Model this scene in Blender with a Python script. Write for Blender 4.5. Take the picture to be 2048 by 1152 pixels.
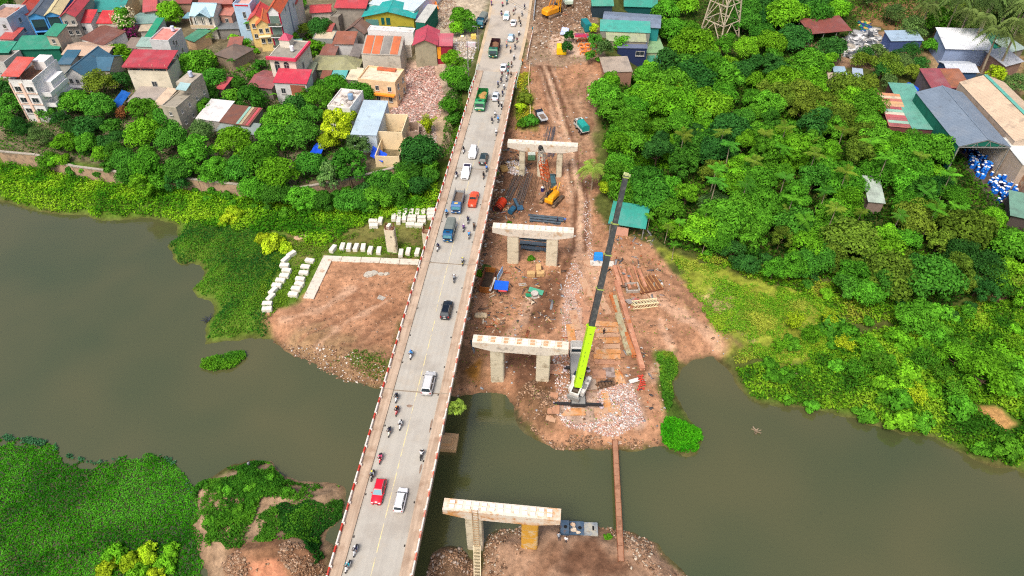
import bpy, bmesh, math, random
import numpy as np
from mathutils import Vector, Matrix, Euler

for o in list(bpy.data.objects):
    bpy.data.objects.remove(o, do_unlink=True)
S = bpy.context.scene
COL = S.collection
R = math.radians
# ---------------------------------------------------------------- camera
CAM_Z = 105.6
PITCH = 43.6          # degrees below the horizon
FPX = 1430.0          # focal length in photo pixels (photo 2048 wide)
cd = bpy.data.cameras.new('drone_camera')
cd.sensor_width = 36.0
cd.lens = 36.0 * FPX / 2048.0
cd.clip_start = 1.0
cd.clip_end = 9000.0
cam = bpy.data.objects.new('drone_camera', cd)
COL.objects.link(cam)
cam.location = (0, 0, CAM_Z)
cam.rotation_euler = (R(90 - PITCH), 0, 0)
S.camera = cam
# ---------------------------------------------------------------- sky and sun
SUN_EL, SUN_AZ = 58.0, 205.0   # azimuth measured clockwise from +Y: light comes from behind the camera, a little from the left
w = bpy.data.worlds.new('World')
S.world = w
w.use_nodes = True
nt = w.node_tree
sky = nt.nodes.new('ShaderNodeTexSky')
sky.sky_type = 'NISHITA'
sky.sun_disc = False
sky.sun_elevation = R(SUN_EL)
sky.sun_rotation = R(SUN_AZ)
sky.air_density = 1.0
sky.dust_density = 6.0
sky.ozone_density = 1.0
bg = nt.nodes['Background']
bg.inputs['Strength'].default_value = 0.104
nt.links.new(sky.outputs[0], bg.inputs['Color'])
sd = bpy.data.lights.new('sun', 'SUN')
sd.energy = 1.5
sd.angle = R(18)
sd.color = (1.0, 0.95, 0.87)
sun = bpy.data.objects.new('sun', sd)
COL.objects.link(sun)
az = R(SUN_AZ)
sdir = Vector((math.sin(az) * math.cos(R(SUN_EL)), math.cos(az) * math.cos(R(SUN_EL)), math.sin(R(SUN_EL))))
sun.rotation_euler = sdir.to_track_quat('Z', 'Y').to_euler()
sun.location = sdir * 300
S.view_settings.view_transform = 'Standard'
S.view_settings.look = 'None'
S.view_settings.gamma = 1.0
S.view_settings.use_curve_mapping = False
S.view_settings.exposure = 0.68
S.render.engine = 'CYCLES'
S.cycles.max_bounces = 6
S.cycles.diffuse_bounces = 3
S.cycles.glossy_bounces = 3
S.cycles.transmission_bounces = 2
S.cycles.caustics_reflective = False
S.cycles.caustics_refractive = False
S.cycles.use_denoising = False
S.cycles.filter_width = 1.15
S.cycles.sample_clamp_indirect = 4.0
# ---------------------------------------------------------------- surveying: photo pixel -> point in the world
_ct, _st = math.cos(R(PITCH)), math.sin(R(PITCH))
def P(px, py, z):
    a = (px - 1024.0) / FPX; b = (py - 576.0) / FPX
    d = (a, _ct - b * _st, -_st - b * _ct)
    t = (z - CAM_Z) / d[2]
    return Vector((d[0] * t, d[1] * t, z))
def pix(x, y, z):
    dz = z - CAM_Z
    dep = y * _ct - dz * _st; v = -y * _st - dz * _ct
    return 1024 + FPX * x / dep, 576 + FPX * v / dep
rnd = random.Random(7)
RS = np.random.RandomState(11)

# ---------------------------------------------------------------- objects, things and parts
def tag(o, label=None, cat=None, group=None, kind=None):
    if label: o['label'] = label
    if cat: o['category'] = cat
    if group: o['group'] = group
    if kind: o['kind'] = kind
    return o
def thing(name, label, cat, loc=(0, 0, 0), rz=0.0, group=None, rot=None):
    o = bpy.data.objects.new(name, None)
    o.empty_display_size = 0.3
    COL.objects.link(o)
    o.location = loc
    o.rotation_euler = rot if rot else (0, 0, rz)
    return tag(o, label, cat, group)
def link(name, me, parent=None, loc=(0, 0, 0), rot=(0, 0, 0), scale=None):
    o = bpy.data.objects.new(name, me)
    COL.objects.link(o)
    o.parent = parent
    o.location = loc
    o.rotation_euler = rot
    if scale is not None: o.scale = scale if hasattr(scale, '__len__') else (scale,) * 3
    return o
KIDS = {}
def copy_tree(o, parent=None, depth=0):
    c = o.copy()
    COL.objects.link(c)
    c.parent = parent
    for ch in o.children:
        copy_tree(ch, c, depth + 1)
    return c

class MB:
    """collects faces; build() links them as one mesh object"""
    def __init__(s):
        s.v = []; s.f = []; s.m = []; s.mi = 0; s.sm = set()
    def face(s, pts):
        n = len(s.v); s.v += [tuple(p) for p in pts]; s.f.append(tuple(range(n, n + len(pts)))); s.m.append(s.mi)
    def mesh(s, vs, fs):
        n = len(s.v); s.v += [tuple(p) for p in vs]
        for f in fs:
            s.f.append(tuple(i + n for i in f)); s.m.append(s.mi)
    def box(s, c, size, rz=0.0, ch=0.0, mat=None, taper=1.0):
        x, y, z = [k / 2.0 for k in size]
        if ch <= 0:
            vs = [(-x, -y, -z), (x, -y, -z), (x, y, -z), (-x, y, -z), (-x * taper, -y * taper, z), (x * taper, -y * taper, z), (x * taper, y * taper, z), (-x * taper, y * taper, z)]
            fs = [(3, 2, 1, 0), (4, 5, 6, 7), (0, 1, 5, 4), (1, 2, 6, 5), (2, 3, 7, 6), (3, 0, 4, 7)]
        else:
            def ring(ix, iy, k):
                c2 = ch
                return [(-ix + c2, -iy, k), (ix - c2, -iy, k), (ix, -iy + c2, k), (ix, iy - c2, k), (ix - c2, iy, k), (-ix + c2, iy, k), (-ix, iy - c2, k), (-ix, -iy + c2, k)]
            rs = [ring(x - ch * .6, y - ch * .6, -z), ring(x, y, -z + ch), ring(x * taper, y * taper, z - ch), ring(x * taper - ch * .6, y * taper - ch * .6, z)]
            vs = [p for r_ in rs for p in r_]
            fs = [tuple(range(7, -1, -1)), tuple(range(24, 32))]
            for k in range(3):
                for i in range(8):
                    j = (i + 1) % 8
                    fs.append((k * 8 + i, k * 8 + j, k * 8 + 8 + j, k * 8 + 8 + i))
        if mat is not None:
            vs = [tuple(mat @ Vector(p)) for p in vs]
        else:
            cr, sr = math.cos(rz), math.sin(rz)
            vs = [(c[0] + p[0] * cr - p[1] * sr, c[1] + p[0] * sr + p[1] * cr, c[2] + p[2]) for p in vs]
        s.mesh(vs, fs); return s
    def bar(s, p0, p1, w, h=None, up=(0, 0, 1)):
        """square bar between two points"""
        p0 = Vector(p0); p1 = Vector(p1); d = p1 - p0; L = d.length
        if L < 1e-6: return s
        d /= L; upv = Vector(up)
        if abs(d.dot(upv)) > .98: upv = Vector((0, 1, 0))
        a = d.cross(upv).normalized(); b = a.cross(d)
        m = Matrix(((a.x, d.x, b.x, (p0.x + p1.x) / 2), (a.y, d.y, b.y, (p0.y + p1.y) / 2), (a.z, d.z, b.z, (p0.z + p1.z) / 2), (0, 0, 0, 1)))
        return s.box((0, 0, 0), (w, L, h or w), mat=m)
    def tube(s, p0, p1, r0, r1=None, n=8, caps=True):
        r1 = r0 if r1 is None else r1
        p0 = Vector(p0); p1 = Vector(p1); d = (p1 - p0)
        if d.length < 1e-6: return s
        d.normalize()
        u = Vector((0, 0, 1)) if abs(d.z) < .95 else Vector((1, 0, 0))
        a = d.cross(u).normalized(); b = d.cross(a)
        vs = []
        for p, r_ in ((p0, r0), (p1, r1)):
            for i in range(n):
                t = 2 * math.pi * i / n
                vs.append(p + (a * math.cos(t) + b * math.sin(t)) * r_)
        fs = [(i, n + i, n + (i + 1) % n, (i + 1) % n) for i in range(n)]
        if caps: fs += [tuple(range(n)), tuple(range(2 * n - 1, n - 1, -1))]
        s.mesh(vs, fs); return s
    def prism(s, poly, z0, z1):
        n = len(poly)
        vs = [(p[0], p[1], z0) for p in poly] + [(p[0], p[1], z1) for p in poly]
        fs = [tuple(range(n - 1, -1, -1)), tuple(range(n, 2 * n))] + [(i, (i + 1) % n, n + (i + 1) % n, n + i) for i in range(n)]
        s.mesh(vs, fs); return s
    def loft(s, rings, cap=True):
        n = len(rings[0]); vs = [p for r_ in rings for p in r_]; fs = []
        for k in range(len(rings) - 1):
            for i in range(n):
                j = (i + 1) % n
                fs.append((k * n + i, k * n + j, k * n + n + j, k * n + n + i))
        if cap: fs += [tuple(range(n - 1, -1, -1)), tuple(range((len(rings) - 1) * n, len(rings) * n))]
        s.mesh(vs, fs); return s
    def blob(s, c, r, n=7, k=4, jit=.25, rg=rnd):
        rings = []
        for a in range(1, k):
            t = math.pi * a / k
            rings.append([(c[0] + r[0] * math.sin(t) * math.cos(2 * math.pi * i / n) * (1 + rg.uniform(-jit, jit)), c[1] + r[1] * math.sin(t) * math.sin(2 * math.pi * i / n) * (1 + rg.uniform(-jit, jit)), c[2] - r[2] * math.cos(t) * (1 + rg.uniform(-jit, jit) * .5)) for i in range(n)])
        return s.loft(rings)
    def me(s, name, mats, smooth=False):
        me = bpy.data.meshes.new(name)
        me.from_pydata(s.v, [], s.f)
        if not isinstance(mats, (list, tuple)): mats = [mats]
        for m in mats: me.materials.append(m)
        if len(mats) > 1: me.polygons.foreach_set('material_index', s.m)
        if smooth:
            me.polygons.foreach_set('use_smooth', [True] * len(me.polygons))
        me.update()
        return me
    def build(s, name, mats, parent=None, loc=(0, 0, 0), rz=0.0, smooth=False, rot=None):
        return link(name, s.me(name, mats, smooth), parent, loc, rot or (0, 0, rz))

def np_mesh(name, V, F, mat, attrs=None, smooth=False):
    """fast mesh from arrays; F is (n,k) faces"""
    V = np.asarray(V, np.float32); F = np.asarray(F, np.int32)
    me = bpy.data.meshes.new(name)
    k = F.shape[1]
    me.vertices.add(len(V)); me.vertices.foreach_set('co', V.ravel())
    me.loops.add(F.size); me.loops.foreach_set('vertex_index', F.ravel())
    me.polygons.add(len(F)); me.polygons.foreach_set('loop_start', np.arange(0, F.size, k, dtype=np.int32))
    me.polygons.foreach_set('loop_total', np.full(len(F), k, np.int32))
    if smooth: me.polygons.foreach_set('use_smooth', np.ones(len(F), bool))
    me.update(calc_edges=True)
    for nm, arr in (attrs or {}).items():
        arr = np.asarray(arr, np.float32)
        if arr.ndim == 2:
            at = me.attributes.new(nm, 'FLOAT_COLOR', 'POINT'); at.data.foreach_set('color', np.c_[arr, np.ones(len(arr), np.float32)].astype(np.float32).ravel())
        else:
            at = me.attributes.new(nm, 'FLOAT', 'POINT'); at.data.foreach_set('value', arr)
    for m in (mat if isinstance(mat, (list, tuple)) else [mat]): me.materials.append(m)
    me.validate()
    return me

# ---------------------------------------------------------------- materials
def srgb(r, g, b):
    f = lambda c: (c / 255.0 / 12.92) if c / 255.0 <= .04045 else ((c / 255.0 + .055) / 1.055) ** 2.4
    return (f(r), f(g), f(b))
_M = {}
def M(col, rough=.75, var=.14, sc=.8, metal=0.0, bump=0.0, bsc=8.0, stain=None, ribs=None, spec=.35, objcol=False, coat=0.0, name='surface', emit=None, streak=None):
    """procedural surface: base colour with two noises, optional stains (colour, amount, scale) and ribs (axis, spacing, depth)"""
    key = (col, rough, var, sc, metal, bump, bsc, stain, ribs, spec, objcol, coat, emit, streak)
    if key in _M: return _M[key]
    m = bpy.data.materials.new(name); m.use_nodes = True
    nt = m.node_tree; N = nt.nodes; L = nt.links
    bs = N['Principled BSDF']
    tc = N.new('ShaderNodeTexCoord'); oi = N.new('ShaderNodeObjectInfo')
    ml = N.new('ShaderNodeMath'); ml.operation = 'MULTIPLY'; ml.inputs[1].default_value = 37.0
    L.new(oi.outputs['Random'], ml.inputs[0])
    def noise(scale, detail=5.0, rg=.6):
        n = N.new('ShaderNodeTexNoise'); n.noise_dimensions = '4D'
        n.inputs['Scale'].default_value = scale; n.inputs['Detail'].default_value = detail; n.inputs['Roughness'].default_value = rg
        L.new(tc.outputs['Object'], n.inputs['Vector']); L.new(ml.outputs[0], n.inputs['W'])
        return n
    n1 = noise(sc)
    mr = N.new('ShaderNodeMapRange'); mr.inputs[1].default_value = .3; mr.inputs[2].default_value = .7
    mr.inputs[3].default_value = 1 - var; mr.inputs[4].default_value = 1 + var
    L.new(n1.outputs['Fac'], mr.inputs[0])
    vm = N.new('ShaderNodeVectorMath'); vm.operation = 'SCALE'
    if objcol: L.new(oi.outputs['Color'], vm.inputs[0])
    else: vm.inputs[0].default_value = col
    L.new(mr.outputs[0], vm.inputs['Scale'])
    out = vm.outputs[0]
    if stain:
        for (sc_, am, ss) in (stain if isinstance(stain[0], tuple) and isinstance(stain[0][0], tuple) else (stain,)):
            n2 = noise(ss, 6.0, .65)
            m2 = N.new('ShaderNodeMapRange'); m2.inputs[1].default_value = .62 - am * .32; m2.inputs[2].default_value = .72 - am * .2
            L.new(n2.outputs['Fac'], m2.inputs[0])
            mx = N.new('ShaderNodeMix'); mx.data_type = 'RGBA'
            L.new(m2.outputs[0], mx.inputs[0]); L.new(out, mx.inputs[6]); mx.inputs[7].default_value = (*sc_, 1)
            out = mx.outputs[2]
    if streak:
        mp = N.new('ShaderNodeMapping'); mp.inputs['Scale'].default_value = streak[1]; L.new(tc.outputs['Object'], mp.inputs[0])
        n4 = N.new('ShaderNodeTexNoise'); n4.inputs['Scale'].default_value = 1.0; n4.inputs['Detail'].default_value = 4.0; L.new(mp.outputs[0], n4.inputs['Vector'])
        m4 = N.new('ShaderNodeMapRange'); m4.inputs[1].default_value = .42; m4.inputs[2].default_value = .68; m4.inputs[4].default_value = streak[2]; L.new(n4.outputs['Fac'], m4.inputs[0])
        mx = N.new('ShaderNodeMix'); mx.data_type = 'RGBA'; L.new(m4.outputs[0], mx.inputs[0]); L.new(out, mx.inputs[6]); mx.inputs[7].default_value = (*streak[0], 1); out = mx.outputs[2]
    hgt = None
    if ribs:
        sp = N.new('ShaderNodeSeparateXYZ'); L.new(tc.outputs['Object'], sp.inputs[0])
        k = N.new('ShaderNodeMath'); k.operation = 'MULTIPLY'; k.inputs[1].default_value = 2 * math.pi / ribs[1]
        L.new(sp.outputs[ribs[0]], k.inputs[0])
        sn = N.new('ShaderNodeMath'); sn.operation = 'SINE'; L.new(k.outputs[0], sn.inputs[0])
        bm = N.new('ShaderNodeBump'); bm.inputs['Strength'].default_value = ribs[2]; bm.inputs['Distance'].default_value = .06
        L.new(sn.outputs[0], bm.inputs['Height']); hgt = bm
    if bump:
        n3 = noise(bsc, 6.0, .7)
        b2 = N.new('ShaderNodeBump'); b2.inputs['Strength'].default_value = bump; b2.inputs['Distance'].default_value = .12
        L.new(n3.outputs['Fac'], b2.inputs['Height'])
        if hgt: L.new(hgt.outputs[0], b2.inputs['Normal'])
        hgt = b2
    if hgt: L.new(hgt.outputs[0], bs.inputs['Normal'])
    L.new(out, bs.inputs['Base Color'])
    bs.inputs['Roughness'].default_value = rough; bs.inputs['Metallic'].default_value = metal
    bs.inputs['Specular IOR Level'].default_value = spec
    if coat: bs.inputs['Coat Weight'].default_value = coat
    if emit:
        bs.inputs['Emission Color'].default_value = (*emit[0], 1); bs.inputs['Emission Strength'].default_value = emit[1]
    _M[key] = m
    return m
def paint(rgb, **k):
    k.setdefault('rough', .45); k.setdefault('var', .07)
    return M(srgb(*rgb), **k)

# ---------------------------------------------------------------- noise and polygon distance on arrays
def vnoise(x, y, scale, seed):
    rs = np.random.RandomState(seed); T = rs.rand(256, 256).astype(np.float32)
    fx = x / scale + 1000.; fy = y / scale + 1000.
    ix = np.floor(fx).astype(int); iy = np.floor(fy).astype(int)
    tx = fx - ix; ty = fy - iy
    tx = tx * tx * (3 - 2 * tx); ty = ty * ty * (3 - 2 * ty)
    g = lambda a, b: T[a & 255, b & 255]
    return (g(ix, iy) * (1 - tx) + g(ix + 1, iy) * tx) * (1 - ty) + (g(ix, iy + 1) * (1 - tx) + g(ix + 1, iy + 1) * tx) * ty
def fbm(x, y, scale, seed, octs=4):
    o = 0; a = .5; t = 0
    for k in range(octs):
        o = o + a * vnoise(x, y, scale / 2 ** k, seed + k); t += a; a *= .55
    return o / t
def sdist(x, y, poly):
    """signed distance, negative inside; poly is an (n,2) array"""
    poly = np.asarray(poly, float)[:, :2]
    d2 = np.full(x.shape, 1e12); ins = np.zeros(x.shape, bool)
    n = len(poly)
    for i in range(n):
        ax, ay = poly[i]; bx, by = poly[(i + 1) % n]
        ex, ey = bx - ax, by - ay
        t = np.clip(((x - ax) * ex + (y - ay) * ey) / (ex * ex + ey * ey + 1e-9), 0, 1)
        d2 = np.minimum(d2, (x - ax - t * ex) ** 2 + (y - ay - t * ey) ** 2)
        if abs(ey) > 1e-9:
            c = ((ay > y) != (by > y)) & (x < ex * (y - ay) / ey + ax)
            ins ^= c
    d = np.sqrt(d2)
    return np.where(ins, -d, d)
def ldist(x, y, line):
    line = np.asarray(line, float)[:, :2]; d2 = np.full(x.shape, 1e12)
    for i in range(len(line) - 1):
        ax, ay = line[i]; ex, ey = line[i + 1] - line[i]
        t = np.clip(((x - ax) * ex + (y - ay) * ey) / (ex * ex + ey * ey + 1e-9), 0, 1)
        d2 = np.minimum(d2, (x - ax - t * ex) ** 2 + (y - ay - t * ey) ** 2)
    return np.sqrt(d2)
def sm(a, b, x):
    t = np.clip((x - a) / (b - a), 0, 1); return t * t * (3 - 2 * t)
# ---------------------------------------------------------------- terrain
WZ = -2.0            # river level
DZ = 10.0            # bridge deck level
A0 = P(779, 1000, DZ); A1 = P(992.5, 150, DZ)
AX = (A1 - A0); AX.z = 0; AX.normalize()          # bridge axis, away from the camera
AN = Vector((AX.y, -AX.x, 0))                     # to the right of it
ARZ = math.atan2(AX.y, AX.x) - math.pi / 2        # rotation that turns local +Y onto the axis
_o = A0 - AX * (A0.dot(AX)); AO = Vector((_o.x, _o.y, 0))
def BR(v, u, z=DZ):
    p = AO + AX * v + AN * u
    return Vector((p.x, p.y, z))
def uv(p):
    q = Vector((p[0], p[1], 0)) - AO
    return q.dot(AX), q.dot(AN)
def PW(pts, z=WZ):
    return np.array([P(a, b, z)[:] for a, b in pts])
SHORE_U = [(-900, 395), (0, 403), (40, 412), (80, 425), (130, 432), (165, 430), (185, 437), (230, 442), (300, 437), (345, 446), (358, 455), (355, 475), (337, 490), (345, 515), (362, 530), (400, 528), (412, 545), (405, 560), (385, 578), (397, 592), (425, 600), (428, 625), (412, 640), (408, 668), (410, 690), (440, 683), (490, 680), (545, 678), (560, 690), (590, 715), (640, 733), (690, 760), (740, 773), (770, 775), (850, 790), (905, 790), (945, 788), (985, 787), (1010, 790), (1030, 810), (1050, 845), (1075, 880), (1110, 895), (1160, 903), (1210, 897), (1260, 905), (1305, 897), (1330, 893), (1355, 905), (1375, 918), (1395, 908), (1405, 880), (1400, 860), (1375, 830), (1352, 795), (1350, 765), (1365, 735), (1390, 717), (1425, 715), (1448, 738), (1465, 755), (1490, 792), (1510, 803), (1570, 812), (1640, 822), (1700, 836), (1760, 855), (1820, 870), (1870, 880), (1920, 905), (1980, 930), (2048, 945), (2600, 1010)]
SHORE_L = [(2600, 1500), (1440, 1500), (1372, 1152), (1345, 1120), (1305, 1085), (1265, 1062), (1230, 1060), (1195, 1050), (1160, 1046), (1100, 1035), (1050, 1045), (1030, 1068), (1000, 1072), (975, 1085), (966, 1120), (952, 1150), (945, 1135), (925, 1112), (900, 1098), (880, 1098), (868, 1118), (858, 1152), (840, 1500), (640, 1500), (655, 1152), (665, 1100), (640, 1085), (648, 1065), (672, 1042), (690, 1010), (695, 985), (690, 970), (625, 965), (600, 962), (560, 945), (535, 922), (510, 918), (470, 930), (430, 948), (395, 975), (388, 990), (395, 1020), (385, 1050), (400, 1080), (390, 1110), (420, 1140), (425, 1500), (-900, 1500)]
WATER = PW(SHORE_U + SHORE_L)
TOWN = PW([(-900, 285), (0, 305), (75, 312), (150, 335), (230, 345), (400, 362), (485, 372), (600, 378), (700, 360), (800, 335), (880, 300), (905, 250), (930, 180), (960, 110), (985, 20), (1000, -200), (-1500, -200)], 3.2)

def height(x, y):
    v = (x - AO.x) * AX.x + (y - AO.y) * AX.y
    u = (x - AO.x) * AN.x + (y - AO.y) * AN.y
    h = np.where(u > 0, .2 + 2.2 * sm(105, 165, y) * sm(20, 40, u), .3)
    h = h + 8.6 * sm(146, 205, v) * sm(2, 7, u) * (1 - sm(26, 46, u))
    dt = sdist(x, y, TOWN)
    town = 3.4 + 2.6 * sm(165, 240, y)
    h = np.where(dt < 0, np.maximum(h, town), h)
    near = sm(160, 192, v) * (1 - sm(7, 22, np.abs(u)))
    left = sm(188, 205, v) * (1 - sm(20, 42, -u)) * (u < 0)
    rig = sm(192, 215, v) * (1 - sm(24, 40, u)) * (u > 0)
    k = np.maximum(np.maximum(near, left), rig)
    h = h * (1 - k) + 9.84 * k
    h = h + (fbm(x, y, 9, 3) - .5) * .5 * (1 - k)
    dw = sdist(x, y, WATER) + (fbm(x, y, 2.6, 21, 3) - .5) * 1.6
    bank = WZ + np.clip(dw, 0, None) * 1.0
    bank = WZ + (h - WZ) * sm(-.2, 4.5, dw)
    h = np.where(dw > 0, np.minimum(h, bank), WZ - np.clip(-dw * .35, 0, 1.6))
    return h, dw, dt, u, v
NX, NY = 680, 400
_core_x = np.linspace(-205, 205, NX); _core_y = np.linspace(36, 272, NY)
_gx = 210 * 1.32 ** np.arange(12); _gy0 = -20 - 60 * 1.5 ** np.arange(8); _gy = 280 * 1.25 ** np.arange(13)
XS = np.r_[-_gx[::-1], _core_x, _gx]; YS = np.r_[_gy0[::-1], [10, 26], _core_y, _gy]
GX, GY = np.meshgrid(XS, YS)
GH, GDW, GDT, GU, GV = height(GX, GY)
def H(x, y):
    i = min(max(int(np.searchsorted(XS, x)) - 1, 0), len(XS) - 2); j = min(max(int(np.searchsorted(YS, y)) - 1, 0), len(YS) - 2)
    a = (x - XS[i]) / (XS[i + 1] - XS[i]); b = (y - YS[j]) / (YS[j + 1] - YS[j])
    return float((GH[j, i] * (1 - a) + GH[j, i + 1] * a) * (1 - b) + (GH[j + 1, i] * (1 - a) + GH[j + 1, i + 1] * a) * b)
def G(px, py, dz=0.0, wet=False):
    """where the sight line of a photo pixel meets the ground (plus dz)"""
    z = 2.0
    for _ in range(14):
        p = P(px, py, z + dz)
        g = H(p.x, p.y)
        if wet: g = max(g, WZ)
        z = z * .45 + g * .55
    p = P(px, py, z + dz); p.z = z
    return p
def GP(pts, wet=False): return np.array([G(a, b, 0, wet)[:] for a, b in pts])

def sc3(r, g, b, k=.80): return np.array(srgb(r, g, b)) * k
# ground colours: earth, grass, mud ... each laid by its own outline with a ragged edge
gcol = np.empty(GX.shape + (3,)); gcol[:] = sc3(92, 100, 48)
n1 = fbm(GX, GY, 7, 31); n2 = fbm(GX, GY, 2.2, 41); n3 = fbm(GX, GY, 22, 51)
gcol[:] = gcol * (.8 + .4 * n1[..., None])
def lay(pts, col, soft=1.0, rag=2.5, amt=1.0, seed=61, line=None, mask=None):
    global gcol
    W_ = GP(pts)
    m = 4 + (line or 0)
    i0, i1 = np.searchsorted(XS, [W_[:, 0].min() - m, W_[:, 0].max() + m]); j0, j1 = np.searchsorted(YS, [W_[:, 1].min() - m, W_[:, 1].max() + m])
    X = GX[j0:j1, i0:i1]; Y = GY[j0:j1, i0:i1]
    d = sdist(X, Y, W_) if line is None else ldist(X, Y, W_) - line
    d = d + (fbm(X, Y, 3.0, seed, 4) - .5) * rag * 2
    k = (1 - sm(-soft, soft, d)) * amt
    if mask is not None: k = k * mask[j0:j1, i0:i1]
    gcol[j0:j1, i0:i1] = gcol[j0:j1, i0:i1] * (1 - k[..., None]) + np.asarray(col) * k[..., None]
    return (j0, j1, i0, i1, k)
DIRT = sc3(186, 140, 108); PALE = sc3(206, 182, 158); MUD = sc3(112, 78, 58); GRASS = sc3(96, 128, 40); YGRASS = sc3(160, 172, 62); GREY = sc3(170, 160, 148)
# town and its yards
lay([(-100, -40), (960, -60), (905, 250), (800, 330), (600, 375), (0, 300), (-100, 290)], sc3(150, 136, 112), 2, 3, .75)
lay([(830, -10), (985, -10), (940, 120), (905, 200), (880, 130), (850, 60)], sc3(200, 184, 160), 2, 2)
lay([(800, 130), (880, 120), (890, 200), (900, 250), (870, 300), (790, 260), (780, 200)], sc3(196, 168, 148), 1.5, 2)
lay([(865, 215), (890, 190), (905, 250), (915, 300), (880, 300)], sc3(186, 164, 134), 1, 1.5)
# left bank
lay([(-100, 300), (0, 322), (230, 352), (480, 388), (640, 395), (880, 310), (895, 330), (850, 470), (600, 600), (540, 690), (400, 690), (330, 480), (0, 405), (-100, 400)], GRASS, 1.5, 2, .9)
lay([(560, 470), (860, 440), (842, 520), (640, 500), (600, 520)], sc3(150, 128, 84), 1.5, 3, .55)
lay([(650, 512), (838, 530), (800, 650), (768, 778), (690, 764), (590, 718), (545, 682), (522, 625), (606, 603)], DIRT, .8, 1.6)
lay([(560, 690), (640, 650), (760, 700), (765, 775), (690, 764), (600, 722)], sc3(150, 126, 92), 1.5, 2.5, .7)
# lower left land
lay([(388, 980), (535, 918), (690, 965), (690, 1010), (655, 1152), (640, 1300), (425, 1300), (390, 1100)], sc3(172, 144, 116), 1, 1.5)
lay([(470, 1090), (560, 1075), (650, 1110), (650, 1250), (420, 1250)], sc3(150, 112, 84), 1, 1.5)
lay([(500, 1130), (560, 1125), (590, 1180), (480, 1200)], sc3(214, 150, 116), .6, 1)
# right: site
SITE = [(1042, 122), (1075, 100), (1200, 112), (1208, 140), (1192, 190), (1182, 270), (1196, 350), (1192, 420), (1215, 460), (1300, 490), (1340, 540), (1400, 590), (1450, 640), (1468, 690), (1440, 717), (1390, 714), (1340, 730), (1335, 830), (1320, 900), (1110, 900), (1050, 850), (1010, 795), (900, 795), (920, 700), (950, 560), (960, 430), (1000, 300), (1020, 230), (1040, 180)]
lay(SITE, DIRT, .8, 1.4)
lay([(1062, -30), (1190, -30), (1205, 120), (1050, 130), (1052, 60)], sc3(166, 140, 116), 1, 2)
lay([(1100, 70), (1185, 70), (1190, 112), (1095, 108)], sc3(222, 190, 164), .7, 1)
lay([(1210, 128), (1420, 132), (1420, 142), (1210, 142)], sc3(205, 178, 146), .6, .7)
lay([(1120, 190), (1185, 150), (1195, 230), (1180, 330), (1140, 300)], sc3(170, 138, 112), 1.5, 2, .7)
lay([(1030, 255), (1030, 200), (1050, 160), (1065, 200), (1075, 260)], sc3(120, 132, 50), 1, 1.5, .8)
lay([(985, 330), (1060, 300), (1110, 350), (1060, 440), (985, 440)], sc3(150, 116, 92), 1.5, 2, .7)
for ln, wd, c_, a_ in (([(1088, 132), (1112, 200), (1142, 300), (1164, 400), (1158, 500), (1185, 560)], 2.6, sc3(200, 162, 134), .75),
                       ([(1082, 132), (1104, 200), (1132, 300), (1152, 400), (1146, 500)], .6, MUD, .9), ([(1096, 132), (1122, 200), (1152, 300), (1175, 400), (1170, 500)], .6, MUD, .85), ([(1089, 132), (1113, 200), (1143, 300), (1163, 400), (1158, 500)], .5, sc3(222, 186, 156), .8), ([(1074, 132), (1092, 200), (1120, 300)], .5, sc3(150, 110, 86), .7),
                       ([(1106, 150), (1134, 220), (1162, 310), (1184, 400)], .35, MUD, .5), ([(1142, 500), (1120, 590), (1060, 640)], .9, MUD, .7), ([(1130, 520), (1105, 580), (1045, 630)], .5, MUD, .7),
                       ([(1100, 560), (1085, 620), (1100, 660)], .6, MUD, .6)):
    lay(ln, c_, .35, .5, a_, line=wd)
lay([(1010, 700), (1080, 690), (1130, 740), (1100, 800), (1040, 790)], MUD, 1, 1.6, .85)
lay([(1030, 790), (1075, 760), (1120, 790), (1110, 860), (1060, 850)], sc3(120, 92, 66), .8, 1.2, .8)
lay([(1240, 690), (1300, 680), (1320, 760), (1270, 780)], MUD, 1, 1.6, .6)
lay([(1120, 580), (1165, 560), (1170, 690), (1135, 690)], sc3(206, 178, 160), .8, 1.2, .6)
lay([(1190, 780), (1270, 770), (1285, 850), (1230, 872), (1130, 850), (1110, 800)], sc3(206, 182, 164), .8, 1.2, .7)
lay([(920, 690), (960, 690), (975, 760), (910, 780)], sc3(120, 92, 60), 1, 1.5, .6)
lay([(930, 740), (960, 720), (958, 770)], sc3(150, 104, 34), .5, 1, .8)
for ln, wd in (([(640, 640), (720, 610), (800, 560)], .5), ([(600, 680), (680, 640), (760, 600)], .4), ([(700, 700), (760, 640), (810, 600)], .6), ([(720, 570), (700, 610), (740, 650)], .5), ([(660, 600), (760, 585), (820, 600)], .35), ([(680, 690), (740, 690), (790, 660)], .45)):
    lay(ln, sc3(150, 108, 82), .4, .7, .65, line=wd)
lay([(720, 590), (800, 570), (800, 620), (740, 640)], sc3(168, 122, 92), 1, 1.5, .7)
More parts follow.
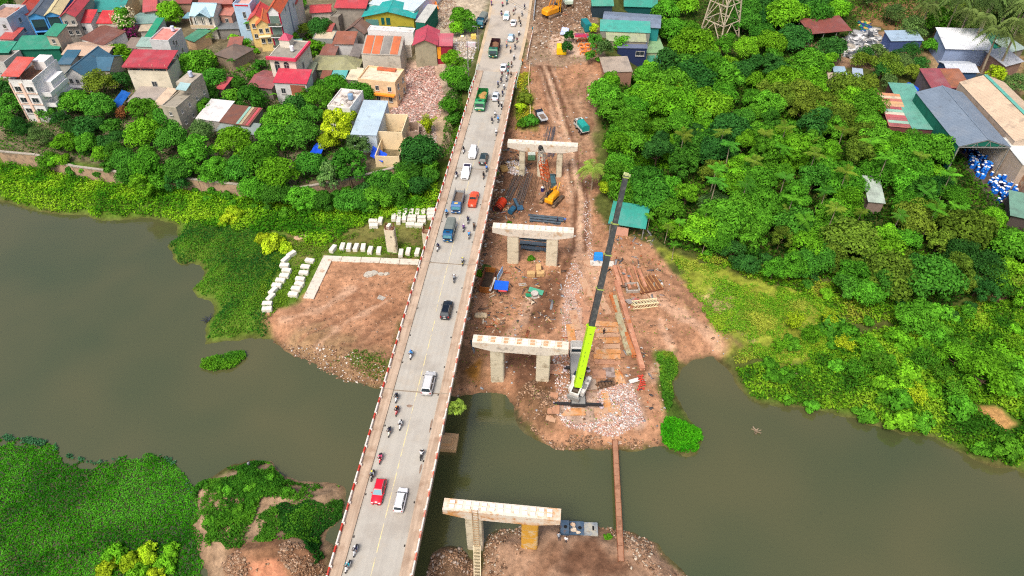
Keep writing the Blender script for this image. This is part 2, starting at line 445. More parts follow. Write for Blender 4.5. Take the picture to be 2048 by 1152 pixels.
# right bank grass and scrub
lay([(1400, 560), (1480, 545), (1560, 640), (1520, 720), (1440, 690), (1400, 610)], YGRASS, 2, 4, .7)
lay([(1325, 500), (1480, 545), (1650, 600), (1720, 690), (1640, 720), (1560, 735), (1500, 660), (1400, 590)], YGRASS, 1.2, 3)
lay([(1470, 730), (1560, 735), (1720, 690), (1800, 640), (2100, 560), (2100, 960), (1900, 900), (1700, 838), (1500, 804)], sc3(84, 112, 36), 1.2, 2)
lay([(1306, 700), (1350, 700), (1345, 800), (1400, 850), (1400, 900), (1340, 890), (1322, 800)], sc3(90, 116, 42), .6, 1)
lay([(1945, 815), (1990, 815), (2035, 850), (2010, 860)], sc3(202, 156, 98), .5, .8)
lay([(1980, 590), (2060, 570), (2060, 640), (1985, 640)], sc3(130, 104, 74), 1, 1.5)
lay([(1460, 560), (1400, 600), (1500, 680), (1480, 640)], sc3(200, 168, 130), 1, 2, .7)
lay([(1600, 90), (1830, 50), (1840, 110), (1760, 140), (1650, 130)], sc3(168, 136, 108), 1.2, 1.6)
lay([(1850, 100), (2048, 110), (2048, 190), (1860, 170)], sc3(184, 152, 116), 1.2, 2, .8)
lay([(1700, 10), (1830, 0), (1860, 40), (1800, 70), (1720, 40)], sc3(160, 120, 84), 1.5, 3, .8)
lay([(1280, 300), (1330, 330), (1250, 340), (1210, 320)], sc3(110, 150, 40), 1.2, 2, .8)
lay([(1900, 290), (2048, 290), (2060, 450), (1990, 420)], sc3(104, 92, 84), 1, 1)
# island at the near pier
lay([(1372, 1160), (1300, 1080), (1200, 1045), (1100, 1030), (1050, 1040), (975, 1080), (960, 1160), (960, 1300), (1500, 1300)], sc3(176, 142, 116), .8, 1.2)
lay([(1130, 1100), (1190, 1075), (1250, 1130), (1240, 1160), (1110, 1160)], MUD, 1, 1.6, .85)
lay([(860, 1095), (960, 1095), (950, 1200), (845, 1200)], sc3(140, 112, 88), .8, 1.2)
# wet dark rim along the water and the bed
rim = (1 - sm(.0, 1.4, np.abs(GDW))) * .5
gcol = gcol * (1 - rim[..., None]) + sc3(104, 84, 62) * rim[..., None]
gcol = np.where((GDW < -.4)[..., None], sc3(96, 90, 62), gcol)
gcol = gcol * (.72 + .56 * n2[..., None]) * (.86 + .28 * n3[..., None])
far = (np.abs(GX) > 215) | (GY > 280)
gcol = np.where(far[..., None], sc3(78, 104, 44) * (.7 + .6 * n3[..., None]), gcol)
lay([(1050, 560), (1112, 545), (1128, 600), (1092, 665), (1045, 640)], MUD, 1, 2, .75)
lay([(960, 640), (1040, 650), (1000, 700), (945, 690)], sc3(140, 100, 74), 1, 2, .6)
lay([(985, 330), (1050, 300), (1080, 420), (1000, 440)], MUD, 1.5, 2.5, .5)
lay([(1075, 0), (1180, -10), (1190, 60), (1080, 70)], sc3(132, 104, 82), 1.5, 2.5, .7)
def cut(ln, wd, dep):
    """wheel ruts pressed into the earth"""
    W_ = GP(ln); d = ldist(GX, GY, W_)
    GH[:] = GH - dep * (1 - sm(0, wd, d)) * (.5 + n2)
for ln in ([(1082, 132), (1104, 200), (1132, 300), (1152, 400), (1146, 500), (1110, 590), (1060, 640)], [(1096, 132), (1122, 200), (1152, 300), (1175, 400), (1170, 500)], [(640, 640), (720, 610), (800, 560)], [(600, 680), (680, 640), (760, 600)], [(700, 700), (760, 640), (810, 600)]):
    cut(ln, 1.0, .3)
for ln, wd in (([(1070, 640), (1100, 600), (1125, 560)], .5), ([(1060, 650), (1088, 610), (1110, 570)], .5), ([(1080, 660), (1112, 620), (1130, 580)], .4), ([(1310, 560), (1400, 620), (1480, 690)], .8), ([(1240, 520), (1320, 540), (1420, 620)], .6), ([(1150, 1090), (1190, 1110), (1180, 1150)], .7), ([(1110, 1085), (1090, 1120), (1060, 1160)], 1.0), ([(1125, 1090), (1110, 1120), (1085, 1160)], .5), ([(1120, 160), (1150, 220), (1170, 300)], .5), ([(1160, 150), (1175, 200), (1178, 260)], 1.2)):
    lay(ln, sc3(140, 104, 80), .4, .9, .6, line=wd)
for ln, wd in (([(640, 690), (700, 640), (780, 600)], .7), ([(560, 640), (640, 620), (700, 580)], .8), ([(1300, 590), (1380, 640), (1440, 690)], 1.4), ([(1100, 200), (1130, 300), (1140, 400)], .8), ([(1060, 600), (1030, 660), (1000, 700)], 1.2), ([(1320, 640), (1340, 700), (1300, 760)], .9)):
    lay(ln, sc3(222, 182, 152), .6, 1.4, .6, line=wd)
for (cx, cy, rr, hh) in ((1085, 800, 5, 1.3), (1060, 835, 5, 1.2), (560, 1105, 6, 1.6), (500, 1115, 5, 1.4), (620, 1120, 5, 1.5), (905, 1120, 4, 1.3), (1010, 1085, 5, .8), (1290, 1100, 4, .5), (1150, 60, 6, 1.6), (1130, 45, 5, 1.8), (1195, 690, 4, .3), (840, 190, 9, .9), (820, 160, 7, .8), (900, 40, 8, .8), (1700, 95, 6, 1.0)):
    c_ = G(cx, cy)
    GH[:] = GH + hh * np.exp(-((GX - c_.x) ** 2 + (GY - c_.y) ** 2) / (rr * .55) ** 2) * (.4 + 1.2 * n2)
rough = sm(.2, 2, GDW) * (GDT > 0)
GH[:] = GH + (n2 - .5) * .35 * rough + (vnoise(GX, GY, 1.1, 77) - .5) * .22 * rough
GH[:] = np.where((np.abs(GU) < 6.2) & (GV > 186), np.minimum(GH, 9.75), GH)
gm = bpy.data.materials.new('earth_and_grass'); gm.use_nodes = True
nt = gm.node_tree; N = nt.nodes; L = nt.links; bs = N['Principled BSDF']
at = N.new('ShaderNodeAttribute'); at.attribute_name = 'ground_colour'
tc = N.new('ShaderNodeNewGeometry')
na = N.new('ShaderNodeTexNoise'); na.inputs['Scale'].default_value = .9; na.inputs['Detail'].default_value = 8; na.inputs['Roughness'].default_value = .72
nb = N.new('ShaderNodeTexNoise'); nb.inputs['Scale'].default_value = .22; nb.inputs['Detail'].default_value = 6
for n_ in (na, nb): L.new(tc.outputs['Position'], n_.inputs['Vector'])
mr = N.new('ShaderNodeMapRange'); mr.inputs[1].default_value = .3; mr.inputs[2].default_value = .7; mr.inputs[3].default_value = .52; mr.inputs[4].default_value = 1.46
L.new(na.outputs['Fac'], mr.inputs[0])
vm = N.new('ShaderNodeVectorMath'); vm.operation = 'SCALE'; L.new(at.outputs['Color'], vm.inputs[0]); L.new(mr.outputs[0], vm.inputs['Scale'])
mx = N.new('ShaderNodeMix'); mx.data_type = 'RGBA'; mx.blend_type = 'MULTIPLY'
mr2 = N.new('ShaderNodeMapRange'); mr2.inputs[1].default_value = .45; mr2.inputs[2].default_value = .66; mr2.inputs[4].default_value = .6
L.new(nb.outputs['Fac'], mr2.inputs[0]); L.new(mr2.outputs[0], mx.inputs[0]); L.new(vm.outputs[0], mx.inputs[6]); mx.inputs[7].default_value = (.72, .66, .6, 1)
L.new(mx.outputs[2], bs.inputs['Base Color'])
bp = N.new('ShaderNodeBump'); bp.inputs['Strength'].default_value = .6; bp.inputs['Distance'].default_value = .25
L.new(na.outputs['Fac'], bp.inputs['Height']); L.new(bp.outputs[0], bs.inputs['Normal'])
bs.inputs['Roughness'].default_value = .95; bs.inputs['Specular IOR Level'].default_value = .15
ny, nx = GX.shape
idx = np.arange(nx * ny).reshape(ny, nx)
F = np.stack([idx[:-1, :-1], idx[:-1, 1:], idx[1:, 1:], idx[1:, :-1]], -1).reshape(-1, 4)
ground = link('ground', np_mesh('ground', np.stack([GX, GY, GH], -1).reshape(-1, 3), F, gm, {'ground_colour': gcol.reshape(-1, 3)}, smooth=True))
tag(ground, 'earth of the river banks, building site and town', None, None, 'structure')

# river water: murky, mirror-like
wm = bpy.data.materials.new('river_water'); wm.use_nodes = True
nt = wm.node_tree; N = nt.nodes; L = nt.links; bs = N['Principled BSDF']
ge = N.new('ShaderNodeNewGeometry')
nz = N.new('ShaderNodeTexNoise'); nz.inputs['Scale'].default_value = .035; nz.inputs['Detail'].default_value = 2; nz.inputs['Distortion'].default_value = .2
L.new(ge.outputs['Position'], nz.inputs['Vector'])
cr = N.new('ShaderNodeValToRGB'); cr.color_ramp.elements[0].position = .25; cr.color_ramp.elements[1].position = .8
cr.color_ramp.elements[0].color = (*sc3(66, 76, 46, .95), 1); cr.color_ramp.elements[1].color = (*sc3(94, 90, 56, .95), 1)
L.new(nz.outputs['Fac'], cr.inputs[0]); L.new(cr.outputs[0], bs.inputs['Base Color'])
bs.inputs['Roughness'].default_value = .07; bs.inputs['IOR'].default_value = 1.5; bs.inputs['Specular IOR Level'].default_value = .85
nw = N.new('ShaderNodeTexNoise'); nw.inputs['Scale'].default_value = 1.6; nw.inputs['Detail'].default_value = 5
mp = N.new('ShaderNodeMapping'); mp.inputs['Scale'].default_value = (.45, 1.3, 1); mp.inputs['Rotation'].default_value = (0, 0, .2)
L.new(ge.outputs['Position'], mp.inputs[0]); L.new(mp.outputs[0], nw.inputs['Vector'])
bp = N.new('ShaderNodeBump'); bp.inputs['Strength'].default_value = .16; bp.inputs['Distance'].default_value = .12
L.new(nw.outputs['Fac'], bp.inputs['Height']); L.new(bp.outputs[0], bs.inputs['Normal'])
mb = MB(); mb.face([(-2000, -600, WZ), (2000, -600, WZ), (2000, 330, WZ), (-2000, 330, WZ)])
tag(mb.build('river', wm), 'murky grey green river water', None, None, 'structure')
# ---------------------------------------------------------------- the old road bridge
def rr(w_, d_, r, n=3, cx=0, cy=0):
    pts = []
    for (sx, sy, a0) in ((1, -1, -90), (1, 1, 0), (-1, 1, 90), (-1, -1, 180)):
        for k in range(n + 1):
            a = R(a0 + 90.0 * k / n)
            pts.append((cx + sx * (w_ / 2 - r) + r * math.cos(a), cy + sy * (d_ / 2 - r) + r * math.sin(a)))
    return pts
concrete_road = M(tuple(sc3(191, 186, 175, .86)), .9, .05, .25, bump=.15, bsc=5, stain=((tuple(sc3(178, 170, 158)), .4, .10), (tuple(sc3(196, 186, 170)), .35, .35)), streak=(tuple(sc3(158, 152, 144)), (1.5, .03, 1), .22), name='road_concrete')
walk_con = M(tuple(sc3(208, 184, 160)), .9, .12, .5, bump=.15, stain=(tuple(sc3(178, 150, 126)), .35, .4), streak=(tuple(sc3(164, 140, 118)), (2.5, .12, 1), .6), name='footway_concrete')
pier_con = M(tuple(sc3(222, 212, 186, .92)), .85, .08, .5, bump=.1, stain=(tuple(sc3(176, 162, 134)), .3, .6), name='pier_concrete')
cap_con = M(tuple(sc3(226, 216, 200, .92)), .85, .08, .6, bump=.1, stain=((tuple(sc3(206, 170, 128)), .22, .55), (tuple(sc3(190, 182, 168)), .25, 1.3)), name='cap_concrete')
cap_rust = M(tuple(sc3(226, 216, 200, .92)), .85, .08, .6, bump=.1, stain=((tuple(sc3(220, 160, 96)), .5, .3), (tuple(sc3(206, 150, 100)), .25, 1.2)), name='rust_stained_concrete')
ochre_con = M(tuple(sc3(222, 168, 62)), .8, .12, .5, stain=(tuple(sc3(224, 206, 170)), .25, .6), name='ochre_stained_concrete')
dark_con = M(tuple(sc3(120, 112, 100)), .9, .15, .4, name='dark_concrete')  # darker concrete for girders, pier caps and columns of the old bridge
pinkwhite = M(tuple(sc3(232, 222, 212, .9)), .7, .1, 1.5, stain=(tuple(sc3(196, 178, 160)), .25, 2.5), name='white_kerb_paint')
redpaint = M(tuple(sc3(214, 62, 46)), .7, .15, 1.5, stain=(tuple(sc3(224, 176, 156)), .35, 2.0), name='red_kerb_paint')
redfade = M(tuple(sc3(226, 120, 98)), .7, .2, 1.2, stain=(tuple(sc3(228, 200, 180)), .5, 1.2), name='faded_red_paint')
V0, V1 = 18.0, 188.0
bridge = thing('road_bridge', 'long concrete road bridge with red and white parapets crossing the river', 'bridge', BR(0, 0, 0), ARZ)
mb = MB(); mb.box((0, (V0 + V1) / 2, DZ - .15), (7.8, V1 - V0, .3)); mb.build('carriageway', concrete_road, bridge)
mb = MB()
for k in range(5): mb.box((-4.4 + k * 2.2, (V0 + V1) / 2, DZ - 1.05), (.7, V1 - V0, 1.4))
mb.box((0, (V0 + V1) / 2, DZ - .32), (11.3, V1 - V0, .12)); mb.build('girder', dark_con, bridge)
JOINTS = [40.2, 73.0, 105.6, 139.3, 172.0]
for s in (-1, 1):
    for a, b in zip([V0] + JOINTS, JOINTS + [V1]):
        mb = MB(); mb.box((s * 4.78, (a + b) / 2, DZ + .0), (1.72, b - a - .06, .44), ch=.03); mb.build('footway', walk_con, bridge)
    mb = MB(); mb.box((s * 5.74, (V0 + V1) / 2, DZ - .12), (.22, V1 - V0, .5)); mb.build('edge_beam', walk_con, bridge)
    pw = MB(); pw.box((0, 0, .0), (.24, 2.06, .62), ch=.04); pw.box((-s * .2, -.95, -.05), (.22, .26, .52)); pwm = pw.me('parapet_white', pinkwhite)
    pr = MB(); pr.box((0, 0, -.02), (.22, 1.12, .58), ch=.04); prm = pr.me('parapet_red', redpaint if s < 0 else redfade)
    y = V0 + 1
    while y < V1 - 2:
        link('parapet_block', pwm, bridge, (s * 5.72, y + 1.03, DZ + .46))
        link('parapet_block', prm, bridge, (s * 5.72, y + 2.65, DZ + .45))
        y += 3.24
gap = M(tuple(sc3(176, 160, 140)), .9, .1, 1.0, name='joint_mortar'); gapd = M(tuple(sc3(120, 110, 98)), .9, name='joint_gap')
for j in JOINTS:
    mb = MB(); mb.box((0, j, DZ + .005), (7.8, .26, .02)); mb.box((-4.78, j, DZ + .222), (1.7, .2, .012)); mb.box((4.78, j, DZ + .222), (1.7, .2, .012))
    q = mb.build('expansion_joint', gap, bridge)
    mb = MB(); mb.box((0, j, DZ + .02), (7.78, .06, .012)); mb.build('joint_gap', gapd, q)
mb = MB()
yl = paint((222, 206, 150), rough=.8, var=.2, sc=2.0, stain=(tuple(sc3(186, 180, 172, .86)), .55, .8))
mb.box((.05, 60, DZ + .006), (.13, 60, .008)); mb.box((-.15, 122, DZ + .006), (.1, 60, .008)); mb.build('centre_line', yl, bridge)
drain = M(tuple(sc3(60, 54, 50)), .8, name='drain_iron')
for k in range(24):
    for s in (-1, 1):
        if rnd.random() < .7:
            mb = MB(); mb.box((s * 3.72, 26 + k * 6.6 + rnd.random(), DZ + .008), (.22, .35, .012)); mb.build('drain', drain, bridge)
for q_ in (((3.55, 58.5, DZ + .008), .18, .9), ((3.66, 66.5, DZ + .008), .16, 1.4), ((-.6, 70, DZ + .008), .5, .3)):
    mb = MB(); mb.prism([(q_[0][0] + q_[1] * math.cos(a) * (1 + .2 * math.sin(3 * a)), q_[0][1] + q_[2] * math.sin(a)) for a in np.arange(0, 6.2, .5)], DZ + .003, DZ + .011); mb.build('oil_stain', M(tuple(sc3(156, 132, 114)), .9, .3, 3, name='oil_stain'), bridge)
for j in JOINTS:
    p_ = BR(j, 0); g = min(H(p_.x, p_.y), 6.0)
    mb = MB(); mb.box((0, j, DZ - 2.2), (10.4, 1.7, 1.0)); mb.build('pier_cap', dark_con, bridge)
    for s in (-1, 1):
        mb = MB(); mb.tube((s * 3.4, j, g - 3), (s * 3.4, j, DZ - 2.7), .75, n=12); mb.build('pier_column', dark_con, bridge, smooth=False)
    if g < 0:
        mb = MB(); mb.box((0, j - 1.7, WZ + .3), (13.2, 3.4, 1.2)); mb.box((4.6, j - 1.7, WZ + 1.1), (2.0, 1.7, .5)); mb.build('pile_cap', M(tuple(sc3(226, 184, 136)), .85, .12, .8, name='pile_cap_concrete'), bridge)
mb = MB(); mb.box((0, V1 - 1, 5.5), (12.0, 2.2, 8.4)); mb.build('abutment', walk_con, bridge)

# the road beyond the bridge
le = [(949, 152), (953, 128), (960, 100), (970, 60), (978, 20), (984, -20), (1000, -160), (1020, -330)]
re = [(1035, 152), (1043, 120), (1050, 90), (1058, 50), (1065, 0), (1069, -30), (1082, -160), (1100, -330)]
mb = MB()
for k in range(len(le) - 1):
    a, b, c_, d_ = P(*le[k], DZ), P(*re[k], DZ), P(*re[k + 1], DZ), P(*le[k + 1], DZ)
    mb.face([a, b, c_, d_])
for v in mb.v: pass
mb.v = [(x, y, z - .03) for x, y, z in mb.v]
tag(mb.build('road', M(tuple(sc3(196, 186, 172, .86)), .9, .12, .12, bump=.1, bsc=4, stain=((tuple(sc3(206, 184, 154)), .45, .08), (tuple(sc3(168, 160, 150)), .3, .1)), name='dusty_road')), 'dusty concrete road running on from the bridge into the town', None, None, 'structure')
mb = MB()
for ed, s in ((le, 1), (re, -1)):
    for k in range(1, len(ed) - 2):
        a, b = P(*ed[k], DZ), P(*ed[k + 1], DZ)
        n = Vector(((b - a).y, -(b - a).x, 0)).normalized() * (s * .9)
        mb.face([a + Vector((0, 0, -.022)), a + n + Vector((0, 0, -.022)), b + n + Vector((0, 0, -.022)), b + Vector((0, 0, -.022))])
tag(mb.build('road_verge_dust', M(tuple(sc3(214, 190, 158)), .95, .2, .3, name='verge_dust')), 'sandy dust along both road edges', None, None, 'structure')

# ---------------------------------------------------------------- piers of the new bridge
PIERS = [((1005, 1006.5), 'rust-stained', cap_rust), ((1042, 676), 'clean white', cap_con), ((1067, 450), 'pale', cap_con), ((1086, 281.5), 'farthest', cap_con)]
pad_w = MB(); pad_w.box((0, 0, .09), (.78, .5, .2), ch=.03); pad_wm = pad_w.me('bearing_pad', M(tuple(sc3(240, 234, 224, .95)), .8, .06, 2, name='pad_mortar'))
pad_o = MB(); pad_o.box((0, 0, .05), (.8, .52, .12), ch=.02); pad_om = pad_o.me('bearing_pad', M(tuple(sc3(226, 190, 150)), .8, .15, 3, stain=(tuple(sc3(190, 130, 80)), .4, 3), name='pad_rust'))
PL = ['rust-stained white pier with an ochre column at the near island', 'white pier with orange-edged pads beside the green crane boom', 'white pier with three tan blocks lying before it', 'three-columned white pier with a crawler crane boom against it']
for i, ((px, py), adj, cm) in enumerate(PIERS):
    p_ = P(px, py, DZ) - AX * .95
    g0 = H(p_.x, p_.y)
    t = thing('bridge_pier', PL[i], 'bridge pier', (p_.x, p_.y, 0), ARZ, 'piers of the new bridge')
    hw = 8.65
    prof = [(-hw, DZ - 1.25), (-4.9, DZ - 2.15), (4.9, DZ - 2.15), (hw, DZ - 1.25), (hw, DZ), (-hw, DZ)]
    mb = MB()
    e = .06
    f_ = [(x, -.95, z) for x, z in prof]; b_ = [(x, .95, z) for x, z in prof]
    mb.mesh(f_ + b_, [tuple(range(6)), tuple(range(11, 5, -1))] + [(k, 6 + k, 6 + (k + 1) % 6, (k + 1) % 6) for k in range(6)])
    mb.build('pier_cap', cm, t)
    xs = (-4.25, 4.25) if i < 3 else (-5.0, -.4, 4.4)
    for k, x in enumerate(xs):
        q = p_ + AN * x; g = min(H(q.x, q.y), 3)
        w_ = 2.55 if i < 3 else 1.5
        mb = MB(); mb.prism(rr(w_, 1.7 if i < 3 else 1.4, .32), g - 1.2, DZ - 2.12)
        c_ = mb.build('column', ochre_con if (i == 0 and k == 1) else (pier_con), t, (x, 0, 0))
        mb = MB()
        for zz in np.arange(g + 1.5, DZ - 2.4, 2.2): mb.prism(rr(w_ + .02, (1.7 if i < 3 else 1.4) + .02, .32), zz, zz + .035)
        mb.build('formwork_line', M(tuple(sc3(176, 168, 148)), .9, name='formwork_line'), c_)
    if i == 1 or i == 0 or i == 2:
        n = 13
        for k in range(n):
            for r_ in (-1, 1):
                x = -7.4 + k * 1.2
                link('bearing_pad', pad_om if (i == 1 and k % 2 == 0) else pad_wm, t, (x + rnd.uniform(-.04, .04), r_ * .36 + .05, DZ))
    else:
        for k in range(10):
            link('bearing_pad', pad_wm, t, (-7 + k * 1.5, .1, DZ))
    if i == 0:
        PIER1 = t; P1P = p_

# two bare columns waiting for their cap
rb = M(tuple(sc3(140, 92, 70)), .8, .2, 3, name='rusty_rebar')
for k, (bx, by) in enumerate(((785, 507), (859, 514))):
    g = G(bx, by)
    hgt = 6.6
    t = thing('bare_column', ['unfinished concrete column with a white block on its rusty rods', 'unfinished concrete column with rusty rods close against the bridge parapet'][k], 'column', (g.x, g.y + .8, g.z), ARZ, 'unfinished columns left of the bridge')
    mb = MB(); mb.prism(rr(2.3, 1.6, .3), -.6, hgt); mb.build('shaft', pier_con, t)
    mb = MB(); mb.prism(rr(2.1, 1.4, .3), hgt, hgt + .03); mb.build('raw_top', M(tuple(sc3(170, 130, 104)), .9, .2, 2, name='raw_concrete'), t)
    for q in rr(2.0, 1.3, .3, 3):
        mb = MB(); mb.tube((q[0], q[1], hgt), (q[0] * 1.02, q[1] * 1.02, hgt + 1.1), .05, n=4); mb.build('rebar', rb, t)
    mb = MB()
    for z in (.4, .8): 
        pr_ = rr(2.02, 1.32, .3, 2)
        for a, b in zip(pr_, pr_[1:] + pr_[:1]): mb.bar((a[0], a[1], hgt + z), (b[0], b[1], hgt + z), .05)
    mb.build('stirrup', rb, t)
    mb = MB(); mb.box((.3, -.82, hgt * .72), (.22, .06, .5), ch=.02); mb.build('lifting_hole', M(tuple(sc3(70, 60, 50)), .9, name='hole'), t)
    if k == 0: BCOL = (g.x, g.y + .8, g.z + hgt)
# ---------------------------------------------------------------- building site: crane
lime = M(srgb(176, 224, 34), .45, .06, 1.0, stain=(tuple(sc3(150, 180, 40)), .15, 1.2), name='lime_paint')
boomgrey = M(tuple(sc3(72, 76, 78)), .4, .2, .6, stain=(tuple(sc3(104, 104, 100)), .4, 1.4), name='boom_steel')
white_p = M(tuple(sc3(232, 230, 224)), .5, .06, 1.2, stain=(tuple(sc3(180, 170, 156)), .2, 2), name='white_paint')
greym = M(tuple(sc3(150, 150, 146)), .6, .12, 2, name='grey_steel')
darkm = M(tuple(sc3(52, 52, 54)), .6, .15, 2, name='dark_steel')
black = M(tuple(sc3(26, 26, 28)), .7, .2, 2, name='black_rubber')
glassm = M((.02, .035, .045), .08, .05, 1, spec=.8, name='dark_glass')
glass_glint = M((.09, .27, .33), .06, .05, 1, spec=.9, name='teal_glint_glass')  # teal sky reflection put into the base colour
rust = M(tuple(sc3(150, 96, 66)), .85, .25, 1.2, stain=(tuple(sc3(110, 62, 40)), .4, 1.5), name='rust')
def line_thing(p0, p1): return math.atan2(p1[1] - p0[1], p1[0] - p0[0])
gA = G(1157, 812, 1.0); gB = G(1152, 692, 1.0)
CR = thing('mobile_crane', 'large mobile crane with lime green boom on steel mats by the river', 'crane', (0, 0, 0))
def cp(t, off, z):
    """point along the carrier: t metres from the river end, off to the right"""
    d = Vector((gB.x - gA.x, gB.y - gA.y, 0)).normalized(); n = Vector((d.y, -d.x, 0))
    q = Vector((gA.x, gA.y, 0)) + d * t + n * off
    return Vector((q.x, q.y, gA.z + z))
crz = line_thing(gA, gB) - math.pi / 2
Lc = (Vector((gB.x, gB.y, 0)) - Vector((gA.x, gA.y, 0))).length
mb = MB(); c = cp(Lc / 2 - .3, 0, 1.15); mb.box(c, (2.5, Lc - 1.2, .55), rz=crz, ch=.06); mb.build('chassis', greym, CR)
mb = MB(); c = cp(Lc * .64, 0, 1.55); mb.box(c, (2.4, 4.2, .35), rz=crz, ch=.05); mb.build('deck_plate', greym, CR)
mb = MB(); c = cp(Lc - 1.2, 0, 2.05); mb.box(c, (2.5, 2.2, 1.7), rz=crz, ch=.18, taper=.93); cb = mb.build('carrier_cab', white_p, CR)
mb = MB()
for k in range(7): mb.box(cp(Lc - .55 - k * .22, 0, 2.93), (2.1, .08, .05), rz=crz)
mb.build('roof_rib', greym, cb)
mb = MB(); mb.box(cp(Lc - 2.31, 0, 2.3), (2.0, .05, .7), rz=crz); mb.build('rear_window', glassm, cb)
for t_ in (1.9, 3.3, 6.9, 8.3, 9.7, Lc - 1.6):
    for s in (-1, 1):
        mb = MB(); a = cp(t_, s * 1.0, .62); b = cp(t_, s * 1.36, .62); mb.tube(a, b, .62, n=14); wl = mb.build('wheel', black, CR)
        mb = MB(); mb.tube(cp(t_, s * 1.30, .62), cp(t_, s * 1.39, .62), .3, n=10); mb.build('hub', greym, wl)
for t_, le_, ri_ in ((.5, 4.6, 4.4), (Lc * .62, 2.4, 2.4)):
    mb = MB(); mb.box(cp(t_, 0, .95), (2.9 if t_ < 1 else 2.6, .95, .6), rz=crz, ch=.05); bx = mb.build('outrigger_box', darkm, CR)
    for s, e in ((-1, le_), (1, ri_)):
        mb = MB(); mb.bar(cp(t_, s * .6, .95), cp(t_, s * (e - .0), .95), .42, .42); ob = mb.build('outrigger_beam', darkm, CR)
        mb = MB(); mb.tube(cp(t_, s * (e - .15), .3), cp(t_, s * (e - .15), 1.3), .14, n=8); mb.tube(cp(t_, s * (e - .15), .12), cp(t_, s * (e - .15), .3), .4, n=10); mb.build('jack', M(tuple(sc3(206, 190, 196)), .4, .1, 3, name='jack_steel'), ob)
mb = MB(); mb.tube(cp(3.2, 0, 1.4), cp(3.2, 0, 1.8), 1.1, n=16); mb.build('turntable', darkm, CR)
tipP = P(1252, 351, 40.0)
piv = cp(2.6, -.25, 3.4)
hd = Vector((tipP.x - piv.x, tipP.y - piv.y, 0)).normalized(); hn = Vector((hd.y, -hd.x, 0)); hrz = math.atan2(hd.y, hd.x) - math.pi / 2
def up_(f, s, z): q = piv + hd * f + hn * s; return Vector((q.x, q.y, gA.z + z))
for s, wd in ((-1, .9), (1, .9)):
    mb = MB(); mb.box(up_(1.4, s * 1.12, 2.35), (.75, 4.2, 1.0), rz=hrz, ch=.08); sf = mb.build('superstructure', white_p, CR)
    if s > 0:
        mb = MB(); mb.box(up_(.9, 1.12, 2.9), (.6, 1.2, .12), rz=hrz); mb.tube(up_(2.3, 1.2, 2.9), up_(2.3, 1.2, 3.0), .3, n=10); mb.build('hatch', greym, sf)
        mb = MB(); mb.bar(up_(-.6, 1.55, 3.0), up_(3.0, 1.55, 3.0), .08); mb.bar(up_(-.6, .7, 3.0), up_(3.0, .7, 3.0), .08)
        for k in range(4): mb.bar(up_(-.6 + k * 1.2, 1.55, 2.8), up_(-.6 + k * 1.2, 1.55, 3.4), .05)
        mb.build('handrail', white_p, sf)
mb = MB(); mb.box(up_(2.6, -1.35, 2.6), (.95, 1.9, 1.6), rz=hrz, ch=.15, taper=.9); oc = mb.build('operator_cab', white_p, CR)
mb = MB(); mb.box(up_(2.7, -1.35, 3.42), (.7, 1.1, .05), rz=hrz); mb.build('roof_window', glassm, oc)
mb = MB()
for s in (-1, 1): mb.bar(up_(-1.6, s * .75, 3.1), up_(.4, s * .75, 3.3), .28, .5)
mb.bar(up_(-1.7, -.9, 3.0), up_(-1.7, .9, 3.0), .3, .6); mb.bar(up_(.2, -.7, 3.4), up_(.2, .7, 3.4), .26, .4); mb.build('boom_frame', white_p, CR)
mb = MB(); mb.box(up_(-.75, 0, 2.6), (1.2, 1.5, .5), rz=hrz); mb.tube(up_(-.7, -.5, 2.95), up_(-.7, .5, 2.95), .32, n=12); mb.build('winch', M(tuple(sc3(92, 78, 66)), .7, .2, 3, name='winch_rope'), CR)
mb = MB(); mb.box(up_(-1.9, 0, 2.2), (2.3, .5, .9), rz=hrz, ch=.08); mb.build('counterweight', greym, CR)
foot = up_(.0, 0, 3.5)
bd = (tipP - foot); BL = bd.length; bd.normalize()
cuts = [0, .315, .50, .66, .80, 1.0]; ws = [1.28, .98, .90, .82, .74]; hs = [1.25, 1.0, .92, .84, .76]
bn = bd.cross(Vector((hn.x, hn.y, 0)))
for k in range(5):
    a = foot + bd * BL * cuts[k]; b = foot + bd * BL * cuts[k + 1]
    mb = MB(); mb.bar(a, b, ws[k], hs[k], up=(0, 1, 0))
    sec = mb.build('boom_section', lime if k == 0 else boomgrey, CR)
    if k > 0: sec['label'] = 'dark grey inner boom section'
    mb = MB(); mb.bar(b - bd * .35, b - bd * .15, ws[k] + .14, hs[k] + .14, up=(0, 1, 0))
    if k < 4:
        for s in (-1, 1): mb.bar(b - bd * .3 + hn * s * (ws[k] / 2), b - bd * .3 + hn * s * (ws[k] / 2 + .3), .2)
    mb.build('collar', lime if k == 0 else M(tuple(sc3(170, 186, 100)), .6, .2, 2, name='collar_paint'), sec)
    if k == 0:
        mb = MB()
        for f_ in (.36, .44, .52, .58, .66, .74, .82): mb.bar(a + (b - a) * f_ - bd * .2 - bn * (hs[0] / 2 + .012), a + (b - a) * f_ + bd * (.2 if f_ < .6 else .45) - bn * (hs[0] / 2 + .012), .35 if f_ < .6 else .06, .03, up=tuple(bn))
        mb.build('boom_marking', darkm, sec)
        mb = MB(); mb.bar(a + (b - a) * .16 - bn * .64, a + (b - a) * .17 - bn * .64, 1.0, .03, up=tuple(bn)); mb.bar(a + (b - a) * .88 - bn * .64, a + (b - a) * .885 - bn * .64, 1.0, .03, up=tuple(bn)); mb.build('boom_band', darkm, sec)
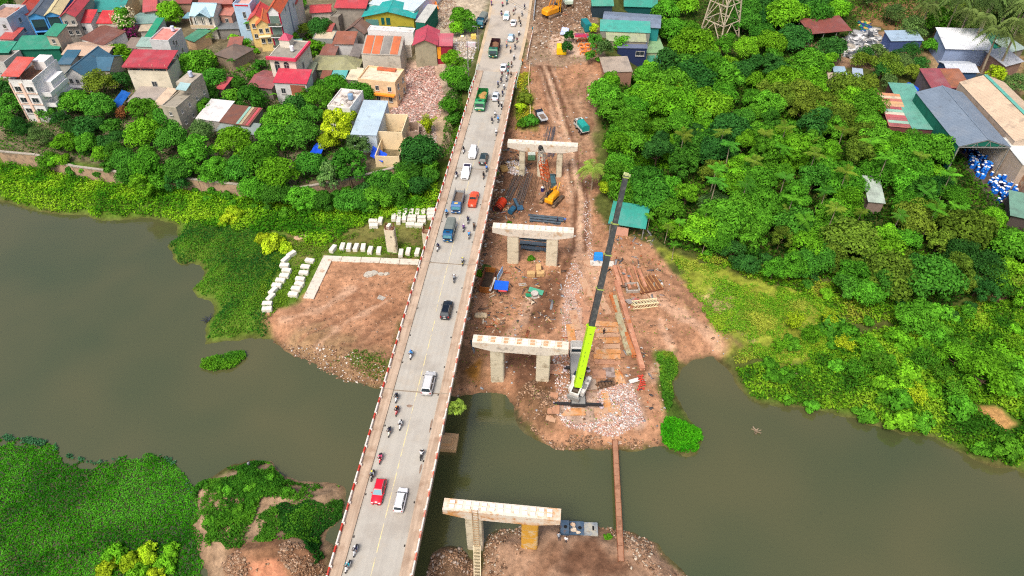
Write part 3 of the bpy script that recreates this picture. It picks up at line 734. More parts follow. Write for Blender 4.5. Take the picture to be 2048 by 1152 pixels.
mb = MB(); mb.bar(tipP - bd * .3, tipP + bd * .4, .5, .7, up=(0, 1, 0)); mb.tube(tipP + hn * -.4 + bd * .2, tipP + hn * .4 + bd * .2, .3, n=10); mb.bar(tipP + hn * .4 + bd * .1, tipP + hn * .75 + bd * .1, .35); mb.build('boom_head', M(tuple(sc3(190, 200, 140)), .5, .1, 2, name='boom_head_paint'), CR)
mb = MB(); mb.tube(up_(1.6, 0, 2.2), foot + bd * BL * .17, .16, n=8); mb.tube(up_(1.2, 0, 2.0), up_(1.2, 0, 2.1) * .5 + (foot + bd * BL * .17) * .5, .24, n=8); mb.build('lift_ram', greym, CR)

# ---------------------------------------------------------------- flat things laid out on the ground by their survey corners
def slab(name, label, cat, c, size, rzdeg, mat, group=None, lift=.0, ch=.03, tilt=None):
    """box lying on the ground, centre at photo pixel c; size = (across, along, thick), turned rzdeg from +X"""
    g = G(c[0], c[1], lift + size[2] * .5)
    o = MB().box((0, 0, size[2] / 2), size, ch=min(ch, size[2] * .3)).build(name, mat, None, (g.x, g.y, g.z + lift), R(rzdeg))
    if tilt: o.rotation_euler = (R(tilt[0]), R(tilt[1]), R(rzdeg))
    return tag(o, label, cat, group)
def slab2(name, label, cat, p0, p1, width, thick, mat, group=None, lift=.0, ch=.03):
    """long box between two photo pixels"""
    a = G(p0[0], p0[1], lift); b = G(p1[0], p1[1], lift)
    a.z += lift; b.z += lift
    d = b - a; L_ = d.length; rz = math.atan2(d.y, d.x) - math.pi / 2; pit = math.atan2(d.z, Vector((d.x, d.y, 0)).length)
    m_ = (a + b) / 2
    o = MB().box((0, 0, thick / 2), (width, L_, thick), ch=min(ch, thick * .3)).build(name, mat, None, (m_.x, m_.y, m_.z), 0, rot=(pit, 0, rz))
    return tag(o, label, cat, group)
def M2(c1, c2, am, **k):
    return M(tuple(sc3(*c1)), k.pop('rough', .8), k.pop('var', .16), k.pop('sc', .7), stain=((tuple(sc3(*c2)), am, k.pop('ss', .7)), (tuple(sc3(120, 92, 74)), .15, 1.6)), **k)
plate_a = M2((226, 158, 96), (214, 176, 140), .5, name='orange_plate'); plate_b = M2((214, 172, 138), (190, 140, 108), .4, name='pale_plate'); plate_c = M2((206, 152, 118), (150, 112, 92), .4, name='brown_plate')
# steel mats under the crane (centre px, across m, along m, angle, tone, words)
mats_ = [((1217, 655), 5.2, 1.5, -4, plate_a, 'first steel mat beyond the boom foot, nearest the beams'), ((1215, 672), 5.0, 1.3, 4, plate_a, 'second steel mat of the row, orange'),
         ((1214, 676), 4.8, 1.2, 3, plate_b, 'pale muddy steel mat, fourth in the row beside the boom'), ((1216, 690), 5.0, 1.6, 3, plate_a, 'orange steel mat, fifth in the row beside the boom'), ((1215, 706), 5.0, 1.3, 3, plate_b, 'pale steel mat, sixth in the row beside the boom'),
         ((1215, 713), 5.0, 1.3, 2, plate_a, 'orange steel mat, seventh in the row with a rope sling on it'), ((1216, 725), 5.2, 1.3, 0, plate_a, 'last steel mat of the row, nearest the counterweight'), ((1214, 664), 5.0, 1.3, -2, plate_c, 'brown steel mat, third in the row beside the boom')]
ys = [648, 660, 670, 681, 693, 703, 713, 724]
for k, (c, a_, b_, rz_, m_, lb) in enumerate(mats_):
    slab('steel_mat', lb, 'steel mat', (1214 + (k % 3), ys[k]), (a_, b_ * .92, .14), rz_, m_, 'steel mats under the crane', .05)
for k, (c, a_, b_, rz_, m_, lb) in enumerate([((1150, 640), 1.6, 5.5, 6, plate_b, 'pale steel mat running under the boom tip side of the carrier'), ((1142, 665), 1.6, 4.5, 2, plate_a, 'orange steel mat in front of the carrier cab'), ((1172, 630), 1.5, 5, -8, plate_c, 'brown steel mat crossing below the boom'), ((1208, 608), 1.5, 6, 14, plate_b, 'pale mat leaning towards the long beams'),
                                              ((1112, 738), 2.5, 2.4, 0, plate_c, 'square mat under the outrigger foot beside the pier'), ((1198, 748), 2.6, 2.2, 0, plate_c, 'square mat under the outrigger foot on the beam side'), ((1218, 745), 2.2, 2.4, 2, M2((190, 170, 160), (140, 120, 110), .5), 'grey worn mat beyond the small outrigger foot'), ((1236, 750), 1.7, 4.6, 12, plate_a, 'orange mat lying lengthwise past the timber cribs'),
                                              ((1107, 816), 2.2, 2.6, -4, plate_c, 'square mat under the river end outrigger, bridge side'), ((1140, 824), 5.6, 1.6, 2, plate_a, 'long mat across the river end of the crane'), ((1203, 826), 2.6, 2.4, 2, plate_b, 'square mat under the river end outrigger, beam side'), ((1212, 802), 1.5, 5.2, 6, plate_a, 'bright orange mat pointing at the river'), ((1232, 822), 1.8, 2.6, 4, plate_b, 'pale mat at the edge of the white gravel'), ((1107, 795), 1.5, 2.4, -12, plate_c, 'small brown mat standing on the corner mats'), ((1102, 836), 1.8, 1.6, -14, plate_b, 'small pale mat at the muddy bank'), ((1182, 765), 2.0, 3.4, 4, M2((196, 172, 150), (150, 124, 104), .5), 'worn mat beside the superstructure'),
                                              ((1172, 575), 1.6, 5.6, 13, plate_b, 'narrow pale mat lying on the haul road verge'), ((1180, 537), 1.7, 5.2, 14, plate_b, 'narrow pale mat before the blue tank'), ((1160, 600), 1.5, 4.0, 8, plate_c, 'brown mat half buried in the gravel of the haul road'), ((1155, 735), 1.6, 3.2, 4, plate_c, 'mat under the carrier wheels')]):
    slab('steel_mat', lb, 'steel mat', c, (a_, b_, .12), rz_, m_, 'steel mats under the crane', .02 + .01 * (k % 3))
crib = M2((120, 92, 70), (70, 52, 42), .4, name='old_timber')
t = thing('timber_cribs', 'stack of dark old timber sleepers on the mats behind the crane', 'sleepers', G(1212, 770), R(18))
for k in range(5): MB().box((-1.2 + k * .62, (k % 2) * .25, .45), (.5, 1.3, .42), ch=.05).build('sleeper', crib, t)
for k in range(2): MB().box((-.2, -.5 + k * 1.0, .15), (3.4, .35, .3), ch=.04).build('sleeper', crib, t)
MB().bar((-1.6, .6, .75), (1.2, -.1, .8), .12).build('chain', darkm, t)
# long beams
bm1 = M2((206, 142, 110), (226, 172, 140), .4, name='beam_primer'); bm2 = M2((196, 190, 152), (176, 140, 104), .5, name='beam_pale'); bm3 = M2((206, 118, 62), (190, 150, 110), .4, name='beam_orange')
def beam(p0, p1, m_, lb, w_=.95):
    a = G(*p0); b = G(*p1); a.z += .1; b.z += .15
    d = b - a; L_ = d.length
    t = thing('steel_beam', lb, 'beam', (a + b) / 2, 0, 'long beams beside the crane mats', rot=(math.asin(d.z / L_), 0, math.atan2(d.y, d.x) - math.pi / 2))
    MB().box((0, 0, .62), (w_, L_, .09)).build('top_flange', m_, t)
    MB().box((0, 0, .33), (w_ * .35, L_ - .02, .5)).build('web', m_, t); MB().box((0, 0, .04), (w_, L_, .09)).build('bottom_flange', m_, t)
    return t
b1 = beam((1232, 565), (1285, 742), bm1, 'longest pink primed steel beam with an orange end')
MB().box((0, 12.6 - 12.6, .672), (.9, .9, .012)).build('orange_end', bm3, b1)
beam((1221, 590), (1268, 716), bm3, 'orange rusty steel beam lying against the longest one', .8)
beam((1228, 595), (1262, 712), bm2, 'pale green grey steel beam between two rusty ones', .7)
beam((1233, 630), (1256, 712), bm2, 'shortest pale beam lying nearest the mats', .8)
beam((1228, 535), (1240, 575), bm1, 'dusty beam at the head of the timber heap', .8)
# timber heap beyond the beams
tm = M2((176, 128, 92), (120, 84, 60), .4, name='weathered_timber')
for k in range(9):
    x0 = 1236 + k * 5.2
    slab2('timber_plank', f'{["broad","split","dusty","brown","narrow","bent","pale","short","outer"][k]} plank, {["first","second","third","fourth","fifth","sixth","seventh","eighth","ninth"][k]} from the boom in the timber heap', 'plank', (x0, 533 + (k % 3) * 3), (x0 + 14 + (k % 2) * 3, 572 + (k * 7 % 9)), .42 + .1 * (k % 3), .2, tm if k % 2 else bm1, 'timber heap by the boom', .1 + .14 * (k % 3))
t = thing('formwork_sheet', 'brown formwork panel with pale ribs beside the timber heap', 'formwork panel', G(1295, 570), R(17))
MB().box((0, 0, .18), (5.2, 4.6, .12)).build('sheet', M2((140, 92, 62), (110, 70, 46), .4), t)
for k in range(7): MB().box((-2.5 + k * .83, 0, .36), (.18, 4.5, .28)).build('rib', M2((206, 150, 96), (170, 120, 80), .4), t)
MB().box((0, -2.3, .32), (5.3, .14, .34)).build('edge_plate', rust, t)
t = thing('formwork_box', 'open grey formwork box full of mud between planks and panel', 'formwork box', G(1264, 578), R(4))
for s in (-1, 1):
    MB().box((s * 1.3, 0, .4), (.35, 2.6, .8), ch=.05).build('side', M2((196, 184, 170), (150, 130, 116), .4), t); MB().box((0, s * 1.15, .38), (2.2, .35, .74), ch=.05).build('side', M2((196, 184, 170), (150, 130, 116), .4), t)
MB().box((0, 0, .22), (2.2, 1.9, .3)).build('mud', M2((150, 110, 80), (110, 80, 60), .4), t)
# pale lattice girder
t = thing('lattice_girder', 'cream painted lattice girder lying at the timber heap', 'girder', G(1289, 612), R(9))
lat = MB(); crm = paint((226, 214, 172))
for (y, z) in ((-.65, .1), (.65, .1), (-.65, 1.2), (.65, 1.2)): MB().bar((-2.7, y, z), (2.7, y, z), .16).build('chord', crm, t)
for k in range(8):
    x = -2.7 + k * .675
    for (a, b) in (((x, -.65, .1), (x + .675, -.65, 1.2)), ((x, .65, .1), (x + .675, .65, 1.2)), ((x, -.65, 1.2), (x + .675, .65, 1.2)), ((x + .675, -.65, 1.2), (x, .65, 1.2))): lat.bar(a, b, .1)
lat.build('lacing', crm, t)
t = thing('red_steel_frames', 'tangle of red painted steel frames beside a white sheet', 'steel frames', G(1279, 768), R(-12))
for k in range(9): MB().bar((rnd.uniform(-.6, .4), -1.6 + k * .38, .1 + .05 * k), (rnd.uniform(.3, 1.2), -1.3 + k * .36, .3 + .04 * k), .14).build('bar', paint((206, 72, 56)), t)
MB().bar((-.1, -1.8, .3), (.3, 2, .5), .16).build('bar', paint((206, 72, 56)), t)
slab('white_sheet', 'white sheet lying next to the red steel frames', 'sheet', (1268, 761), (2.0, .8, .12), 22, white_p, None, .25, tilt=(6, 4))
slab('sheet_pile', 'crumpled reddish sheet below the formwork box', 'sheet', (1272, 600), (1.8, 1.0, .15), -24, M2((200, 96, 84), (170, 140, 130), .4), None, .2, tilt=(8, 10))
slab('steel_sheet', 'grey bent steel sheet in front of the lattice girder', 'sheet', (1262, 602), (2.2, 1.6, .1), 24, M2((190, 180, 172), (150, 130, 120), .4), None, .3, tilt=(-8, 8))
# blue tank on its white base
t = thing('water_tank', 'bright blue tarpaulin covered tank on a white base under the boom', 'tank', G(1196, 519), R(-4))
bl = paint((40, 140, 226)); 
MB().box((0, 0, .95), (2.1, 1.5, 1.5), ch=.16, taper=.92).build('cover', bl, t)
for s in (-1, 1): MB().box((s * .85, -.7, .3), (.25, .16, .6)).build('leg', bl, t)
slab('concrete_pad', 'white concrete slab the blue tank stands on', 'slab', (1204, 527), (5.2, 1.7, .2), -3, M2((230, 222, 208), (190, 170, 150), .3))

# ---------------------------------------------------------------- white concrete blocks
blk = M(tuple(sc3(230, 224, 212, .92)), .85, .05, 1, stain=(tuple(sc3(200, 190, 172)), .18, 1.4), name='block_concrete')
bm_ = MB().box((0, 0, .5), (2.05, 1.05, 1.0), ch=.09).me('concrete_block', blk)
ORD = ['first', 'second', 'third', 'fourth', 'fifth', 'sixth', 'seventh', 'eighth', 'ninth', 'tenth', 'eleventh', 'twelfth', 'thirteenth', 'fourteenth', 'fifteenth', 'sixteenth', 'seventeenth', 'eighteenth', 'nineteenth', 'twentieth']
def zz(x, y): return 500 + x / 4.8, 400 + y / 4.8
rows = [('far row behind bare columns', [(1740, 95, 0), (1663, 115, 90), (1608, 115, 90), (1550, 115, 90), (1490, 115, 90), (1432, 130, 90), (1380, 162, 90)]),
        ('near row behind bare columns', [(1738, 130, 0), (1745, 162, 0), (1648, 168, 0), (1648, 205, 0), (1622, 240, 0), (1555, 160, 0), (1552, 192, 0), (1538, 232, 0), (1482, 172, 90), (1428, 193, 90), (1252, 195, 86), (1182, 200, 2), (1188, 242, 2)]),
        ('row along the pale slab strip', [(1608, 495, 82), (1520, 490, 84), (1450, 505, 88), (1238, 482, 90), (1155, 478, 88), (1088, 452, 90), (1018, 450, 84), (950, 448, 88), (888, 445, 84), (797, 463, 72)]),
        ('line nearest the lotus bay', [(398, 515, 52), (343, 567, 58), (332, 625, -4), (352, 675, -6), (330, 725, -4), (293, 770, -4), (258, 818, -8), (222, 870, 62), (200, 930, 66), (167, 993, -2), (165, 1045, 2)]),
        ('line beside the slab strip', [(575, 580, -14), (533, 640, -8), (517, 697, -5), (483, 757, -6), (475, 805, -14), (443, 850, -12), (415, 903, -10)])]
for nm, lst in rows:
    for k, (x, y, rz_) in enumerate(lst):
        px, py = zz(x, y); g = G(px, py + 1, .5)
        o = link('concrete_block', bm_, None, (g.x, g.y, g.z - .05), (0, 0, R(rz_ + rnd.uniform(-3, 3))), (1, 1, 1) if rz_ < 45 else (1.05, .98, 1))
        tag(o, f'white concrete block, {ORD[k]} from the bridge in the {nm}' if 'line' not in nm else f'white concrete block, {ORD[k]} from top of the {nm}', 'block', 'white concrete blocks by the bridge')
o = link('concrete_block', bm_, None, (BCOL[0] - .1, BCOL[1] + .1, BCOL[2] + .03), (0, 0, R(70)), (.62, .7, .9)); tag(o, 'small white block lying on top of the unfinished column', 'block')
tan = M2((222, 184, 128), (196, 150, 104), .3, name='tan_block')
tb = MB().box((0, 0, .6), (1.75, 1.1, 1.15), ch=.1).me('tan_block', tan)
for (px, py, rz_, sz, lb) in ((1062, 549, 0, 1, 'tan concrete block lying nearest the bridge before the pier'), (1081, 548, 2, 1, 'tan concrete block with a white corner, farther from the bridge'), (1077, 538, 90, 1.1, 'upright tan block leaning on the two lying ones')):
    g = G(px, py, .5); tag(link('tan_block', tb, None, (g.x, g.y, g.z), (0, 0, R(rz_)), sz), lb, 'block', 'three tan blocks')
# pale slab strip
sl = M2((232, 224, 208), (206, 176, 150), .28, name='slab_concrete')
def strip(p0, p1, wd, n, name, label):
    a = G(*p0); b = G(*p1); d = b - a; L_ = d.length
    t = thing(name, label, 'slab strip', (a + b) / 2, math.atan2(d.y, d.x) - math.pi / 2)
    for k in range(n): MB().box((rnd.uniform(-.04, .04), -L_ / 2 + (k + .5) * L_ / n, .14), (wd, L_ / n - .08, .3), ch=.04).build('slab', sl, t)
strip((645, 517), (838, 526), 1.75, 5, 'slab_strip', 'long pale concrete strip from the bridge along the bare earth')
strip((655, 519), (617, 598), 2.3, 2, 'slab_strip', 'short pale concrete strip turning down towards the river')
g = G(757, 549); t = thing('lime_heap', 'whitish grey heap of spilled lime on the bare earth', 'heap', g)
mb = MB(); 
for q in ((-2, 0, .9), (-1, .4, .8), (.6, 0, .6), (1.8, .1, .5), (-2.4, -.5, .6)): mb.blob((q[0], q[1], .05), (q[2] * 1.3, q[2], .45), jit=.3)
mb.build('pile', M2((206, 200, 186), (170, 160, 146), .4), t)
slab('tarp_scrap', 'small crumpled grey sheet on the bare earth near the bridge', 'sheet', (763, 596), (1.6, 1.0, .25), -20, M2((196, 190, 180), (150, 140, 130), .4), None, 0, tilt=(5, 8))
mb = MB(); mb.blob((0, 0, .3), (1.2, .8, .5)); mb.blob((1.1, .5, .35), (.9, .5, .45)); g = G(598, 478)
tag(mb.build('boulder', M2((226, 190, 158), (190, 150, 120), .4), None, g), 'pale pinkish boulder lying in the grass left of the columns', 'boulder')
# ---------------------------------------------------------------- loose rubble, gravel, litter (each field one mesh)
am = bpy.data.materials.new('rubble'); am.use_nodes = True
_n = am.node_tree.nodes.new('ShaderNodeAttribute'); _n.attribute_name = 'chunk_colour'
am.node_tree.links.new(_n.outputs['Color'], am.node_tree.nodes['Principled BSDF'].inputs['Base Color'])
am.node_tree.nodes['Principled BSDF'].inputs['Roughness'].default_value = .9
def inpoly(x, y, poly):
    ins = np.zeros(x.shape, bool); n = len(poly)
    for i in range(n):
        ax, ay = poly[i][:2]; bx, by = poly[(i + 1) % n][:2]
        if abs(by - ay) > 1e-9: ins ^= ((ay > y) != (by > y)) & (x < (bx - ax) * (y - ay) / (by - ay) + ax)
    return ins
def Hn(x, y):
    i = np.clip(np.searchsorted(XS, x) - 1, 0, len(XS) - 2); j = np.clip(np.searchsorted(YS, y) - 1, 0, len(YS) - 2)
    a = (x - XS[i]) / (XS[i + 1] - XS[i]); b = (y - YS[j]) / (YS[j + 1] - YS[j])
    return (GH[j, i] * (1 - a) + GH[j, i + 1] * a) * (1 - b) + (GH[j + 1, i] * (1 - a) + GH[j + 1, i + 1] * a) * b
def points_in(pts, n, wet=False, seed=0, clump=0):
    W_ = GP(pts, wet); rs = np.random.RandomState(seed + 5)
    x0, y0 = W_[:, :2].min(0); x1, y1 = W_[:, :2].max(0)
    X = []; tot = 0
    while tot < n:
        x = rs.uniform(x0, x1, n * 3); y = rs.uniform(y0, y1, n * 3)
        k = inpoly(x, y, W_)
        if clump: k &= (fbm(x, y, clump, seed + 90, 3) + rs.uniform(-.12, .12, x.shape)) > .5
        X.append(np.c_[x[k], y[k]]); tot += k.sum()
        if len(X) > 40: break
    X = np.concatenate(X)[:n]
    z = Hn(X[:, 0], X[:, 1])
    if wet: z = np.maximum(z, WZ)
    return np.c_[X, z]
_cv = np.array([[-1, -1, -1], [1, -1, -1], [1, 1, -1], [-1, 1, -1], [-1, -1, 1], [1, -1, 1], [1, 1, 1], [-1, 1, 1]]) * .5
_cf = np.array([[3, 2, 1, 0], [4, 5, 6, 7], [0, 1, 5, 4], [1, 2, 6, 5], [2, 3, 7, 6], [3, 0, 4, 7]])
def rubble(name, label, pts, n, s0, s1, cols, seed=0, flat=.6, wet=False, clump=0, long_=1.0):
    p = points_in(pts, n, wet, seed, clump); n = len(p); rs = np.random.RandomState(seed)
    s = s0 + (s1 - s0) * rs.rand(n) ** 2.2
    dim = np.c_[s * rs.uniform(.6, 1.4 * long_, n), s * rs.uniform(.6, 1.2, n), s * rs.uniform(.4, 1, n) * flat]
    v = _cv[None] * (1 + rs.uniform(-.35, .35, (n, 8, 3))) * dim[:, None]
    a = rs.uniform(0, 6.28, n); t = rs.uniform(-.5, .5, n)
    x = v[..., 0] * np.cos(t)[:, None] + v[..., 2] * np.sin(t)[:, None]; z = -v[..., 0] * np.sin(t)[:, None] + v[..., 2] * np.cos(t)[:, None]
    X = x * np.cos(a)[:, None] - v[..., 1] * np.sin(a)[:, None]; Y = x * np.sin(a)[:, None] + v[..., 1] * np.cos(a)[:, None]
    V = np.stack([X, Y, z], -1) + p[:, None] + np.array([0, 0, .02]) + np.c_[np.zeros((n, 2)), dim[:, 2] * .25][:, None]
    F = (_cf[None] + np.arange(n)[:, None, None] * 8).reshape(-1, 4)
    c = np.array([sc3(*k) for k in cols])[rs.randint(0, len(cols), n)] * rs.uniform(.75, 1.15, (n, 1))
    return tag(link(name, np_mesh(name, V.reshape(-1, 3), F, am, {'chunk_colour': np.repeat(c, 8, 0)})), label, None, None, 'stuff')
WHITE = [(240, 232, 226), (232, 214, 206), (222, 190, 176), (214, 160, 140)]
EARTH = [(170, 134, 104), (150, 114, 86), (196, 160, 130), (130, 100, 76)]
rubble('gravel', 'white and pink stone gravel spread round the crane', [(1195, 775), (1265, 765), (1290, 845), (1235, 875), (1130, 855), (1105, 810), (1150, 850), (1195, 845)], 3000, .09, .36, WHITE, 1)
rubble('gravel', 'white stone gravel strip along the carrier and haul road', [(1128, 560), (1150, 520), (1170, 560), (1150, 690), (1122, 690)], 1500, .07, .27, WHITE, 2)
rubble('gravel', 'white stones on the verge of the haul road', [(1170, 380), (1182, 420), (1188, 520), (1178, 530), (1165, 440)], 320, .1, .3, WHITE, 3)
rubble('gravel', 'white stones between pier and crane', [(1105, 700), (1140, 700), (1140, 830), (1115, 800)], 400, .12, .4, WHITE, 4)
rubble('clods', 'earth clods and litter scattered over the building site', SITE, 1500, .1, .45, EARTH + [(206, 190, 170)], 5)
rubble('litter', 'white paper and plastic litter on the building site', SITE, 260, .2, .6, [(244, 242, 238), (236, 230, 222), (226, 200, 180), (190, 196, 204)], 6, .3)
rubble('clods', 'broken earth along the tip of the site beside the river', [(1030, 780), (1075, 760), (1120, 800), (1130, 870), (1320, 880), (1310, 900), (1110, 900), (1040, 845)], 1100, .1, .45, EARTH, 7, clump=3)
rubble('clods', 'earth clods and stones on the bare ground left of the bridge', [(610, 610), (650, 540), (830, 540), (800, 650), (768, 775), (640, 735), (545, 685)], 700, .08, .3, EARTH + [(210, 180, 156)], 8)
rubble('clods', 'broken bank and litter below the bare ground', [(560, 690), (660, 690), (775, 730), (765, 778), (690, 766), (600, 722)], 900, .1, .4, EARTH + [(230, 222, 210)], 9)
rubble('clods', 'rubble ridge at the lower left shore', [(440, 1130), (540, 1080), (640, 1100), (655, 1160), (600, 1170), (560, 1120), (470, 1170)], 1500, .08, .36, EARTH + [(186, 160, 134)], 10, .5, clump=3)
rubble('clods', 'rubble heap in the water below the bridge', [(865, 1110), (925, 1098), (955, 1152), (850, 1160)], 600, .1, .45, EARTH + [(200, 180, 164)], 11)
rubble('clods', 'dark broken earth at the near pier', [(970, 1070), (1050, 1040), (1080, 1075), (1040, 1110), (1000, 1160), (965, 1160)], 900, .08, .36, EARTH + [(206, 190, 170)], 12, clump=3)
rubble('clods', 'stones along the shore of the near island', [(1190, 1045), (1300, 1080), (1380, 1160), (1260, 1160), (1240, 1080)], 600, .1, .4, EARTH + [(206, 190, 168)], 13, clump=3)
rubble('brick_rubble', 'pink field of brick rubble where houses were pulled down', [(800, 145), (868, 130), (890, 190), (880, 235), (850, 250), (800, 245), (780, 225)], 5200, .15, .7, [(222, 186, 172), (206, 160, 146), (236, 214, 204), (196, 140, 124), (186, 160, 150)], 14, .5)
rubble('brick_rubble', 'brown rubble between the tarpaulins and the road', [(860, 0), (905, -5), (930, 40), (900, 58), (852, 60)], 1300, .15, .7, [(186, 160, 136), (166, 138, 114), (206, 190, 176)], 15, .5)
rubble('brick_rubble', 'brick rubble left inside and beside the roofless rooms', [(805, 250), (870, 250), (875, 290), (840, 300)], 900, .12, .5, [(206, 180, 164), (170, 146, 130), (226, 216, 206)], 16)
rubble('rubble', 'stone and plaster rubble at the roadside', [(905, 80), (955, 85), (945, 125), (915, 120)], 700, .12, .6, [(214, 200, 186), (190, 172, 152), (236, 232, 226)], 17)
rubble('scrap', 'grey and white scrap metal heaped in the open yard', [(1690, 75), (1750, 58), (1765, 90), (1755, 105), (1700, 118), (1682, 105)], 1100, .3, 1.7, [(222, 222, 220), (170, 172, 174), (120, 122, 124), (206, 196, 180), (236, 236, 236), (90, 96, 104)], 18, .5, long_=1.8)
rubble('scrap', 'blue and green crates heaped in the scrap yard', [(1716, 45), (1738, 45), (1742, 64), (1722, 64)], 110, .6, 1.4, [(30, 60, 130), (40, 150, 90), (230, 190, 90), (40, 90, 150)], 19, .8)
rubble('litter', 'stones and roots on the earth beside the pylon yard', [(1985, 590), (2048, 575), (2048, 640), (1990, 640)], 200, .3, 1.2, EARTH, 20)
rubble('clods', 'spoil and debris around the piling rig', [(1068, -10), (1185, -10), (1195, 90), (1110, 90), (1060, 110)], 1300, .15, .7, EARTH + [(220, 206, 190)], 21)
rubble('clods', 'debris under the bridge edge', [(985, 330), (1010, 320), (1000, 420), (985, 445), (960, 560), (945, 640), (930, 640), (945, 560)], 800, .15, .7, EARTH + [(226, 216, 200), (214, 170, 120), (96, 84, 74)], 22)
rubble('litter', 'sacks and white waste beside the far pier', [(1010, 325), (1040, 320), (1056, 345), (1040, 352), (1018, 345)], 260, .3, .9, [(240, 236, 240), (226, 206, 196), (236, 214, 170)], 23)

CLUT = [(176, 130, 92), (206, 160, 116), (120, 96, 80), (150, 150, 152), (226, 206, 180), (190, 110, 70), (90, 84, 84)]
for k_, (pl_, n_) in enumerate((([(985, 530), (1130, 530), (1120, 640), (960, 650)], 130), ([(960, 640), (1140, 620), (1130, 690), (940, 700)], 50), ([(1180, 500), (1320, 510), (1330, 600), (1250, 620)], 90), ([(1000, 300), (1060, 300), (1060, 345), (1000, 345)], 60), ([(985, 400), (1060, 400), (1030, 445), (985, 445)], 70), ([(1080, 20), (1185, 20), (1190, 70), (1090, 110)], 90), ([(1210, 440), (1300, 460), (1310, 500), (1215, 490)], 60), ([(1230, 690), (1310, 690), (1320, 860), (1250, 860)], 40))):
    rubble('timber_scraps', 'sticks, pipes and board scraps lying about the site', pl_, n_, .22, .5, CLUT, 60 + k_, .45, long_=5.0)
# ---------------------------------------------------------------- rebar, cages, plates
bar_m = M2((96, 92, 92), (130, 110, 96), .35, name='dark_rebar'); bar_r = M2((150, 116, 92), (110, 84, 66), .4, name='rusty_rebar_bundle')
def bundle(label, p0, p1, n, wd, m_, nm='rebar_bundle'):
    a = G(*p0); b = G(*p1); d = b - a; L_ = d.length
    t = thing(nm, label, 'rebar', (a + b) / 2, 0, 'rebar laid out under the far piers', rot=(math.asin(d.z / L_), 0, math.atan2(d.y, d.x) - math.pi / 2))
    for k in range(n):
        x = (k / (n - 1) - .5) * wd
        MB().bar((x + rnd.uniform(-.1, .1), -L_ / 2 + rnd.uniform(0, 1), .12 + .12 * (k % 3)), (x + rnd.uniform(-.2, .2), L_ / 2 - rnd.uniform(0, 1.2), .15 + .1 * (k % 2)), .09).build('bar', m_, t)
bundle('dark rebar bundle spread before the far pier, bridge side', (1012, 405), (1040, 345), 12, 2.0, bar_m)
bundle('dark rebar bundle beside the blue cages, longest', (1034, 415), (1058, 345), 14, 2.2, bar_m)
bundle('thin brown rebar spread nearest the crawler crane', (1056, 410), (1072, 350), 9, 2.0, bar_r)
bundle('blue grey rebar bundle lying behind the far pier', (1092, 295), (1102, 252), 16, 3.0, M2((84, 88, 100), (120, 112, 108), .3))
bundle('small rebar bundle between the far pier columns', (1100, 318), (1106, 292), 8, 1.8, M2((70, 84, 110), (100, 100, 104), .3))
gb = M2((96, 112, 124), (76, 84, 92), .4, name='grey_blue_steel')
for k, (c, sz, lb) in enumerate((((1092, 436), (8.5, .7, .5), 'grey blue steel girder behind the middle pier, farthest'), ((1093, 441), (8.0, .7, .5), 'grey blue steel girder behind the middle pier, second'), ((1090, 446), (7.4, .6, .5), 'grey blue steel girder nearest the middle pier cap'), ((1066, 478), (6.5, 1.2, .5), 'dark steel girder seen between the columns, upper'), ((1068, 490), (6.5, 1.2, .5), 'dark steel girder seen between the columns, middle'), ((1070, 500), (6.5, 1.0, .5), 'dark steel girder seen between the columns, lowest'))):
    g = G(*c); t = thing('steel_girder', lb, 'girder', g, ARZ + R(-3), 'steel girders at the middle pier')
    MB().box((0, 0, .5), (sz[0], sz[1], .07)).build('flange', gb, t); MB().box((0, 0, .25), (sz[0] - .02, .14, .46)).build('web', gb, t); MB().box((0, 0, .04), (sz[0], sz[1], .07)).build('flange', gb, t)
    for q in range(5): MB().box((-sz[0] / 2 + .6 + q * (sz[0] - 1.2) / 4, 0, .26), (.08, sz[1] - .05, .42)).build('stiffener', gb, t)
def cage(label, c, rad, L_, rz, m_, dark=None):
    g = G(*c); t = thing('steel_casing', label, 'casing', (g.x, g.y, g.z + rad * .9), R(rz), 'steel casings')
    MB().tube((0, -L_ / 2, 0), (0, L_ / 2, 0), rad, n=16, caps=False).build('shell', m_, t)
    for k in range(6):
        mb = MB(); y = -L_ / 2 + (k + .5) * L_ / 6; mb.tube((0, y - .08, 0), (0, y + .08, 0), rad + .09, n=16); o = mb.build('ring', dark if dark and k < 2 else m_, t)
cage('orange red ribbed casing with a dark end under the bridge edge', (1000, 416), 1.0, 3.9, -22, paint((226, 74, 40), var=.15), M2((84, 52, 46), (60, 40, 36), .3))
t = thing('blue_casing', 'dark blue bent casing lying left of its pair', 'casing', G(1024, 424), R(-28)); t.scale = (.68,) * 3; MB().tube((0, -1.6, 1), (0, 1.3, 1), 1.0, n=12).build('shell', paint((40, 92, 122), var=.2), t); MB().tube((0, 1.3, 1), (0, 1.7, 1), 1.15, n=12, caps=False).build('rim', darkm, t)
t = thing('blue_casing', 'dark blue flattened casing right of its pair', 'casing', G(1040, 418), R(10)); t.scale = (.68,) * 3; MB().box((0, 0, .5), (2.4, 2.4, .9), ch=.3).build('shell', paint((52, 88, 116), var=.25), t); MB().bar((-.6, 0, .9), (-1.2, 5, .9), .9, .7).build('sleeve', paint((60, 90, 112), var=.25), t)
t = thing('oil_drum', 'blue drum with a white lid on the earth beside the crawler crane', 'drum', G(1085, 382)); MB().tube((0, 0, 0), (0, 0, 1.1), .42, n=12).build('barrel', paint((36, 44, 110)), t); MB().tube((0, 0, 1.1), (0, 0, 1.16), .44, n=12).build('lid', white_p, t)
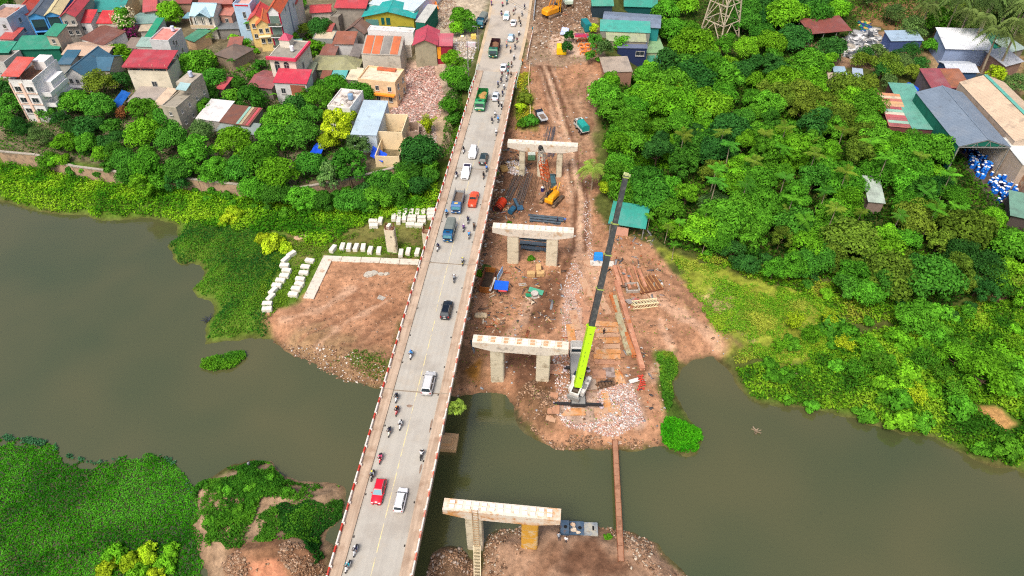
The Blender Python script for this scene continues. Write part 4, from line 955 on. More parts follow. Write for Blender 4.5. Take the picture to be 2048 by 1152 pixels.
t = thing('green_crate', 'pale green crate under the farthest pier cap', 'crate', G(1063, 318)); MB().box((0, 0, .8), (1.9, 1.4, 1.6), ch=.06).build('box', paint((126, 178, 138), var=.2), t); MB().box((0, 0, 1.63), (1.95, 1.45, .07)).build('lid', paint((206, 214, 200)), t)
slab('sandbag_pile', 'tan sacks piled under the bridge edge', 'sacks', (1008, 337), (1.8, 2.4, 1.0), 15, M2((226, 180, 110), (190, 140, 80), .3), ch=.3)
slab('cream_stones', 'two cream stones at the foot of the bridge', 'stones', (962, 631), (2.6, 1.2, .9), -4, M2((236, 214, 176), (206, 176, 140), .3), ch=.35)
# rusty container with blue tarp
t = thing('rusty_skip', 'open rusty steel skip under the bridge edge', 'skip', G(976, 566), ARZ + R(-4))
MB().box((0, 0, .25), (2.4, 6.4, .2)).build('floor', M2((84, 70, 56), (60, 50, 40), .4), t)
for s in (-1, 1): MB().box((s * 1.2, 0, .9), (.12, 6.4, 1.6)).build('side_wall', rust, t)
for s in (-1, 1): MB().box((0, s * 3.15, .9), (2.28, .12, 1.6)).build('end_wall', M2((190, 120, 52), (140, 84, 44), .4), t)
for k in range(8): MB().box((-1.0 + k * .29, -3.23, .9), (.1, .06, 1.5)).build('rib', M2((170, 106, 52), (120, 74, 40), .4), t)
slab('white_debris', 'white plastic pipe lying across the rusty skip', 'pipe', (985, 568), (.5, 4.2, .3), -14, white_p, None, 1.3)
t = thing('tarp_shelter', 'steel frame roofed with a sagging blue tarpaulin', 'shelter', G(1003, 586), R(-6))
for sx in (-1.3, 1.3):
    for sy in (-1, 1): MB().tube((sx, sy, 0), (sx, sy, 2.2), .06, n=6).build('post', rust, t)
mb = MB(); mb.loft([[(-1.5, -1.2, 2.1), (1.5, -1.2, 2.0), (1.5, 1.2, 2.25), (-1.5, 1.2, 2.3)], [(-1.45, -1.1, 2.35), (1.45, -1.1, 2.2), (1.45, 1.1, 2.5), (-1.45, 1.1, 2.55)]]); mb.build('tarpaulin', paint((30, 100, 220), var=.2, sc=1.5), t)
MB().box((.4, -1.35, 1.9), (1.7, .2, .3)).build('red_hem', paint((222, 90, 90)), t)
t = thing('blue_sheet', 'tilted pale blue panel leaning on the rusty skip', 'panel', G(1000, 552, 1.0), R(-20)); MB().box((0, 0, 1.6), (.12, 3.2, 1.6)).build('sheet', paint((130, 180, 226), var=.2), t); MB().box((.1, 0, .9), (.1, 3.2, .12)).build('frame', white_p, t)
slab('green_sheet', 'teal green metal sheet lying on the earth by the ladder', 'sheet', (1072, 582), (3.2, 1.3, .1), -18, paint((80, 160, 130), var=.2), None, .5, tilt=(10, 5))
slab('green_sheet', 'small green board below the teal sheet', 'sheet', (1057, 590), (1.3, .9, .1), 10, paint((40, 140, 100), var=.2), None, .4, tilt=(5, 15))
t = thing('cable_drum', 'grey white cable drum on its side near the teal sheet', 'drum', G(1069, 592)); MB().tube((0, 0, .1), (0, 0, .25), 1.0, n=16).build('flange', M2((196, 190, 182), (150, 140, 130), .3), t); MB().tube((0, 0, .25), (0, 0, .8), .5, n=12).build('core', M2((150, 120, 100), (120, 90, 70), .3), t); MB().tube((0, 0, .8), (0, 0, .92), .8, n=16).build('flange', M2((214, 206, 198), (170, 160, 150), .3), t)
def ladder(name, label, p0, p1, wd, rungs, m_, group=None, pw=.08):
    p0 = Vector(p0); p1 = Vector(p1); d = (p1 - p0); s = d.cross(Vector((0, 0, 1)))
    s = s.normalized() * wd / 2 if s.length > .01 else Vector((wd / 2, 0, 0))
    t = thing(name, label, 'ladder', p0, 0, group)
    for k in (-1, 1): MB().bar(s * k, d + s * k, pw).build('rail', m_, t)
    mb = MB().bar(-s, s, pw * .8); me_ = mb.me('rung', m_)
    for q in range(rungs): link('rung', me_, t, d * ((q + .5) / rungs))
    return t
a = G(1037, 571); b = G(1053, 569); ladder('ladder', 'short white ladder lying on the earth by the teal sheet', a + Vector((0, 0, .15)), b + Vector((0, 0, .15)), .6, 6, white_p)
scaf = paint((222, 206, 172), var=.15)
a = G(955, 1160); cb_ = PIER1.location + AN * (-4.25 + .4) - AX * 1.1
a = G(955, 1150, 0, True); top = Vector((cb_.x, cb_.y, 0.3)); a = Vector((a.x, a.y, -1.2)); ladder('ladder_walkway', 'pale ladder laid over the water to the near pier column', a - (top - a) * .25, top, 1.0, 24, scaf, None, .1)
ladder('pier_ladder', 'rusty ladder standing against the near pier column up to its cap', Vector((cb_.x, cb_.y, .2)) - AX * .1, Vector((cb_.x, cb_.y, 11.0)) + AX * .05, .85, 16, M2((196, 160, 116), (160, 110, 70), .4), None, .07)
# pontoon boxes
pb = M2((70, 96, 122), (96, 112, 126), .4, name='pontoon_blue')
for k, (c, sx, m_, lb) in enumerate((((1129, 1060), 1.4, pb, 'dark blue steel float box nearest the pier'), ((1152, 1062), 2.4, pb, 'dark blue float box with sacks lying on it'), ((1176, 1064), 3.0, M2((140, 150, 158), (190, 184, 166), .5), 'pale grey float box with two dark slots'))):
    g = G(*c); t = thing('float_box', lb, 'float', (g.x, g.y, g.z), R(-2), 'float boxes at the near island')
    MB().box((0, 0, .55), (sx, 2.3, 1.05), ch=.06).build('hull', m_, t)
    if k == 2:
        for x in (-.85, .75): MB().box((x, .1, 1.085), (.3, .75, .03)).build('slot', black, t)
    else: MB().tube((.1 if k == 0 else .55, 0, 1.08), (.1 if k == 0 else .55, 0, 1.1), .3, n=10).build('hatch', black, t)
    for s in ((-1, 1) if k < 2 else ()):
        for q in (-.7, 0, .7): MB().box((s * (sx / 2 + .06), q, .5), (.16, .3, .3)).build('lug', darkm, t)
    if k == 1: FB = t
mb = MB(); mb.blob((-.5, .4, 1.3), (.5, .4, .3)); mb.blob((-.4, -.5, 1.3), (.5, .45, .3)); mb.blob((.2, -.9, 1.3), (.4, .3, .25))
tag(mb.build('sacks', M2((232, 214, 190), (206, 160, 120), .3), None, tuple(FB.location)), 'cream sacks piled on the dark blue float box', 'sacks')
# plank footbridge
fa = G(1229, 884); fb = G(1242, 1124)
fa.z = max(fa.z, -1.0) + .25; fb.z = max(fb.z, -1.0) + .25
t = thing('footbridge', 'long narrow steel plank footbridge over the right river arm', 'footbridge', fa)
d = fb - fa; n = 9; fbm_ = M2((190, 140, 110), (150, 106, 80), .5, name='footbridge_plate')
for k in range(n):
    a = d * (k / n); b = d * ((k + 1) / n); w2 = .78
    MB().bar(a + d * .002, b - d * .002, w2, .12).build('deck_plate', fbm_, t)
for s in (-1, 1): MB().bar(Vector((s * .42, 0, -.12)), d + Vector((s * .42, 0, -.12)), .16, .3).build('edge_beam', rust, t)
for f_ in (.3, .6): MB().tube(d * f_ + Vector((0, 0, -.2)), d * f_ + Vector((0, 0, -3)), .2, n=8).build('pile', rust, t)
# snag in the right river, roots at the footbridge head
def snag(label, c, r_, n, m_, wet=True):
    g = G(c[0], c[1], 0, wet); mb = MB()
    for k in range(n):
        a = rnd.uniform(0, 6.28); mb.bar((rnd.uniform(-.2, .2), rnd.uniform(-.2, .2), rnd.uniform(-.1, .2)), (math.cos(a) * r_ * rnd.uniform(.4, 1), math.sin(a) * r_ * rnd.uniform(.4, 1), rnd.uniform(-.1, r_ * .5)), .12)
    return tag(mb.build('driftwood', m_, None, g), label, 'driftwood')
dw = M2((176, 156, 130), (120, 104, 84), .4, name='driftwood')
snag('driftwood snag sticking out of the right river', (1512, 862), 1.1, 12, dw)
snag('dry branches heaped at the head of the footbridge', (1229, 888), 1.5, 16, M2((226, 200, 180), (170, 140, 120), .3))
snag('dark drifting debris by the left bank above the small plant island', (418, 640), 1.6, 16, M2((70, 76, 84), (50, 50, 50), .4))
snag('grey driftwood pile in the scrub of the right bank', (1582, 748), 2.2, 22, dw, False)
# settling edge of the island in the right river
# ---------------------------------------------------------------- crawler crane with lattice boom
yel = paint((240, 168, 28), var=.12, stain=(tuple(sc3(150, 110, 40)), .2, 1.5)); org = paint((226, 104, 48), var=.15); trk = M2((150, 124, 98), (84, 72, 62), .5, name='muddy_track')
def lattice(parent, p0, p1, w0, w1, n, m_, name, r=.09):
    p0 = Vector(p0); p1 = Vector(p1); d = (p1 - p0).normalized(); a = d.cross(Vector((0, 0, 1))).normalized(); b = a.cross(d)
    cs = ((-1, -1), (1, -1), (1, 1), (-1, 1)); mb = MB()
    def c_(f_, q): wd = (w0 + (w1 - w0) * f_) / 2; return p0 + (p1 - p0) * f_ + a * q[0] * wd + b * q[1] * wd
    for q in cs: mb.bar(c_(0, q), c_(1, q), r)
    for k in range(n):
        for i in range(4):
            q0, q1 = cs[i], cs[(i + 1) % 4]
            if k % 2: q0, q1 = q1, q0
            mb.bar(c_(k / n, q0), c_((k + 1) / n, q1), r * .7)
    return mb.build(name, m_, parent)
g = G(1104, 402); CRz = R(-32)
t = thing('crawler_crane', 'yellow crawler crane with orange and grey lattice boom before the farthest pier', 'crawler crane', g, CRz); CW = t
for s in (-1, 1):
    mb = MB(); mb.loft([[(s * 1.7 - .4, y, z) for y, z in ((-2.5, .2), (-2.2, 0), (2.2, 0), (2.5, .2), (2.6, .6), (2.2, 1.0), (-2.2, 1.0), (-2.6, .6))], [(s * 1.7 + .4, y, z) for y, z in ((-2.5, .2), (-2.2, 0), (2.2, 0), (2.5, .2), (2.6, .6), (2.2, 1.0), (-2.2, 1.0), (-2.6, .6))]]); tr = mb.build('track', trk, t)
    for k in range(10): MB().box((s * 1.7, -2.2 + k * .48, 1.02), (.82, .16, .06)).build('track_shoe', darkm, tr)
MB().box((0, 0, .7), (2.7, 2.6, .5)).build('undercarriage', darkm, t)
MB().box((.55, -.4, 2.0), (1.5, 3.8, 1.5), ch=.3).build('engine_hood', yel, t); MB().box((-.75, .2, 1.9), (1.0, 1.6, 1.3), ch=.1).build('machinery', darkm, t)
MB().box((-1.0, 1.3, 2.1), (.95, 1.3, 1.6), ch=.15).build('cab', yel, t); MB().box((-1.0, 1.4, 2.92), (.7, .9, .05)).build('cab_window', glassm, t); MB().box((-.2, 1.6, 2.4), (.5, 1.4, 1.4), ch=.1).build('winch_frame', yel, t)
MB().box((.5, -2.6, 1.8), (2.2, .7, 1.1), ch=.15).build('counterweight', yel, t); MB().bar((.9, 1, 2.7), (.6, 2.6, 4.2), .2, .3).build('gantry', yel, t)
inv = (Matrix.Translation(g) @ Matrix.Rotation(CRz, 4, 'Z')).inverted()
b0 = inv @ P(1097, 388, g.z + 2.2); b3 = inv @ P(1081, 296, 20.5)
seg = lambda f_: b0 + (b3 - b0) * f_
lattice(t, seg(0), seg(.36), .9, 1.5, 6, M2((110, 96, 86), (80, 70, 62), .3), 'boom_foot_section'); lattice(t, seg(.36), seg(.75), 1.5, 1.5, 8, org, 'boom_middle_section', .14); lattice(t, seg(.75), seg(1), 1.5, .7, 5, M2((206, 200, 190), (150, 140, 130), .3), 'boom_top_section', .12)
MB().box(seg(1.0), (.9, .8, 1.1), ch=.2).build('boom_head', darkm, t)
MB().tube(seg(1.0), Vector((.3, 1.6, 4.2)), .04, n=4).build('pendant_rope', darkm, t)
t = thing('pile_sleeve', 'dark teal steel sleeve standing beside the crawler crane', 'steel sleeve', G(1107, 372), R(8)); MB().bar((0, 0, .5), (.4, 4.0, .5), 1.2, .9).build('shell', paint((66, 100, 108), var=.2), t); MB().box((.5, 3.4, .9), (1.9, .3, .3)).build('flange', darkm, t)
# ---------------------------------------------------------------- piling rig and excavator at the top
g = G(1103, 32); t = thing('piling_rig', 'yellow piling rig with a tall mast beside the road', 'piling rig', g, R(-50))
for s in (-1, 1): MB().box((s * 1.6, 0, .55), (.9, 5.4, 1.1), ch=.3).build('track', trk, t)
MB().box((0, -.4, 2.0), (3.0, 5.0, 1.9), ch=.3).build('engine_hood', M2((250, 168, 30), (226, 130, 30), .3), t); MB().box((-.9, 2.0, 2.4), (1.2, 1.8, 2.0), ch=.2).build('cab', glassm, t)
MB().box((0, -2.9, 1.9), (2.8, .8, 1.5), ch=.2).build('counterweight', yel, t)
lattice(t, (0, 2.9, .6), (0, 3.1, 20), 1.1, 1.0, 14, yel, 'mast', .16)
for s in (-1, 1): MB().tube((s * .8, -.6, 2.9), (s * .35, 2.8, 11), .2, n=6).build('stay', M2((214, 140, 60), (180, 110, 50), .3), t)
MB().tube((0, 3.9, 0), (0, 3.9, 15), .22, n=8).build('kelly_bar', darkm, t); MB().tube((0, 3.9, .1), (0, 3.9, 1.8), .6, n=10).build('auger', darkm, t)
g = G(1136, 12); t = thing('excavator', 'pale teal and white excavator at the top edge of the site', 'excavator', g, R(10))
for s in (-1, 1): MB().box((s * 1.2, 0, .5), (.65, 4.0, 1.0), ch=.25).build('track', trk, t)
MB().box((0, 0, 1.7), (2.8, 3.2, 1.4), ch=.25).build('house', paint((206, 226, 206)), t); MB().box((.3, -.2, 2.43), (1.4, 1.0, .06)).build('roof_patch', paint((60, 190, 160)), t); MB().box((-.9, .8, 2.4), (1.0, 1.5, 1.4), ch=.15).build('cab', glass_glint, t)
MB().bar((.4, 1.4, 2.0), (.4, 4.6, 4.4), .5, .6).build('boom', paint((206, 226, 206)), t); MB().bar((.4, 4.6, 4.4), (.4, 6.6, 1.8), .4, .5).build('arm', paint((206, 226, 206)), t); MB().box((.4, 6.7, 1.2), (1.0, .9, 1.0), ch=.2).build('bucket', darkm, t)
# utility poles, lamps, cordon rope
def pole(name, label, cat, c, hgt, m_=greym, r_=.16):
    g = G(*c); t = thing(name, label, cat, g); MB().tube((0, 0, -.4), (0, 0, hgt), r_, r_ * .6, n=8).build('mast', m_, t); return t
t = pole('utility_pole', 'leaning concrete utility pole in the site beside the road', 'pole', (1097, 109), 10.5, M2((206, 180, 150), (170, 150, 126), .3)); MB().bar((-.5, 0, 10), (.5, 0, 10), .12).build('cross_arm', greym, t)
for k, (c, hh, lit, lb) in enumerate((((938, 172), 14.5, True, 'tall street lamp, lit orange, beside the bridge ramp'), ((957, 100), 7, False, 'grey unlit lamp post at the roadside rubble'))):
    t = pole('street_lamp', lb, 'street lamp', c, hh)
    MB().tube((0, 0, hh), (-.9, -.2, hh + .35), .07, n=6).build('arm', greym, t)
    hd_ = MB().box((-1.2, -.25, hh + .35), (.8, .32, .18), ch=.05).build('lamp_head', greym, t)
    if lit: MB().blob((-1.2, -.25, hh + .2), (.42, .3, .22), jit=.05).build('bulb', M((1, .6, .25), .5, .02, 1, emit=((1.0, .42, .10), 9.0), name='lit_bulb'), hd_)
grn = paint((206, 222, 200))
tp = thing('guard_rail', 'white guard rail along the road shoulder at the bridge end', 'guard rail', (0, 0, 0))
ps = [(957, 130), (951, 150), (943, 172), (937, 188)]
pp = [P(*q, 10.2) for q in ps]
for a, b in zip(pp[:-1], pp[1:]): MB().bar(a + Vector((0, 0, .6)), b + Vector((0, 0, .6)), .1, .3).build('rail', grn, tp)
for a in pp: MB().bar(a + Vector((0, 0, -.6)), a + Vector((0, 0, .7)), .12).build('post', grn, tp)
tp = thing('guard_rail', 'white guard rail on the site side of the bridge end', 'guard rail', (0, 0, 0))
pp = [P(*q, 10.2) for q in ((1043, 128), (1038, 150), (1032, 172))]
for a, b in zip(pp[:-1], pp[1:]): MB().bar(a + Vector((0, 0, .6)), b + Vector((0, 0, .6)), .1, .3).build('rail', grn, tp)
for a in pp: MB().bar(a + Vector((0, 0, -.6)), a + Vector((0, 0, .7)), .12).build('post', grn, tp)
cord = [G(1060, 130), G(1057, 165), G(1059, 200), G(1061, 235)]
tp = thing('cordon_tape', 'pale rope cordon on short posts beside the grassy verge', 'cordon', (0, 0, 0))
for a, b in zip(cord[:-1], cord[1:]): MB().bar(a + Vector((0, 0, .9)), b + Vector((0, 0, .9)), .12).build('rope', paint((236, 206, 170)), tp)
for a in cord: MB().bar(a + Vector((0, 0, -.3)), a + Vector((0, 0, 1.1)), .12).build('post', white_p, tp)
tp = thing('site_fence', 'pink and white site barrier between road and piling rig', 'barrier', (0, 0, 0))
pts_ = [P(1050, 120, 10), P(1056, 90, 10), P(1062, 66, 10)]
for a, b in zip(pts_[:-1], pts_[1:]):
    for k in range(5):
        q0 = a + (b - a) * k / 5; q1 = a + (b - a) * (k + .92) / 5
        MB().bar(q0 + Vector((.6, 0, .5)), q1 + Vector((.6, 0, .5)), .15, .9).build('panel', paint((232, 190, 170) if k % 2 else (236, 224, 210), var=.2), tp)
tp = thing('site_wall', 'grey low wall between road and piling rig at the top', 'wall', (0, 0, 0)); a = P(1066, 40, 10); b = P(1072, -20, 10); MB().bar(a + Vector((.2, 0, .6)), b + Vector((.2, 0, .6)), .3, 1.5).build('panel', M2((170, 176, 180), (140, 140, 140), .3), tp)
wr = M(tuple(sc3(90, 84, 78)), .6, name='wire')
a = P(1004, -6, 15); b = P(1065, 34, 13)
o = thing('power_lines', 'pair of power lines hanging over the road at the top', 'cable', (0, 0, 0))
for k in range(2): MB().tube(a + Vector((k * 1.2, 0, 0)), b + Vector((k * 1.0, 1, .3)), .045, n=4).build('wire', wr, o)
# steel lattice pylon
g0 = G(1437, 75); t = thing('pylon', 'tall pale steel lattice pylon standing in the wood', 'pylon', (g0.x, g0.y, g0.z), R(38))
pm = M2((220, 206, 178), (176, 150, 120), .3, name='galvanised_steel')
HB = 44.0; hb = 4.6; ht = 1.0
lv = [0, 6, 12, 18, 23.5, 28.5, 33, 37, 41, 44]
def pc(z, q): wd = hb + (ht - hb) * (z / HB) ** .85; return Vector((q[0] * wd, q[1] * wd, z))
cs = ((-1, -1), (1, -1), (1, 1), (-1, 1))
for q in cs: 
    mb = MB()
    for a, b in zip(lv[:-1], lv[1:]): mb.bar(pc(a, q), pc(b, q), .34)
    mb.build('leg', pm, t)
for k, (a, b) in enumerate(zip(lv[:-1], lv[1:])):
    mb = MB()
    for i in range(4):
        q0, q1 = cs[i], cs[(i + 1) % 4]
        mid = (pc(b, q0) + pc(b, q1)) / 2
        if k < 5: mb.bar(pc(a, q0), mid, .22); mb.bar(pc(a, q1), mid, .22); mb.bar(pc(b, q0), pc(b, q1), .2); mb.bar((pc(a, q0) + mid) / 2, pc((a + b) / 2, q0), .12); mb.bar((pc(a, q1) + mid) / 2, pc((a + b) / 2, q1), .12)
        else: mb.bar(pc(a, q0), pc(b, q1), .18); mb.bar(pc(a, q1), pc(b, q0), .18)
    mb.build('bracing', pm, t)
for z in (33, 38, 43):
    for s in (-1, 1):
        mb = MB()
        for q in (-1, 1): mb.bar((0, q * .9, z), (s * 6.5, 0, z + .2), .18); mb.bar((0, q * .9, z + 1.8), (s * 6.5, 0, z + .2), .16)
        mb.build('cross_arm', pm, t)
# ---------------------------------------------------------------- cars
tyre = M((.018, .018, .02), .8, .2, 3, name='tyre'); rim = M((.4, .4, .42), .35, .1, 3, metal=.6, name='alloy_rim')
lampw = M((.75, .78, .8), .2, .05, 3, spec=.7, name='headlamp_glass'); lampr = M((.35, .02, .02), .25, .05, 3, spec=.6, name='tail_lamp_glass')
plate_w = M((.75, .75, .72), .5, .05, 3, name='number_plate'); plate_y = M((.75, .55, .12), .5, .05, 3, name='yellow_plate')
dkpl = M((.03, .03, .032), .6, .1, 3, name='dark_plastic')
def carpaint(rgb): return M(srgb(*rgb), .28, .04, .8, spec=.5, coat=.5, name='car_paint')
def wheel(parent, x, y, r, w_):
    t = MB().tube((-w_ / 2, 0, 0), (w_ / 2, 0, 0), r, n=14).build('wheel', tyre, parent, (x, y, r))
    MB().tube((-w_ / 2 - .015, 0, 0), (w_ / 2 + .015, 0, 0), r * .6, n=10).build('rim', rim, t)
def section(w_, z0, z1, y, cr=.16):
    """rounded body section across the car at station y"""
    h = w_ / 2
    return [(-h + .06, y, z0), (h - .06, y, z0), (h, y, z0 + .18), (h, y, z1 - cr), (h - cr * .8, y, z1 - .03), (0, y, z1 + .02), (-h + cr * .8, y, z1 - .03), (-h, y, z1 - cr), (-h, y, z0 + .18)][::-1]
def car(kind, rgb, label, v=None, u=None, head=1, group='cars on the road', name='parked_car', yaw=0.0, at_=None, plate=plate_w, L_=None):
    """front is local +Y"""
    m_ = carpaint(rgb)
    Wd, Ln, hood, belt, top = {'suv': (1.88, 4.65, 1.02, 1.1, 1.72), 'van': (1.9, 4.9, 1.1, 1.15, 1.86), 'sedan': (1.78, 4.5, .92, .95, 1.44), 'pickup': (1.9, 5.3, 1.1, 1.12, 1.78)}[kind]
    hl = Ln / 2
    t = thing('car' if kind != 'pickup' else 'pickup_truck', label, 'car' if kind != 'pickup' else 'pickup', (0, 0, 0), 0, group)
    if at_ is not None: t.location = at_; t.rotation_euler = (0, 0, yaw)
    else: t.location = BR(v, u, DZ + .012); t.rotation_euler = (0, 0, ARZ + (0 if head > 0 else math.pi) + yaw)
    st = {'suv': [(-hl, .82, belt - .1), (-hl + .25, .97, belt), (-hl + 1.2, 1, belt), (hl - 1.7, 1, belt), (hl - 1.3, 1, hood + .02), (hl - .5, .97, hood - .08), (hl - .12, .9, hood - .22), (hl, .72, hood - .36)]}
    st['van'] = [(-hl, .9, belt), (-hl + .2, .98, belt), (-hl + 1.2, 1, belt), (hl - 1.4, 1, belt), (hl - 1.0, 1, hood), (hl - .4, .96, hood - .12), (hl - .1, .9, hood - .26), (hl, .74, hood - .4)]
    st['sedan'] = [(-hl, .8, belt - .12), (-hl + .2, .94, belt - .02), (-hl + 1.1, 1, belt + .02), (hl - 1.7, 1, belt), (hl - 1.4, 1, hood), (hl - .5, .95, hood - .1), (hl - .12, .86, hood - .22), (hl, .7, hood - .34)]
    st['pickup'] = [(-hl, .95, belt - .02), (-hl + .12, .98, belt), (-hl + 1.7, 1, belt), (hl - 1.9, 1, belt), (hl - 1.5, 1, hood), (hl - .5, .97, hood - .07), (hl - .12, .9, hood - .2), (hl, .74, hood - .36)]
    mb = MB(); mb.loft([section(Wd * k, .28, z, y) for y, k, z in st[kind]]); mb.build('body', m_, t, smooth=True)
    r0, r1, f0, f1 = {'suv': (-hl + .12, -hl + .55, hl - 1.42, hl - 2.15), 'van': (-hl + .06, -hl + .32, hl - 1.05, hl - 1.75), 'sedan': (-hl + .75, -hl + 1.4, hl - 1.4, hl - 2.1), 'pickup': (-hl + 1.75, -hl + 1.95, hl - 1.55, hl - 2.3)}[kind]
    hw, tw = Wd / 2 - .08, Wd / 2 - .26
    zb, zt = belt - .03, top
    mb = MB(); mb.loft([[(-hw, r0, zb), (hw, r0, zb), (hw, f0, zb), (-hw, f0, zb)], [(-tw, r1, zt - .05), (tw, r1, zt - .05), (tw, f1, zt - .05), (-tw, f1, zt - .05)]]); gh = mb.build('cabin', m_, t)
    mb = MB(); mb.loft([[(-tw - .03, r1 - .05, zt - .06), (tw + .03, r1 - .05, zt - .06), (tw + .03, f1 + .05, zt - .06), (-tw - .03, f1 + .05, zt - .06)], [(-tw + .06, r1 + .1, zt), (tw - .06, r1 + .1, zt), (tw - .06, f1 - .08, zt), (-tw + .06, f1 - .08, zt)]]); rf = mb.build('roof', m_, t)
    def pane(name, A, B, C_, D, mm, ins=.09, off=.02):
        A, B, C_, D = map(Vector, (A, B, C_, D)); c = (A + B + C_ + D) / 4
        n = (B - A).cross(D - A).normalized() * off
        if n.dot(c - Vector((0, (r0 + f0) / 2, zb))) < 0: n = -n
        q = [k + (c - k).normalized() * ins + n for k in (A, B, C_, D)]
        mb = MB(); mb.loft([[tuple(k - n * .9) for k in q], [tuple(k) for k in q]]); return mb.build(name, mm, t)
    wg = glass_glint if rgb[2] > 60 or kind == 'suv' else glassm
    pane('windscreen', (-hw, f0, zb), (hw, f0, zb), (tw, f1, zt - .05), (-tw, f1, zt - .05), glass_glint if head < 0 else glassm, .07)  # oncoming cars get the glass with the sky glint in its colour
    pane('rear_window', (-hw, r0, zb + .08), (hw, r0, zb + .08), (tw, r1, zt - .07), (-tw, r1, zt - .07), glassm, .1)
    for s in (-1, 1):
        md = (r0 + f0) * .5 - .05; mdt = (r1 + f1) * .5 - .05
        pane('side_window', (s * hw, md + .04, zb + .05), (s * hw, f0 - .1, zb + .05), (s * tw, f1 - .02, zt - .08), (s * tw, mdt + .04, zt - .08), glassm, .08)
        pane('side_window', (s * hw, r0 + .15, zb + .05), (s * hw, md - .04, zb + .05), (s * tw, mdt - .04, zt - .08), (s * tw, r1 + .08, zt - .08), glassm, .08)
        MB().box((s * (Wd / 2 + .09), f0 - .35, belt + .06), (.2, .14, .14), ch=.03).build('mirror', m_ if kind != 'van' else dkpl, t)
        MB().box((s * (Wd / 2 - .36), hl - .2, hood - .3), (.42, .26, .16), ch=.04).build('headlight', lampw, t)
        MB().box((s * (Wd / 2 - .22), -hl + .05, belt - .2), (.26, .16, .3), ch=.03).build('tail_light', lampr, t)
        for y in (-Ln * .29, Ln * .31): wheel(t, s * (Wd / 2 - .1), y, .36 if kind != 'sedan' else .32, .24)
    MB().box((0, hl - .02, .62), (1.0, .08, .22), ch=.02).build('grille', dkpl, t)
    MB().box((0, -hl - .02, .72), (.5, .03, .16)).build('number_plate', plate, t); MB().box((0, hl + .01, .42), (.46, .03, .12)).build('number_plate', plate, t)
    MB().box((0, 0, .33), (Wd + .02, Ln * .62, .12), ch=.03).build('sill', dkpl, t)
    if kind in ('suv', 'van'):
        for s in (-1, 1): MB().bar((s * (tw - .05), r1 + .2, zt + .03), (s * (tw - .05), f1 - .2, zt + .03), .05).build('roof_rail', rim if rgb[0] > 100 else greym, t)
    if kind == 'pickup':
        MB().box((0, -hl + .92, belt + .03), (Wd - .38, 1.5, .05), ch=.01).build('load_bed', M((.035, .03, .06), .7, .15, 2, name='bed_liner') if rgb[1] > 150 else carpaint(tuple(int(k * .85) for k in rgb)), t)
        for s in (-1, 1): MB().bar((s * (Wd / 2 - .12), -hl + .1, belt + .06), (s * (Wd / 2 - .12), -hl + 1.7, belt + .06), .12, .1).build('bed_side', m_, t)
        MB().bar((-Wd / 2 + .1, -hl + .08, belt + .06), (Wd / 2 - .1, -hl + .08, belt + .06), .1, .12).build('tailgate', m_, t)
    return t
def vu(px, py, h=.7):
    p_ = P(px, py, DZ + h); return uv(p_)
def put(kind, rgb, px, py, head, label, **k):
    v, u = vu(px, py, .9); return car(kind, rgb, label, v, u, head, **k)
put('suv', (214, 20, 44), 757, 981, -1, 'red car with teal sky glint on its windscreen, nearest the camera in the left lane').scale = (.88, .88, .88)
put('van', (244, 244, 246), 801, 997, 1, 'white van-like car driving away beside the red car').scale = (.8, .8, .8)
put('van', (206, 206, 206), 857, 764, 1, 'silver estate car with a grey roof driving away near the third joint', plate=plate_w)
put('suv', (16, 24, 34), 893, 617, 1, 'black car alone between two joints of the bridge')
put('pickup', (236, 84, 40), 947, 396, 1, 'orange red pickup truck beside the open blue lorry')
put('pickup', (246, 246, 248), 932, 342, -1, 'white pickup truck with a dark empty bed', plate=plate_w)
put('suv', (246, 246, 248), 946, 303, -1, 'white car with a dark sunroof behind the white pickup')
put('suv', (40, 56, 58), 967, 315, 1, 'dark green grey car beside the white car')
put('sedan', (216, 224, 232), 991, 190, 1, 'silver white hatchback beside the bright green dump truck')
put('sedan', (246, 246, 248), 1007, 132, 1, 'white saloon followed closely by a crowd of motorbikes')
put('suv', (168, 200, 216), 1022, 73, 1, 'pale blue car ahead of the dark dump truck')
put('suv', (244, 246, 248), 1013, 31, -1, 'white car coming down the road, larger of the two at the top')
put('sedan', (246, 246, 246), 1027, 43, 1, 'white small saloon driving off beside the larger white car')
